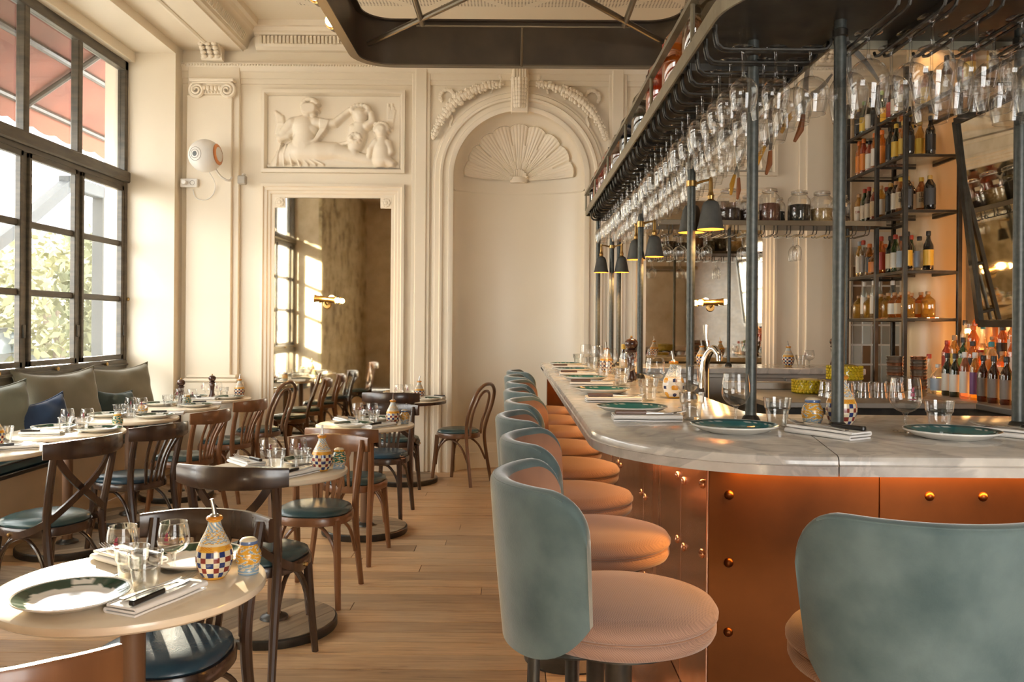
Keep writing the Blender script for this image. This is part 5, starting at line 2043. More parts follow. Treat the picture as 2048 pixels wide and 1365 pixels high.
# ================================================================== posts, hanging rack and lamps
ZR = 2.36                  # underside of the rack board
rack = thing('glass_rack', 'hanging steel glass rack with bottle shelf above the bar', 'rack', (0, 0, 0))
XA, XB = 0.60, 1.04        # left run
YA, YN = 2.18, 2.78        # near run
YG, YH = 7.05, 6.62        # far run
RO = 0.36
ZJ = 2.262                 # top of the jar shelf
out_line = [(XB, YG), (XA + 0.02, YG)] + [(XA, YG - 0.02)] + [(XA, YG - 0.5), (XA, 5.0), (XA, YA + RO + 0.02)] + rounded_corner(XA + RO, YA + RO, RO, 180, 270, 16) + [(2.95, YA)]
band_sec = [(-0.004, -0.026), (0.004, -0.026), (0.004, 0.026), (-0.004, 0.026)]
obj('outer_band', MB().sweep([(x, y_, ZR + 0.010) for x, y_ in out_line], band_sec), 'band', rack, flat=True)
in_line = [(XB, YG), (XB, 5.0), (XB, YN), (2.95, YN)]
obj('inner_band', MB().sweep([(x, y_, ZR + 0.010) for x, y_ in in_line], band_sec), 'band', rack, flat=True)
brd = MB()
brd.box(XA + 0.005, XB - 0.005, YN, YG - 0.005, ZR + 0.012, ZR + 0.028)
pc = rounded_corner(XA + RO, YA + RO, RO - 0.005, 180, 270, 16)
poly = [(XA + 0.005, YN)] + pc + [(2.95, YA + 0.005), (2.95, YN)]
brd.prism(poly, ZR + 0.012, ZR + 0.028)
obj('shelf_board', brd, 'iron_black', rack, flat=True)
hand = [(XB, YG, 0)] + [(XA, YG, 0), (XA, 5.0, 0), (XA, YA + RO, 0)] + [(x, y_, 0) for x, y_ in rounded_corner(XA + RO, YA + RO, RO, 180, 270, 16)[1:]] + [(2.95, YA, 0)]
obj('hand_rail', MB().sweep([(x, y_, 2.525) for x, y_, _ in hand], [(-0.013, -0.009), (0.013, -0.009), (0.013, 0.009), (-0.013, 0.009)]), 'band', rack, flat=True)
for y_ in (YG, 6.25, 5.4, 4.55, 3.7, 2.85):
    obj('rail_stud', MB().tube([(XA, y_, ZR + 0.03), (XA, y_, 2.52)], 0.008, 8), 'band', rack)
for x in (1.2, 1.9, 2.6):
    for y_ in (YA,):
        obj('rail_stud', MB().tube([(x, y_, ZR + 0.03), (x, y_, 2.52)], 0.008, 8), 'band', rack)
for y_ in (3.05, 4.35, 5.65, 6.85):
    obj('cross_bar', MB().box(XA, XB, y_ - 0.02, y_ + 0.02, ZR - 0.014, ZR + 0.012), 'iron_black', rack, flat=True)
for x in (1.25, 1.95, 2.65):
    obj('cross_bar', MB().box(x - 0.02, x + 0.02, YA, YN, ZR - 0.014, ZR + 0.012), 'iron_black', rack, flat=True)
# wire hangers of the left run: bent rods reaching across the run
ZW = 2.288
wire = MB().tube([(0.0, 0, 0.075), (0.0, 0, 0.045), (0.006, 0, 0.018), (0.022, 0, 0.003), (0.045, 0, 0.0), (0.32, 0, 0.0), (0.345, 0, 0.004), (0.357, 0, 0.018), (0.36, 0, 0.035)], 0.0052, 6).mesh('hanger_wire')
wys = []
y_ = 2.62
while y_ < 6.95:
    wys.append(y_)
    for q in (0.0, 0.026):
        obj('hanger_wire', wire, 'iron_black', rack, loc=(XA + 0.025, y_ + q, ZW))
    y_ += 0.128
# near run: hooks along Y
wire2 = MB().tube([(0, 0.0, 0.075), (0, 0.0, 0.03), (0, 0.012, 0.006), (0, 0.035, 0.0), (0, 0.42, 0.0), (0, 0.445, 0.006), (0, 0.455, 0.02)], 0.0052, 6).mesh('hanger_wire')
wxs = [1.03, 1.155, 1.28, 1.405, 1.53, 1.655]
for x in wxs:
    for q in (0.0, 0.03):
        obj('hanger_wire', wire2, 'iron_black', rack, loc=(x + q, YA + 0.07, ZW))
wire3 = MB().tube([(0, 0.0, 0.075), (0, 0.0, 0.03), (0, 0.012, 0.006), (0, 0.035, 0.0), (0, 0.30, 0.0), (0, 0.325, 0.006), (0, 0.335, 0.02)], 0.004, 6).mesh('hanger_wire')
jsh = thing('jar_shelf', 'dark steel jar shelf with hanging wires over the far run of the bar', 'shelf', (0, 0, 0))
obj('board', MB().cbox(XB - 0.02, 2.93, YH, YG - 0.04, ZJ - 0.03, ZJ, 0.003), 'iron_black', jsh, flat=True)
obj('edge_strip', MB().cbox(XB - 0.02, 2.93, YH - 0.008, YH - 0.001, ZJ - 0.036, ZJ + 0.004, 0.002), 'truss_rod', jsh, flat=True)
for k in range(17):
    for q in (0.0, 0.028):
        obj('hanger_wire', wire3, 'iron_black', jsh, loc=(1.12 + 0.104 * k + q, YH + 0.03, ZJ - 0.10))

posts = [(0.79, 2.79, 0), (1.005, 2.60, 0), (1.60, 2.66, 0), (0.79, 3.75, 0), (0.785, 5.21, 0), (0.785, 6.74, 0), (0.70, 6.98, 0), (0.865, 6.92, 0), (1.78, 6.95, 1), (2.72, 6.86, 1)]
pn = ['left of the two at the rounded bar corner', 'right of the two at the rounded bar corner', 'at the right picture edge', 'second along the row of stools', 'third along the row of stools', 'fourth along the row of stools',
      'farthest left, before the niche edge', 'farthest of the group before the slim pilaster', 'in front of the right wall mirror', 'at the end of the far run']
post_objs = []
for (x, y_, far_), lab in zip(posts, pn):
    p_ = thing('rack_post', 'dark grey steel post on the bar, %s' % lab, 'post', (x, y_, BZ), group='posts of the glass rack')
    r_ = 0.0185 if not far_ else 0.014
    obj('tube', MB().tube([(0, 0, 0.012), (0, 0, (ZR - BZ + 0.012) if not far_ else ZJ - BZ - 0.03)], r_, 16), 'iron', p_)
    obj('foot_flange', MB().lathe([(r_, 0.03), (r_ + 0.006, 0.026), (r_ + 0.014, 0.010), (r_ + 0.016, 0.0), (0, 0.0)], 20), 'iron_black', p_)
    if not far_:
        obj('collar', MB().lathe([(r_, 0), (r_ + 0.005, 0.004), (r_ + 0.005, 0.022), (r_, 0.026)], 16, (0, 0, ZR - BZ - 0.04)), 'iron_black', p_)
    post_objs.append(p_)


def bell_lamp():
    """shade hangs below the brass joint; origin at the clamp"""
    t = thing('bell_lamp')
    obj('clamp', MB().lathe([(0.019, -0.014), (0.024, -0.012), (0.024, 0.012), (0.019, 0.014)], 14), 'brass', t)
    obj('arm', MB().tube([(0.0, -0.02, 0.0), (0.0, -0.055, 0.008), (0.0, -0.085, 0.012)], 0.006, 8), 'brass', t)
    obj('wing_nut', MB().cbox(-0.012, 0.012, -0.094, -0.084, 0.004, 0.022, 0.003), 'brass', t, flat=True)
    obj('stem', MB().lathe([(0.006, 0.012), (0.009, 0.0), (0.010, -0.04), (0.013, -0.055), (0.016, -0.06), (0.013, -0.075), (0.022, -0.085)], 12, (0, -0.088, 0)), 'brass', t)
    pr = [(0.020, -0.083), (0.030, -0.088), (0.038, -0.105), (0.047, -0.150), (0.054, -0.190), (0.060, -0.208), (0.0585, -0.2085), (0.051, -0.188), (0.044, -0.150), (0.035, -0.108)]
    obj('shade', MB().lathe(pr[:7], 28, (0, -0.088, 0)), 'lampshade', t, angle=60)
    obj('shade_lining', MB().lathe(pr[6:] + [(0.0, -0.098)], 28, (0, -0.088, 0)), 'shade_in', t, angle=60)
    obj('bulb', MB().ball((0, -0.088, -0.165), 0.019, 14, 9, sz=1.3), 'bulb', t)
    return t


LP = Proto(tag(bell_lamp(), 'lamp', 'lamp'))
lamps = [(0.79, 3.75, 2.06, R(60), 'nearest of the row, before the second post'), (0.79, 3.75, 2.06, R(168), 'behind the nearest lamp on the second post'),
         (0.785, 5.21, 2.06, R(62), 'on the third post, camera side'), (0.785, 5.21, 2.05, R(190), 'on the third post, far side'),
         (0.785, 6.74, 2.06, R(55), 'on the fourth post, camera side'), (0.785, 6.74, 2.06, R(-80), 'on the fourth post, niche side')]
for x, y_, z, rz, lab in lamps:
    LP.put((x, y_, z), rz, 'dark bell lamp with brass joint %s' % lab, 'bell lamps on the rack posts')
    d = Vector((0, -0.088, 0))
    d.rotate(Matrix.Rotation(rz, 3, 'Z'))
    pl_ = bpy.data.lights.new('bell_lamp_light', 'SPOT')
    pl_.energy = 14.0
    pl_.color = (1.0, 0.58, 0.22)
    pl_.spot_size = R(110)
    pl_.spot_blend = 0.5
    pl_.shadow_soft_size = 0.02
    po = bpy.data.objects.new('bell_lamp_light', pl_)
    po.location = (x + d.x, y_ + d.y, z - 0.195)
    COL.objects.link(po)

# ---- glasses hanging in the rack
def hang(proto, x, y_, z, label, group, tilt=0.0):
    proto.put((x, y_, z), (PI + tilt, 0, rnd.uniform(0, 6)), label, group)


HG1 = Proto(tag(wine_glass(0.044, 0.105, 0.090, 0.034, 0.036, 'hanging_wine_glass', 22), 'g', 'wine glass'))
HG2 = Proto(tag(wine_glass(0.054, 0.120, 0.085, 0.043, 0.039, 'hanging_wine_glass', 22), 'g', 'wine glass'))
HG3 = Proto(tag(wine_glass(0.036, 0.120, 0.080, 0.030, 0.034, 'hanging_wine_glass', 20), 'g', 'wine glass'))
HG4 = Proto(tag(wine_glass(0.060, 0.155, 0.075, 0.046, 0.040, 'hanging_wine_glass', 24), 'g', 'wine glass'))
GH = 'glasses hanging in the rack'
rowname = ['outer', 'middle', 'inner']
for i in range(len(wys)):
    ym = wys[i] + 0.013
    for j, x in enumerate((0.705, 0.816, 0.927)):
        if i < 2 and j == 0 and rnd.random() < 0.5:
            continue
        pr_ = rnd.choice([HG1, HG1, HG2, HG3]) if i > 1 else HG2 if j == 2 else HG1
        hang(pr_, x + rnd.uniform(-0.008, 0.008), ym + rnd.uniform(-0.002, 0.002), ZW + 0.0095, 'wine glass hanging in the left rack, %s row, %s slot from the camera' % (rowname[j], ORD[i]), GH, rnd.uniform(-0.03, 0.03))
for i in range(len(wxs)):
    xm = wxs[i] + 0.015
    for j, y_ in enumerate((2.36, 2.49, 2.62)):
        if i == 0 and j == 0:
            continue
        hang(rnd.choice([HG4, HG4, HG2]), xm + rnd.uniform(-0.003, 0.003), y_, ZW + 0.0095, 'wine glass hanging over the bar front, %s row, %s from left' % (['near', 'middle', 'far'][j], ORD[i]), GH, rnd.uniform(-0.03, 0.03))
for k in range(12):
    if k in (5, 6, 9, 10):
        continue
    for j, y_ in enumerate((6.76, 6.86)):
        hang(HG1 if k < 8 else HG3, 1.12 + 0.014 + 0.104 * k, y_, ZJ - 0.0925, 'small wine glass hanging below the jar shelf, %s row, %s from left' % (['near', 'far'][j], ORD[k]), 'glasses hanging below the jar shelf')

# ---- big flasks on the rack shelf
def flask(name, col, m_glass, lab_col, r_=0.118, h_=0.33, cap_=None):
    t = thing(name)
    pr_ = [(0, 0), (r_ * 0.9, 0), (r_, 0.015), (r_, h_ * 0.55), (r_ * 0.92, h_ * 0.70), (r_ * 0.55, h_ * 0.86), (r_ * 0.34, h_ * 0.92), (r_ * 0.34, h_)]
    obj('body', MB().lathe(pr_, 28), m_glass, t, angle=60)
    obj('cap', MB().lathe([(r_ * 0.37, h_ - 0.01), (r_ * 0.37, h_ + 0.022), (0, h_ + 0.024)], 18), cap_ or 'iron_black', t)
    return t


def tint(name, c, body=0.0, bc=None):
    M[name] = glass(name, c, 0.3, edge=0.75, body=body, body_col=bc)
    return name


tint('amber_liquid', (0.85, 0.34, 0.05), 0.35, (0.62, 0.20, 0.02))
tint('red_liquid', (0.85, 0.12, 0.04), 0.5, (0.60, 0.07, 0.015))
tint('smoke_glass', (0.75, 0.72, 0.62))
tint('dark_blue_glass', (0.16, 0.20, 0.28), 0.3, (0.03, 0.05, 0.09))
tint('rose_glass', (0.80, 0.50, 0.42), 0.2, (0.45, 0.18, 0.13))
tint('whisky', (0.80, 0.40, 0.08), 0.35, (0.50, 0.20, 0.025))
tint('gold_spirit', (0.90, 0.62, 0.16), 0.35, (0.62, 0.36, 0.05))
tint('clear_spirit', (0.90, 0.92, 0.88), 0.08, (0.6, 0.6, 0.55))
tint('green_glass', (0.14, 0.32, 0.09), 0.4, (0.03, 0.09, 0.02))
tint('dark_green_glass', (0.06, 0.10, 0.04), 0.5, (0.012, 0.022, 0.010))
tint('brown_glass', (0.22, 0.09, 0.03), 0.5, (0.05, 0.02, 0.008))
tint('black_glass', (0.05, 0.045, 0.04), 0.6, (0.010, 0.009, 0.008))
tint('red_spirit', (0.75, 0.20, 0.08), 0.45, (0.45, 0.07, 0.02))
tint('orange_spirit', (0.92, 0.38, 0.06), 0.45, (0.70, 0.22, 0.02))
for nm_, c in (('lab_white', (0.72, 0.68, 0.60)), ('lab_cream', (0.66, 0.55, 0.36)), ('lab_red', (0.42, 0.05, 0.03)), ('lab_yellow', (0.68, 0.45, 0.06)), ('lab_black', (0.03, 0.028, 0.026)),
               ('lab_orange', (0.70, 0.23, 0.03)), ('lab_purple', (0.23, 0.10, 0.26)), ('lab_green', (0.20, 0.36, 0.06)), ('lab_grey', (0.26, 0.22, 0.19)), ('lab_blue', (0.36, 0.43, 0.52)),
               ('cap_gold', (0.50, 0.33, 0.09)), ('cap_red', (0.45, 0.06, 0.03)), ('cap_cork', (0.50, 0.30, 0.15)), ('cap_teal', (0.03, 0.20, 0.24)), ('cap_white', (0.7, 0.68, 0.64)), ('cap_orange', (0.68, 0.18, 0.03))):
    M[nm_] = pm(nm_, c, 0.4)
FL = [('smoke_glass', 'lab_blue', 'clear', 3.08), ('amber_liquid', 'lab_blue', 'amber', 3.50), ('red_liquid', 'lab_blue', 'orange-red', 3.93), ('smoke_glass', 'lab_blue', 'smoky clear', 4.42), ('dark_blue_glass', 'lab_blue', 'dark blue', 4.92),
      ('smoke_glass', 'lab_blue', 'clear glass', 5.38), ('rose_glass', 'lab_red', 'rose', 5.80), ('rose_glass', 'lab_white', 'pale rose', 6.2), ('red_liquid', 'lab_blue', 'dark red', 6.55), ('dark_blue_glass', 'lab_white', 'blue', 6.86)]
for g_, l_, w_, y_ in FL:
    f_ = flask('bottle_flask', w_, g_, l_, cap_='cap_red' if 'red' in w_ else None)
    f_.location = (0.73, y_, ZR + 0.029)
    tag(f_, 'big round %s flask on the rack shelf behind the rail' % w_, 'flask', 'flasks on the rack shelf')
lan = thing('drinking_jar', 'tall clear ribbed glass jar standing among the flasks on the rack shelf', 'jar', (0.95, 6.3, ZR + 0.029))
obj('body', MB().lathe([(0, 0), (0.055, 0), (0.06, 0.01), (0.06, 0.30), (0.055, 0.33)], 24), 'glass_thick', lan, angle=20)

# ---- storage jars on the far run
def jar(r_, h_, fill_col, fill):
    t = thing('storage_jar')
    pr_ = [(0, 0), (r_ * 0.94, 0), (r_, 0.012), (r_, h_ * 0.66), (r_ * 0.93, h_ * 0.76), (r_ * 0.66, h_ * 0.84), (r_ * 0.64, h_ * 0.92)]
    obj('glass_body', MB().lathe(pr_, 28), 'glass_thick', t, angle=60)
    obj('contents', MB().lathe([(0, 0.006), (r_ * 0.93, 0.006), (r_ * 0.955, h_ * fill * 0.98), (r_ * 0.6, h_ * fill * 1.02), (0, h_ * fill)], 24), fill_col, t)
    obj('lid', MB().lathe([(r_ * 0.70, h_ * 0.90), (r_ * 0.72, h_ * 0.93), (r_ * 0.70, h_ * 0.96), (r_ * 0.3, h_), (0, h_)], 24), 'glass_thick', t)
    obj('wire_clip', MB().tube([(r_ * 0.70 * math.cos(2 * PI * k / 20), r_ * 0.70 * math.sin(2 * PI * k / 20), h_ * 0.885) for k in range(20)], 0.004, 6, closed=True), 'steel', t)
    obj('paper_tag', MB().lathe([(r_ + 0.001, h_ * 0.55), (r_ * 0.985 + 0.002, h_ * 0.68)], 6, arc=(R(258), R(290))), 'lab_cream', t)
    return t


for nm_, a_, b_, s_ in (('coffee_beans', (0.035, 0.018, 0.010), (0.06, 0.032, 0.018), 70), ('red_beans', (0.17, 0.07, 0.04), (0.23, 0.10, 0.06), 90), ('black_seed', (0.03, 0.03, 0.022), (0.055, 0.05, 0.035), 120), ('golden_nuts', (0.42, 0.27, 0.10), (0.62, 0.44, 0.20), 60)):
    M[nm_] = pm(nm_, a_, 0.7, base2=b_, scale=s_, bump=0.8, bscale=s_)
jars = [(1.735, 0.092, 0.285, 'coffee_beans', 0.42, 'coffee beans, leftmost on the jar shelf'), (1.90, 0.072, 0.235, 'coffee_beans', 0.45, 'coffee beans, smaller and second on the jar shelf'),
        (2.065, 0.085, 0.29, 'red_beans', 0.55, 'red-brown beans on the jar shelf'), (2.165, 0.065, 0.235, 'black_seed', 0.48, 'dark seeds half hidden behind the bean jar'),
        (2.305, 0.090, 0.275, 'black_seed', 0.55, 'dark seeds right of the bean jar'), (2.49, 0.090, 0.27, 'golden_nuts', 0.45, 'golden nuts on the jar shelf'), (2.64, 0.075, 0.24, 'coffee_beans', 0.25, 'coffee beans, rightmost and nearly empty')]
for i, (x, r_, h_, fc, fi, lab) in enumerate(jars):
    j_ = jar(r_, h_, fc, fi)
    j_.location = (x, 6.80 + (0.12 if 'hidden' in lab else 0), ZJ + 0.0005)
    tag(j_, 'glass clip-top jar of %s' % lab, 'jar', 'jars on the far shelf')

# ---- hanging tongs with wooden handles
def tongs():
    t = thing('oyster_shears')
    for s in (-1, 1):
        pth = smooth_path([(s * 0.055, 0, 0.16), (s * 0.038, 0, 0.09), (0, 0.003 * s, 0.0), (-s * 0.016, 0.003 * s, -0.05)], 4)
        obj('jaw', MB().sweep(pth[::-1], [(-0.009, -0.0025), (0.009, -0.0025), (0.009, 0.0025), (-0.009, 0.0025)], up=(0, 1, 0), scale=[0.7, 1.2, 0.4]), 'steel_dull', t)
        obj('grip', MB().tube([(-s * 0.016, 0.003 * s, -0.045), (-s * 0.032, 0.003 * s, -0.10), (-s * 0.03, 0.003 * s, -0.15)], [0.008, 0.012, 0.006], 8), 'grip_yellow' if s > 0 else 'grip_red', t)
    obj('pivot', MB().lathe([(0, 0.007), (0.008, 0.006), (0.008, -0.006), (0, -0.007)], 10, axis='Y'), 'steel', t)
    return t


M['grip_yellow'] = pm('ochre_grip', (0.55, 0.27, 0.03), 0.45)
M['grip_red'] = pm('dull_brown_grip', (0.26, 0.09, 0.03), 0.45)
TG = Proto(tag(tongs(), 't', 'shears'))
for (x, y_, z, rot, lab) in ((1.05, 3.05, 2.24, (0, R(28), R(20)), 'right of the left bar post, nearest'), (1.07, 3.52, 2.21, (0, R(22), R(35)), 'behind the nearest pair'), (1.075, 4.05, 2.19, (0, R(14), R(50)), 'farthest of three'),
                             (1.075, 2.72, 2.34, (R(8), R(158), R(15)), 'handles up beside the right corner post')):
    TG.put((x, y_, z), rot, 'old shears with coloured grips hanging in the rack, %s' % lab, 'shears hanging in the rack')

# ================================================================== laid places and things on the bar
GB = 'plates laid on the bar'
BT = BZ + 0.0006
bp = [(0.445, 3.14), (0.43, 4.02), (0.425, 4.95), (0.42, 5.9), (0.42, 6.75)]
for i, (x, y_) in enumerate(bp):
    put_plate('teal', x, y_, BT, 'teal plate with white motif along the stools, %s from the camera' % ORD[i], GB)
put_plate('teal', 0.675, 2.565, BT, 'teal plate with white motif at the rounded bar corner', GB)
put_plate('teal', 1.285, 2.46, BT, 'teal plate with white motif at the right end of the bar front', GB)
for i, (x, y_) in enumerate([(0.455, 2.86), (0.425, 3.57), (0.42, 4.52), (0.415, 5.42), (0.41, 6.32)]):
    lay_napkin(x, y_, BT, R(-92 + [0, 3, -2, 2, 1][i]), 'along the stools, %s from the camera' % ORD[i], wood=True)
lay_napkin(0.935, 2.50, BT, R(32), 'right of the corner plate')
lay_napkin(1.50, 2.50, BT, R(36), 'at the right picture edge')
for i, (x, y_) in enumerate([(0.738, 2.78), (0.69, 3.33), (0.69, 4.08), (0.67, 4.88), (0.66, 5.7), (0.65, 6.5), (0.60, 6.95)]):
    WGB.put((x, y_, BT), R(150), 'stemmed wine glass on the bar by the stools, %s from the camera' % ORD[i], 'stemmed glasses on the bar')
WGB.put((1.215, 2.60, BT), R(70), 'stemmed wine glass on the bar between the two right posts', 'stemmed glasses on the bar')
for i, (x, y_) in enumerate([(0.615, 2.89), (0.585, 3.63), (0.585, 4.55), (0.57, 5.3), (0.57, 6.1), (0.53, 6.85)]):
    TUM.put((x, y_, BT), rnd.uniform(0, 6), 'faceted tumbler on the bar by the stools, %s from the camera' % ORD[i], 'tumblers on the bar')
TUM.put((0.85, 2.70, BT), 0.3, 'faceted tumbler between the two corner posts of the bar', 'tumblers on the bar')
TUM.put((1.335, 2.63, BT), 0.9, 'faceted tumbler behind the right-hand teal plate', 'tumblers on the bar')
SHY.put((0.963, 2.70, BT), 2.0, 'yellow and blue painted pot beside the right corner post', GS)
CRU.put((1.063, 2.72, BT), 1.0, 'chequered oil cruet behind the right corner post', GR)
CRW.put((0.722, 3.78, BT), 1.0, 'white and blue painted oil cruet with yellow flowers on the bar', GR)
CRU.put((0.66, 5.95, BT), 1.0, 'chequered oil cruet far along the bar by the stools', GR)
PM.put((0.705, 5.02, BT), 0, 'dark turned wooden pepper mill on the bar behind the stools', 'pepper mills', scale=1.2)
CRU.put((1.56, 6.95, BT), 1.0, 'chequered oil cruet on the far bar before the mirror', GR)
CRU.put((2.285, 6.98, BT), 2.0, 'chequered oil cruet on the far bar before the right pilaster', GR)
PM.put((2.655, 6.95, BT), 0, 'tall dark pepper mill at the right end of the far bar', 'pepper mills', scale=1.15)
WG.put((2.46, 6.98, BT), 0, 'stemmed glass on the far bar beside the cruet', 'stemmed glasses on the bar')
WG.put((1.15, 6.98, BT), 0, 'stemmed glass on the far bar behind the posts', 'stemmed glasses on the bar')
TUM.put((2.38, 6.95, BT), 0, 'faceted tumbler on the far bar beside the cruet', 'tumblers on the bar')
for i, (x, y_, cp, gc) in enumerate(((0.80, 6.1, 'lab_yellow', 'brown_glass'), (0.84, 5.8, 'lab_black', 'red_spirit'), (0.80, 5.55, 'lab_black', 'whisky'))):
    b_ = thing('bitters_bottle', ['small bitters bottle with yellow cap on the bar', 'small red bitters bottle with black cap on the bar', 'small amber bitters bottle with black cap on the bar'][i], 'bottle', (x, y_, BT), group='bitters bottles on the bar')
    obj('body', MB().lathe([(0, 0), (0.027, 0), (0.029, 0.006), (0.029, 0.10), (0.014, 0.13), (0.012, 0.165)], 16), gc, b_)
    obj('cap', MB().lathe([(0.016, 0.155), (0.016, 0.19), (0, 0.192)], 14), cp, b_)
    obj('label', MB().lathe([(0.0298, 0.02), (0.0298, 0.085)], 16), 'lab_cream', b_)

tap = thing('beer_tap', 'chrome swan-neck beer tap on the inner edge of the bar', 'tap', (0.99, 4.35, 0.93))
obj('column', MB().tube(smooth_path([(0, 0, 0), (0, 0, 0.26), (0.01, -0.02, 0.34), (0.03, -0.07, 0.38), (0.045, -0.11, 0.355), (0.048, -0.115, 0.32)], 5), [0.030, 0.024, 0.020, 0.018, 0.016], 16), 'chrome', tap)
obj('base', MB().lathe([(0, 0), (0.055, 0), (0.052, 0.012), (0.03, 0.03)], 24), 'chrome', tap)
obj('lever', MB().tube([(0.01, -0.03, 0.38), (0.0, -0.03, 0.43), (0, -0.02, 0.50)], [0.006, 0.009, 0.014], 10), 'chrome', tap)
obj('drip_shelf', MB().cbox(-0.11, 0.10, -0.10, 0.10, -0.012, 0.0, 0.004), 'steel', tap, flat=True)
obj('shelf_leg', MB().tube([(0, 0, -0.93), (0, 0, -0.01)], 0.02, 10), 'steel_dull', tap)

# ================================================================== back bar
def objm(name, me, m, parent, loc=None):
    """object that shares its mesh but has its own material"""
    o = bpy.data.objects.new(name, me)
    COL.objects.link(o)
    if not me.materials:
        me.materials.append(None)
    o.material_slots[0].link = 'OBJECT'
    o.material_slots[0].material = M[m]
    o.parent = parent
    if loc:
        o.location = loc
    return o


def bottle_shape(kind):
    r_, h_, sh, nr, sq = {'wine': (0.037, 0.30, 0.60, 0.0135, 0), 'whisky': (0.039, 0.275, 0.66, 0.0145, 0), 'tall': (0.032, 0.315, 0.66, 0.0135, 0), 'square': (0.040, 0.265, 0.68, 0.0145, 1),
                          'squat': (0.052, 0.215, 0.60, 0.015, 0), 'decanter': (0.050, 0.20, 0.62, 0.014, 1), 'bell': (0.043, 0.285, 0.42, 0.013, 0)}[kind]
    pr_ = [(0, 0), (r_ * 0.88, 0), (r_, 0.008), (r_, h_ * sh), (r_ * 0.93, h_ * (sh + 0.05)), (r_ * 0.62, h_ * (sh + 0.13)), (nr * 1.15, h_ * (sh + 0.20)), (nr, h_ * 0.90), (nr, h_ * 0.95)]
    if kind == 'bell':
        pr_ = [(0, 0), (r_ * 0.92, 0), (r_, 0.01), (r_ * 0.97, h_ * 0.40), (r_ * 0.7, h_ * 0.56), (nr * 1.2, h_ * 0.72), (nr, h_ * 0.90), (nr, h_ * 0.95)]
    n = 18
    body, lab, cap_ = MB(), MB(), MB()
    if sq:
        def ring(r, z):
            out = []
            for k in range(n):
                a = 2 * PI * k / n
                c, s = math.cos(a), math.sin(a)
                e = 0.45 if r > 0.02 else 1.0
                out.append((r * math.copysign(abs(c) ** e, c), r * math.copysign(abs(s) ** e, s), z))
            return out
        P = []
        for r, z in pr_[1:]:
            P += ring(r, z)
        body.grid(P, len(pr_) - 1, n, wrap=True)
        P = []
        for q in (0.14, sh - 0.06):
            P += [(x * 1.02, y_ * 1.02, z) for x, y_, z in ring(r_, h_ * q)]
        lab.grid(P, 2, n, wrap=True)
    else:
        body.lathe(pr_, n)
        hi_ = sh - 0.08 if kind != 'bell' else 0.36
        lab.lathe([(r_ * 1.015, h_ * 0.12), (r_ * 1.015, h_ * hi_)], n)
        if kind == 'bell':
            lab.v = [(x * 0.995, y_ * 0.995, z) for x, y_, z in lab.v]
    cap_.lathe([(nr * 1.25, h_ * 0.88), (nr * 1.3, h_ * 0.89), (nr * 1.3, h_ * 0.985), (nr * 1.1, h_), (0, h_)], 14)
    return body.mesh('bottle_body', 50), lab.mesh('bottle_label', 50), cap_.mesh('bottle_cap', 50), h_


BS = {k: bottle_shape(k) for k in ('wine', 'whisky', 'tall', 'square', 'squat', 'decanter', 'bell')}
COLN = {'amber_liquid': 'amber', 'red_liquid': 'red', 'whisky': 'whisky brown', 'gold_spirit': 'golden', 'clear_spirit': 'clear', 'green_glass': 'green', 'dark_green_glass': 'dark green', 'brown_glass': 'brown', 'black_glass': 'black',
        'red_spirit': 'red', 'orange_spirit': 'orange', 'rose_glass': 'rose', 'smoke_glass': 'smoky'}


def bottle(kind, g, lb, cp, loc, label, group, rz=0.0):
    b, l, c, h_ = BS[kind]
    t = thing('liquor_bottle', label, 'bottle', loc, rz, group)
    objm('body', b, g, t)
    if lb:
        objm('label', l, lb, t)
    objm('cap', c, cp, t)
    return t


XS, XSB = 2.95, 3.36
shelf = thing('bottle_shelf', 'tall dark iron bottle shelf with glass boards beside the column', 'shelf', (0, 0, 0))
YP = [7.44, 6.84, 6.34]
levels = [1.50, 1.86, 2.32, 2.74, 3.08]
for y_ in YP:
    for x in (XS, XSB):
        obj('upright', MB().cbox(x - 0.016, x + 0.016, y_ - 0.016, y_ + 0.016, 0.90, 3.40, 0.003), 'iron_black', shelf, flat=True)
for z in levels:
    for x in (XS, XSB):
        obj('shelf_rail', MB().cbox(x - 0.012, x + 0.012, 6.34, 7.44, z - 0.022, z, 0.002), 'iron_black', shelf, flat=True)
    for y_ in YP:
        obj('shelf_bracket', MB().cbox(XS, XSB, y_ - 0.010, y_ + 0.010, z - 0.022, z - 0.002, 0.002), 'iron_black', shelf, flat=True)
    for a, b in ((6.36, 6.82), (6.86, 7.42)):
        obj('glass_board', MB().box(XS + 0.01, XSB - 0.01, a, b, z, z + 0.006), 'glass_thick', shelf, flat=True)
for x in (XS, XSB):
    obj('shelf_rail', MB().cbox(x - 0.012, x + 0.012, 4.6, 6.34, 3.02, 3.042, 0.002), 'iron_black', shelf, flat=True)
obj('glass_board', MB().box(XS + 0.01, XSB - 0.01, 4.6, 6.33, 3.042, 3.048), 'glass_thick', shelf, flat=True)
for y_ in (4.62, 5.5):
    obj('shelf_bracket', MB().cbox(XS, XSB, y_ - 0.010, y_ + 0.010, 3.018, 3.04, 0.002), 'iron_black', shelf, flat=True)

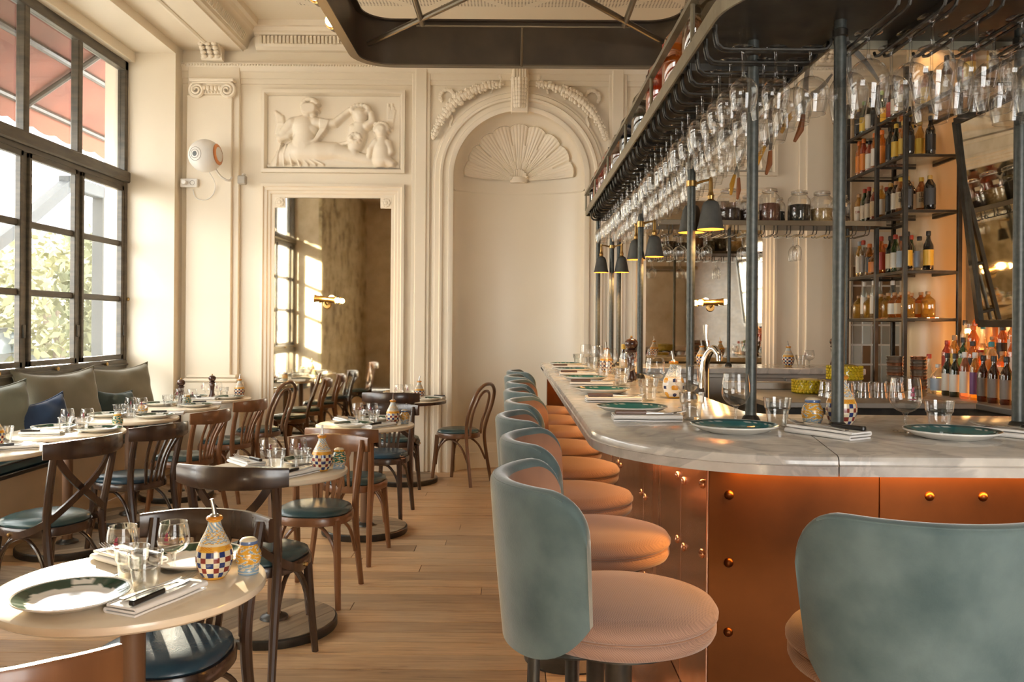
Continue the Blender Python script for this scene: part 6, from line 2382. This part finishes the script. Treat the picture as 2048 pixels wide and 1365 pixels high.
bayn = {0: 'far bay', 1: 'near bay'}
lvn = ['bottom', 'second', 'third', 'fourth', 'top']
palettes = {
    (0, 0): [('decanter', 'gold_spirit', None, 'cap_cork'), ('tall', 'clear_spirit', 'lab_white', 'cap_white')],
    (0, 1): [('tall', 'gold_spirit', 'lab_white', 'lab_blue'), ('tall', 'clear_spirit', 'lab_grey', 'cap_red'), ('whisky', 'whisky', 'lab_black', 'cap_orange'), ('squat', 'whisky', 'lab_orange', 'cap_cork'), ('tall', 'amber_liquid', 'lab_red', 'cap_red')],
    (0, 2): [('whisky', 'gold_spirit', 'lab_white', 'cap_cork'), ('wine', 'green_glass', 'lab_white', 'cap_red'), ('wine', 'brown_glass', 'lab_white', 'cap_red'), ('whisky', 'red_spirit', 'lab_cream', 'cap_gold')],
    (0, 3): [('tall', 'orange_spirit', 'lab_orange', 'cap_orange'), ('tall', 'red_spirit', 'lab_orange', 'cap_orange'), ('whisky', 'red_spirit', 'lab_white', 'lab_black'), ('tall', 'orange_spirit', 'lab_white', 'cap_orange')],
    (0, 4): [('square', 'brown_glass', 'lab_black', 'cap_gold'), ('wine', 'green_glass', 'lab_yellow', 'lab_green'), ('wine', 'dark_green_glass', 'lab_white', 'lab_black')],
    (1, 0): [('decanter', 'gold_spirit', None, 'cap_cork'), ('decanter', 'amber_liquid', 'lab_white', 'cap_cork'), ('decanter', 'orange_spirit', 'lab_cream', 'cap_cork')],
    (1, 1): [('wine', 'dark_green_glass', 'lab_cream', 'lab_black'), ('wine', 'green_glass', 'lab_white', 'cap_red'), ('whisky', 'clear_spirit', 'lab_blue', 'lab_black'), ('wine', 'black_glass', 'lab_yellow', 'lab_black'), ('wine', 'green_glass', 'lab_grey', 'cap_white')],
    (1, 2): [('square', 'black_glass', 'lab_black', 'cap_gold'), ('square', 'brown_glass', 'lab_white', 'cap_cork'), ('whisky', 'whisky', 'lab_cream', 'lab_yellow')],
    (1, 3): [('wine', 'black_glass', 'lab_black', 'lab_black'), ('wine', 'dark_green_glass', 'lab_yellow', 'lab_yellow'), ('wine', 'gold_spirit', 'lab_yellow', 'cap_gold')],
    (1, 4): [('wine', 'brown_glass', 'lab_red', 'lab_black'), ('wine', 'black_glass', 'lab_white', 'lab_black'), ('whisky', 'whisky', 'lab_cream', 'cap_gold'), ('wine', 'black_glass', 'lab_cream', 'lab_black')],
}
GBS = 'bottles on the tall shelf'
LABN = {'lab_white': 'white', 'lab_cream': 'cream', 'lab_red': 'red', 'lab_yellow': 'yellow', 'lab_black': 'black', 'lab_orange': 'orange', 'lab_purple': 'purple', 'lab_green': 'green', 'lab_grey': 'grey', 'lab_blue': 'pale blue', None: 'no'}
calli = []
for (bay, lv), pal in palettes.items():
    z = levels[lv] + 0.0065
    ya, yb = ((6.90, 7.38), (6.41, 6.78))[bay]
    for row, x in enumerate((3.03, 3.17)):
        n = (5, 4)[bay] if row == 0 else (4, 3)[bay]
        for k in range(n):
            kd, g, lb, cp = pal[(k + row) % len(pal)]
            y_ = yb - (yb - ya) * (k + 0.5 * row) / (n - 0.5)
            b_ = bottle(kd, g, lb, cp, (x + rnd.uniform(-0.01, 0.01), y_, z), '%s bottle with %s label, %s %s from the wall, %s shelf, %s' % (COLN[g], LABN[lb], ORD[k], 'in front' if row == 0 else 'behind', lvn[lv], bayn[bay]), GBS, R(-110))
            if bay == 1 and lv == 2 and lb == 'lab_cream':
                calli.append((b_, '\u5c71\u5d0e'))
            if bay == 0 and lv == 2 and k == 0 and row == 0:
                calli.append((b_, 'DRA'))
for k in range(9):
    g, lb, cp = [('whisky', 'lab_yellow', 'lab_black'), ('gold_spirit', 'lab_yellow', 'cap_gold'), ('brown_glass', 'lab_cream', 'lab_black'), ('black_glass', 'lab_red', 'lab_black')][k % 4]
    bottle('wine', g, lb, cp, (3.04 + 0.07 * (k % 2), 6.22 - 0.15 * k, 3.0485), '%s bottle with %s label on the shelf above the leaning mirror, %s along' % (COLN[g], LABN[lb], ORD[k]), GBS, R(-110))
# lettering on a few labels (flat print)
for b_, txt in calli:
    cu = bpy.data.curves.new('lettering', 'FONT')
    cu.body = txt if txt == 'DRA' else txt[0] + '\n' + txt[1]
    cu.size = 0.042 if txt != 'DRA' else 0.03
    cu.align_x = 'CENTER'
    cu.align_y = 'CENTER'
    cu.extrude = 0.0004
    tmp = bpy.data.objects.new('lettering_curve', cu)
    COL.objects.link(tmp)
    bpy.context.view_layer.update()
    me = bpy.data.meshes.new_from_object(tmp.evaluated_get(bpy.context.evaluated_depsgraph_get()))
    bpy.data.objects.remove(tmp)
    me.materials.clear()
    o = obj('lettering', me, 'lab_black' if txt != 'DRA' else 'lab_red', b_, loc=(0, -0.0415, 0.11), rz=(R(90), 0, 0))
    b_.rotation_euler = (0, 0, R(-24))

col_ = obj('column', MB().lathe([(0.235, 0.0), (0.235, 0.9), (0.225, 0.95), (0.225, 3.9), (0.26, 4.0), (0.26, 4.3)], 48), pm('golden_cream_column_paint', (0.66, 0.50, 0.30), 0.35), loc=(3.47, 6.92, 0), kind='structure')

# glazed screen at the end of the back wall
gs = thing('door_1')
gs['kind'] = 'structure'
obj('door_frame', MB().box(3.16, 3.74, YB - 0.03, YB - 0.005, 0.0, 2.35), 'white_plastic', gs, flat=True)
tints = [pm('pane_amber', (0.20, 0.11, 0.055), 0.15), pm('pane_grey', (0.36, 0.34, 0.29), 0.15), pm('pane_mist', (0.50, 0.53, 0.50), 0.15)]
for c in range(6):
    for r_ in range(10):
        pane_x = 3.185 + c * 0.092
        obj('pane', MB().cbox(pane_x, pane_x + 0.078, YB - 0.036, YB - 0.028, 0.32 + r_ * 0.19, 0.32 + r_ * 0.19 + 0.172, 0.002), tints[(c * 7 + r_ * 5 + (r_ // 2)) % 3], gs, flat=True)

# leaning mirror in a dark frame
lm = thing('leaning_mirror', 'dark framed mirror tilted forward above the back bar', 'mirror', (0, 0, 0))
tp, bo_ = Vector((3.12, 0, 2.89)), Vector((3.30, 0, 1.46))
ya, yb = 4.25, 5.95


def lmp(v, y_, off=0.0):
    p = bo_.lerp(tp, v)
    n = Vector((-(tp.z - bo_.z), 0, tp.x - bo_.x)).normalized()
    return (p.x + n.x * off, y_, p.z + n.z * off)


sq_ = [(-0.024, -0.014), (0.024, -0.014), (0.024, 0.014), (-0.024, 0.014)]
nrm_ = Vector(lmp(0, 0, 1)) - Vector(lmp(0, 0, 0))
for (p0, p1) in ((lmp(0, yb), lmp(1, yb)), (lmp(0, ya), lmp(1, ya)), (lmp(0, ya), lmp(0, yb)), (lmp(1, ya), lmp(1, yb))):
    obj('frame_bar', MB().sweep([p0, p1], sq_, up=tuple(nrm_)), 'iron_black', lm, flat=True)
gm = MB()
gm.v = [lmp(0.01, ya + 0.02, -0.004), lmp(0.01, yb - 0.02, -0.004), lmp(0.99, yb - 0.02, -0.004), lmp(0.99, ya + 0.02, -0.004), lmp(0.01, ya + 0.02, -0.012), lmp(0.01, yb - 0.02, -0.012), lmp(0.99, yb - 0.02, -0.012), lmp(0.99, ya + 0.02, -0.012)]
gm.f = [(0, 1, 2, 3), (7, 6, 5, 4), (0, 4, 5, 1), (1, 5, 6, 2), (2, 6, 7, 3), (3, 7, 4, 0)]
obj('mirror_glass', gm, 'mirror', lm, flat=True)

# back bar counter with lit steps
bb = thing('back_bar', 'grey stone back bar counter with amber lit bottle steps', 'counter', (0, 0, 0))
obj('counter_top', MB().cbox(2.93, XR - 0.01, 4.0, 6.30, 0.91, 0.95, 0.005), pm('grey_stone', (0.36, 0.34, 0.31), 0.3, base2=(0.30, 0.285, 0.26), scale=5), bb, flat=True)
obj('cabinet', MB().box(2.97, XR - 0.02, 4.0, 6.28, 0.0, 0.91), pm('grey_panel', (0.33, 0.30, 0.27), 0.5), bb, flat=True)
steps = [(3.15, 1.06), (3.26, 1.17), (3.37, 1.28)]
for i, (x, z) in enumerate(steps):
    x1 = steps[i + 1][0] if i < 2 else 3.50
    s_ = obj('step', MB().box(x, x1, 4.3, 6.25, 0.951, z), 'glow_step', bb, flat=True)
tall_cols = [[('bell', 'clear_spirit', 'lab_white', 'cap_red'), ('squat', 'clear_spirit', 'lab_blue', 'cap_white'), ('wine', 'dark_green_glass', 'lab_white', 'lab_black'), ('wine', 'dark_green_glass', 'lab_white', 'lab_black'), ('tall', 'rose_glass', 'lab_white', 'cap_white'),
              ('tall', 'gold_spirit', 'lab_purple', 'cap_white'), ('wine', 'brown_glass', 'lab_grey', 'lab_black'), ('wine', 'brown_glass', 'lab_grey', 'lab_black'), ('wine', 'brown_glass', 'lab_grey', 'lab_black'), ('wine', 'green_glass', 'lab_white', 'lab_green'), ('bell', 'clear_spirit', 'lab_green', 'cap_white')],
             [('whisky', 'red_spirit', 'lab_red', 'cap_red'), ('tall', 'gold_spirit', 'lab_yellow', 'cap_cork'), ('wine', 'green_glass', 'lab_green', 'lab_black'), ('whisky', 'orange_spirit', 'lab_black', 'lab_black'), ('decanter', 'orange_spirit', None, 'cap_cork'), ('whisky', 'clear_spirit', 'lab_orange', 'cap_teal'),
              ('squat', 'gold_spirit', 'lab_cream', 'cap_cork'), ('tall', 'amber_liquid', 'lab_white', 'cap_orange')],
             [('tall', 'clear_spirit', None, 'lab_black'), ('whisky', 'orange_spirit', 'lab_orange', 'cap_orange'), ('bell', 'clear_spirit', 'lab_red', 'cap_teal'), ('decanter', 'gold_spirit', 'lab_yellow', 'cap_cork'), ('whisky', 'amber_liquid', 'lab_black', 'lab_black'), ('tall', 'gold_spirit', 'lab_white', 'cap_teal')],
             [('whisky', 'amber_liquid', 'lab_cream', 'lab_black'), ('tall', 'clear_spirit', 'lab_white', 'cap_cork'), ('wine', 'black_glass', 'lab_orange', 'lab_black'), ('whisky', 'orange_spirit', 'lab_white', 'cap_orange'), ('decanter', 'whisky', None, 'cap_cork')]]
tiern = ['front row', 'first step', 'second step', 'top step']
for ti, pal in enumerate(tall_cols):
    x = [3.06, 3.205, 3.315, 3.43][ti]
    z = [0.9505, 1.0605, 1.1705, 1.2805][ti]
    n = [13, 13, 13, 12][ti]
    for k in range(n):
        kd, g, lb, cp = pal[k % len(pal)]
        y_ = 6.16 - 0.118 * k + [0, 0.05, 0, 0.05][ti]
        if ti == 0 and k < 2:
            y_ += 0.02
        bottle(kd, g, lb, cp, (x + rnd.uniform(-0.008, 0.008), y_, z), '%s bottle with %s label on the back bar, %s, %s from the column' % (COLN[g], LABN[lb], tiern[ti], ORD[k]), 'bottles on the back bar', R(-110))
for (y_, e) in ((5.6, 7.0), (4.8, 7.0)):
    l_ = bpy.data.lights.new('back_bar_light', 'POINT')
    l_.energy = e
    l_.color = (1.0, 0.5, 0.16)
    l_.shadow_soft_size = 0.05
    o = bpy.data.objects.new('back_bar_light', l_)
    o.location = (3.56, y_, 1.5)
    COL.objects.link(o)
l_ = bpy.data.lights.new('column_light', 'SPOT')
l_.energy = 15.0
l_.color = (1.0, 0.6, 0.28)
l_.spot_size = R(80)
l_.shadow_soft_size = 0.03
o = bpy.data.objects.new('column_light', l_)
o.location = (3.15, 6.55, 3.9)
o.rotation_euler = (R(4), R(-6), 0)
COL.objects.link(o)
cl = thing('candle_holder', 'small glowing candle in a glass beside the column', 'candle', (3.30, 6.10, 1.39))
obj('glass_cup', MB().lathe([(0, 0), (0.022, 0), (0.026, 0.07)], 16), 'glass', cl)
obj('candle', MB().lathe([(0, 0.002), (0.02, 0.002), (0.02, 0.03), (0, 0.032)], 14), 'bulb', cl)
obj('stand', MB().tube([(0, 0, -0.108), (0, 0, 0.0)], 0.012, 10), 'brass', cl)

# inner work counter with bar tools
wk = thing('work_counter', 'dark steel work counter inside the bar', 'counter', (0, 0, 0))
obj('top', MB().cbox(1.45, 2.62, 4.75, 5.75, 0.965, 1.0, 0.005), 'steel_dull', wk, flat=True)
obj('front', MB().box(1.48, 2.60, 4.80, 5.72, 0.0, 0.965), 'iron_black', wk, flat=True)
obj('splash_ledge', MB().cbox(1.45, 2.62, 5.70, 5.80, 1.0, 1.05, 0.004), 'steel_dull', wk, flat=True)


def hob_bowl(flip):
    """studded yellow glass bowl"""
    t = thing('studded_bowl')
    m = MB().lathe([(0, 0), (0.085, 0.0), (0.098, 0.012), (0.100, 0.045), (0.092, 0.085), (0.05, 0.095), (0, 0.097)], 28)
    obj('body', m, 'hob_yellow', t)
    st = MB()
    for r in range(5):
        for k in range(26):
            a = 2 * PI * (k + 0.5 * (r % 2)) / 26
            st.ball((0.0995 * math.cos(a), 0.0995 * math.sin(a), 0.012 + r * 0.017), 0.0095, 6, 4)
    obj('studs', st, 'hob_yellow', t, kind='stuff')
    return t


M['hob_yellow'] = pm('yellow_pressed_glass', (0.62, 0.46, 0.02), 0.2, coat=0.4)
HB = Proto(tag(hob_bowl(0), 'b', 'bowl'))
HB.put((1.90, 5.40, 1.001), 0, 'yellow studded glass bowl standing left of the upturned tumblers', 'yellow studded bowls')
HB.put((2.02, 5.12, 1.104), 0, 'yellow studded glass bowl on top of the upturned tumblers', 'yellow studded bowls')
for k in range(10):
    i, j = k % 5, k // 5
    TUM.put((1.92 + 0.10 * i, 5.07 + 0.10 * j, 1.001 + 0.0945), (PI, 0, 0.3 * k), 'upturned tumbler on the work counter, %s row, %s from left' % (['near', 'far'][j], ORD[i]), 'upturned tumblers')
tin = MB().lathe([(0, 0.0), (0.040, 0.0), (0.045, 0.004), (0.050, 0.022), (0.052, 0.024), (0.049, 0.024), (0.043, 0.006), (0, 0.004)], 24).mesh('cup')
for s_ in range(2):
    for k in range(12):
        t = thing('tin_cup', 'small tin cup in the %s stack on the work counter, %s from below' % (['left', 'right'][s_], ORD[k]), 'cup', (2.40 + 0.125 * s_, 5.28 - 0.05 * s_, 1.001 + 0.0202 * k), group='stacked tin cups')
        objm('cup', tin, 'steel' if (k + s_) % 3 else 'copper_bright', t)

# ================================================================== wall sconces on the mirrors
def sconce():
    t = thing('wall_sconce')
    cone = [(0.026, 0.0), (0.024, 0.03), (0.032, 0.085), (0.038, 0.10), (0.036, 0.10), (0.028, 0.08), (0.0, 0.06)]
    for s in (-1, 1):
        m = MB().lathe(cone, 24, axis='X')
        if s < 0:
            m.xf(Matrix.Rotation(PI, 4, 'Z'))
        obj('cup', m.xf(Matrix.Translation((0, -0.11, 0))), 'brass', t, angle=50)
        obj('bulb', MB().ball((s * 0.118, -0.11, 0), 0.026, 14, 8), 'bulb', t)
    obj('arm', MB().tube(smooth_path([(0, -0.11, 0), (0, -0.08, -0.035), (0, -0.02, -0.05), (0, 0.0, -0.05)], 4), 0.007, 8), 'brass', t)
    obj('wall_rose', MB().lathe([(0, -0.014), (0.035, -0.012), (0.042, 0.0)], 24, (0, 0, -0.05), axis='Y'), 'brass', t)
    return t


SCN = Proto(tag(sconce(), 's', 'wall lamp'))
for x, lab, tilt in ((-1.80, 'brass double wall lamp with glowing bulbs on the left wall mirror', 0.08), (1.90, 'brass double wall lamp with glowing bulbs on the right wall mirror', -0.03)):
    SCN.put((x, YB - 0.013, 1.66), (0, tilt, 0), lab, 'mirror wall lamps')
    l_ = bpy.data.lights.new('sconce_light', 'POINT')
    l_.energy = 5.0
    l_.color = (1.0, 0.55, 0.2)
    l_.shadow_soft_size = 0.03
    o = bpy.data.objects.new('sconce_light', l_)
    o.location = (x, YB - 0.19, 1.68)
    COL.objects.link(o)

# ================================================================== hanging ceiling frame
cf = thing('ceiling_frame', 'dark steel rounded frame with cross rods hanging below the ceiling', 'ceiling frame', (0, 0, 0))
XF0, XF1, YF0, YF1, ZF0, ZF1, RF = -1.12, 1.20, 2.1, 6.06, 3.295, 3.605, 0.26
ringp = rounded_corner(XF1 - RF, YF1 - RF, RF, 0, 90, 10) + rounded_corner(XF0 + RF, YF1 - RF, RF, 90, 180, 10) + rounded_corner(XF0 + RF, YF0 + RF, RF, 180, 270, 10) + rounded_corner(XF1 - RF, YF0 + RF, RF, 270, 360, 10)
zc_ = (ZF0 + ZF1) / 2
hz = (ZF1 - ZF0) / 2
obj('side_band', MB().sweep([(x, y_, zc_) for x, y_ in ringp], [(-0.006, -hz), (0.006, -hz), (0.006, hz), (-0.006, hz)], closed=True), 'truss', cf, angle=40)
obj('bottom_flange', MB().sweep([(x, y_, ZF0 - 0.004) for x, y_ in ringp], [(-0.03, -0.005), (0.03, -0.005), (0.03, 0.005), (-0.03, 0.005)], closed=True), 'truss_rod', cf, angle=40)
obj('top_flange', MB().sweep([(x, y_, ZF1 + 0.004) for x, y_ in ringp], [(-0.05, -0.005), (0.03, -0.005), (0.03, 0.005), (-0.05, 0.005)], closed=True), 'truss', cf, angle=40)
zr = 3.42
for p0, p1 in (((-1.05, 5.98), (0.98, 3.65)), ((1.10, 5.98), (-0.95, 3.4)), ((-1.05, 2.2), (0.98, 4.4)), ((1.10, 2.2), (-0.95, 4.4))):
    obj('diagonal_rod', MB().tube([(p0[0], p0[1], zr), (p1[0], p1[1], zr)], 0.019, 10), 'truss_rod', cf)
for x in (-0.62, 0.72):
    obj('long_rod', MB().tube([(x, 5.58, zr), (x, 2.6, zr)], 0.019, 10), 'truss_rod', cf)
obj('tie_rod', MB().tube([(-0.66, 5.58, zr - 0.01), (0.76, 5.58, zr - 0.01)], 0.007, 8), 'truss_rod', cf)
obj('drop_rod', MB().tube([(0.045, 5.58, zr - 0.01), (0.045, 5.80, zr - 0.03), (0.045, 6.04, zr - 0.13)], 0.010, 8), 'truss_rod', cf)
for x in (XF0, XF1):
    for y_ in (2.6, 5.2):
        obj('hanger', MB().tube([(x, y_, ZF1), (x, y_, ZC)], 0.008, 8), 'truss_rod', cf)
for k, y_ in enumerate((5.33, 4.90)):
    t = thing('frame_lamp', 'glowing bulb in a dark cup on the left side of the ceiling frame, %s' % ['farther one', 'nearer one'][k], 'lamp', (XF0 - 0.045, y_, 3.335), group='lamps on the ceiling frame')
    obj('cup', MB().lathe([(0, 0.10), (0.026, 0.10), (0.030, 0.08), (0.042, 0.0), (0.040, 0.0), (0.022, 0.06), (0, 0.06)], 20, axis='Y'), 'truss', t)
    obj('bulb', MB().ball((0, -0.035, 0), 0.036, 16, 10), 'bulb', t)
    obj('bracket', MB().tube([(0.0, 0.05, 0.0), (0.045, 0.05, 0.0)], 0.012, 8), 'truss', t)

# ================================================================== speaker, socket box and sensor on the corner pilaster
spk = thing('ball_speaker', 'white ball loudspeaker with a copper side disc on the corner pilaster', 'speaker', (-2.885, 7.83, 2.985))
obj('shell', MB().ball((0, 0, 0), 0.152, 36, 20), 'white_plastic', spk)
fd = Vector((-0.30, -0.92, -0.05)).normalized()
qr = fd.to_track_quat('Z', 'Y').to_matrix().to_4x4()
m = MB()
for r_ in (0.062, 0.040):
    m.tube([(r_ * math.cos(2 * PI * k / 32), r_ * math.sin(2 * PI * k / 32), math.sqrt(0.152 ** 2 - r_ * r_) + 0.0005) for k in range(32)], 0.0022, 5, closed=True)
obj('driver_ring', m.xf(qr), 'steel_dull', spk)
m = MB().lathe([(0, 0.153), (0.022, 0.152), (0.024, 0.148)], 20)
obj('grille', m.xf(qr), 'iron', spk)
m = MB().lathe([(0.095, 0.118), (0.100, 0.125), (0.085, 0.134), (0.02, 0.138), (0, 0.138)], 32).xf(Vector((0.98, -0.08, 0.08)).normalized().to_track_quat('Z', 'Y').to_matrix().to_4x4())
obj('side_disc', m, pm('copper_film', (0.65, 0.27, 0.12), 0.25, metal=0.9), spk)
obj('bracket', MB().tube(smooth_path([(0.06, 0.08, -0.10), (0.10, 0.14, -0.17), (0.16, 0.18, -0.20), (0.17, 0.235, -0.16)], 4), 0.010, 8), 'white_plastic', spk)
obj('cable', MB().tube(smooth_path([(-0.01, 0.12, -0.12), (0.02, 0.2, -0.22), (0.0, 0.22, -0.32), (-0.08, 0.225, -0.38), (-0.17, 0.225, -0.36), (-0.20, 0.225, -0.28)], 6), 0.004, 6), 'white_plastic', spk)
sb = thing('socket_box', 'white surface socket box with plug at the wall corner by the speaker', 'socket', (-3.115, YB - 0.078, 2.765))
obj('box', MB().cbox(-0.082, 0.082, -0.035, 0.0, -0.042, 0.042, 0.006), 'white_plastic', sb, flat=True)
obj('plug', MB().lathe([(0, -0.05), (0.02, -0.048), (0.024, -0.03), (0.024, 0.0)], 16, (-0.03, -0.035, 0.0), axis='Y'), 'white_plastic', sb)
obj('outlet', MB().lathe([(0.024, -0.002), (0.020, -0.002), (0.016, 0.006), (0, 0.006)], 18, (0.035, -0.035, 0), axis='Y'), 'steel_dull', sb)
sn = thing('wall_sensor', 'small grey sensor box on a swivel mount left of the mirror', 'sensor', (-2.60, YB - 0.05, 2.80))
obj('housing', MB().cbox(-0.040, 0.040, -0.10, -0.04, -0.05, 0.035, 0.01), pm('grey_plastic', (0.42, 0.38, 0.32), 0.5), sn, flat=True)
obj('mount', MB().tube([(0, 0, 0.06), (0.0, -0.05, 0.05), (0, -0.06, 0.02)], 0.012, 8), 'white_plastic', sn)

# ================================================================== outside the windows
gr = obj('ground', MB().box(-40, XW - 0.12, -30, 60, -0.14, -0.10), pm('pale_paving', (0.42, 0.40, 0.37), 0.9), flat=True)
gr['kind'] = 'structure'
aw = thing('awning', 'rust red awning on a grey frame outside the upper panes', 'awning', (0, 0, 0))
fab = MB()
fab.grid([(x, y_, z) for (x, z) in ((-3.86, 4.34), (-4.4, 4.06), (-5.05, 3.70), (-5.05, 3.69), (-4.4, 4.05), (-3.86, 4.33)) for y_ in (1.0, 14.0)], 6, 2)
obj('fabric', fab, pm('rust_canvas', (0.15, 0.045, 0.026), 0.85, base2=(0.11, 0.034, 0.02), scale=3), aw)
val = []
for k in range(121):
    yy = 1.0 + 13.0 * k / 120
    val += [(-5.05, yy, 3.70), (-5.052, yy, 3.47 - 0.035 * abs(math.sin(k * PI / 4)))]
obj('valance', MB().grid(val, 121, 2), pm('rust_canvas_edge', (0.17, 0.055, 0.03), 0.85), aw)
for (x, z) in ((-4.05, 4.22), (-4.45, 4.00), (-5.02, 3.67)):
    obj('frame_tube', MB().tube([(x, 1.0, z), (x, 14.0, z)], 0.035, 8), 'iron_black', aw)
for y_ in (5.0, 6.7, 8.4, 10.1):
    obj('awning_arm', MB().tube([(-3.86, y_, 4.30), (-5.02, y_ + 0.25, 3.66)], 0.030, 8), 'iron_black', aw)
M['out_steel'] = pm('grey_painted_steel', (0.030, 0.036, 0.040), 0.6)
pg = thing('street_frame', 'grey steel post and brace standing on the pavement', 'street frame', (0, 0, 0))
obj('post', MB().cbox(-5.08, -4.94, 10.1, 10.24, -0.1, 3.05, 0.01), 'out_steel', pg, flat=True)
obj('beam', MB().cbox(-5.08, -4.94, 9.35, 10.24, 2.92, 3.06, 0.01), 'out_steel', pg, flat=True)
obj('brace', MB().sweep([(-5.01, 9.45, 2.99), (-5.01, 8.75, 2.55), (-5.01, 7.7, 1.95)], [(-0.06, -0.06), (0.06, -0.06), (0.06, 0.06), (-0.06, 0.06)]), 'out_steel', pg, flat=True)
obj('post', MB().cbox(-5.08, -4.94, 7.62, 7.76, -0.1, 2.0, 0.01), 'out_steel', pg, flat=True)


def foliage(name, label, c, rx, ry, rz_, n, col, seed, size=0.10):
    r2 = np.random.RandomState(seed)
    t = thing(name, label, 'tree', (c[0], c[1], -0.1), group='street trees')
    m = MB()
    for k in range(n):
        d = r2.normal(size=3)
        d /= np.linalg.norm(d)
        q = r2.uniform(0.45, 1.0)
        p = Vector((d[0] * rx * q, d[1] * ry * q, c[2] + d[2] * rz_ * q))
        a, b = Vector(r2.normal(size=3)).normalized(), Vector(r2.normal(size=3)).normalized()
        b = (b - a * a.dot(b)).normalized()
        s = size * r2.uniform(0.6, 1.3)
        i = len(m.v)
        m.v += [tuple(p - a * s), tuple(p - b * s * 0.5), tuple(p + a * s), tuple(p + b * s * 0.5)]
        m.f.append((i, i + 1, i + 2, i + 3))
    obj('foliage', m, col, t, flat=True, kind='stuff')
    obj('trunk', MB().tube([(0, 0, 0), (0.05, 0.02, c[2] * 0.6), (0, 0.05, c[2])], [0.14, 0.10, 0.04], 8), 'bark', t)
    return t


M['leaf'] = pm('yellow_green_leaf', (0.16, 0.165, 0.075), 0.7, base2=(0.27, 0.26, 0.15), scale=1.5)
M['leaf2'] = pm('soft_green_leaf', (0.055, 0.065, 0.032), 0.7, base2=(0.13, 0.14, 0.075), scale=1.5)
M['bark'] = pm('grey_bark', (0.16, 0.13, 0.10), 0.9)
foliage('street_tree', 'leafy climbing tree behind the grey post outside the right casement', (-5.95, 12.4, 1.7), 0.7, 1.1, 1.45, 1300, 'leaf2', 3, 0.09)
foliage('street_tree', 'yellow-green street tree outside the middle casement', (-8.7, 16.0, 1.9), 1.5, 1.9, 1.3, 1300, 'leaf', 4, 0.12)
foliage('street_tree', 'pale street tree far behind the parked car', (-10.6, 19.0, 2.4), 1.6, 2.2, 1.3, 900, 'leaf', 5, 0.12)

# parked car
car = thing('parked_car', 'pale car parked on the street outside', 'car', (-9.6, 14.3, -0.1), R(8))
side = [(-2.1, 0.30), (-2.12, 0.62), (-1.95, 0.80), (-1.15, 0.90), (-0.55, 1.36), (0.75, 1.40), (1.45, 0.98), (2.05, 0.90), (2.12, 0.60), (2.08, 0.30)]
cbm = MB()
P = []
for (yy, zz) in side:
    inn = 0.0 if zz < 0.95 else 0.16
    for x in (-0.86 + inn, -0.80 + inn, 0.80 - inn, 0.86 - inn):
        P.append((x, yy, zz + (0.02 if abs(x) < 0.81 else 0)))
cbm.grid(P, len(side), 4, wrap=True)
obj('car_body', cbm, pm('pale_car_paint', (0.30, 0.33, 0.34), 0.25), car)
for s in (-1, 1):
    obj('side_window', MB().prism([(-0.95, 0.95), (-0.48, 1.30), (0.70, 1.33), (1.20, 1.0)], s * 0.735 - 0.012, s * 0.735 + 0.012, axis='X'), 'car_glass', car) if False else None
    wv = MB()
    q = [(-1.02, 0.95), (-0.50, 1.31), (0.72, 1.34), (1.25, 1.0)]
    wv.v = [(s * (0.866 - 0.16 * (zz - 0.90) / 0.40), yy, zz) for yy, zz in q] + [(s * (0.84 - 0.16 * (zz - 0.90) / 0.40), yy, zz) for yy, zz in q]
    wv.f = [(0, 1, 2, 3), (7, 6, 5, 4), (0, 4, 5, 1), (1, 5, 6, 2), (2, 6, 7, 3), (3, 7, 4, 0)]
    obj('side_window', wv, pm('car_glass', (0.10, 0.12, 0.13), 0.1), car, flat=True)
    for yy in (-1.30, 1.32):
        wh = MB().lathe([(0, -0.10), (0.20, -0.10), (0.31, -0.08), (0.31, 0.08), (0.20, 0.10), (0, 0.10)], 24, (s * 0.78, yy, 0.31), axis='X')
        obj('wheel', wh, 'black_plastic', car)
# pale facade across the street
fc = thing('street_facade', 'pale apartment facade across the street', 'building', (-17.5, 0, 0))
obj('wall', MB().box(-0.4, 0, 2, 42, -0.1, 6.4), pm('pale_stone', (0.55, 0.50, 0.44), 0.9), fc, flat=True)
wpane = pm('facade_window', (0.16, 0.17, 0.18), 0.2)
for c in range(12):
    for r_ in range(2):
        wo = obj('window', MB().cbox(0.0, 0.08, 4 + c * 3.0, 5.3 + c * 3.0, 0.9 + r_ * 2.9, 3.1 + r_ * 2.9, 0.02), 'white_plastic', fc, flat=True)
        obj('window_pane', MB().box(0.08, 0.09, 4.12 + c * 3.0, 5.18 + c * 3.0, 1.02 + r_ * 2.9, 2.98 + r_ * 2.9), wpane, wo, flat=True)
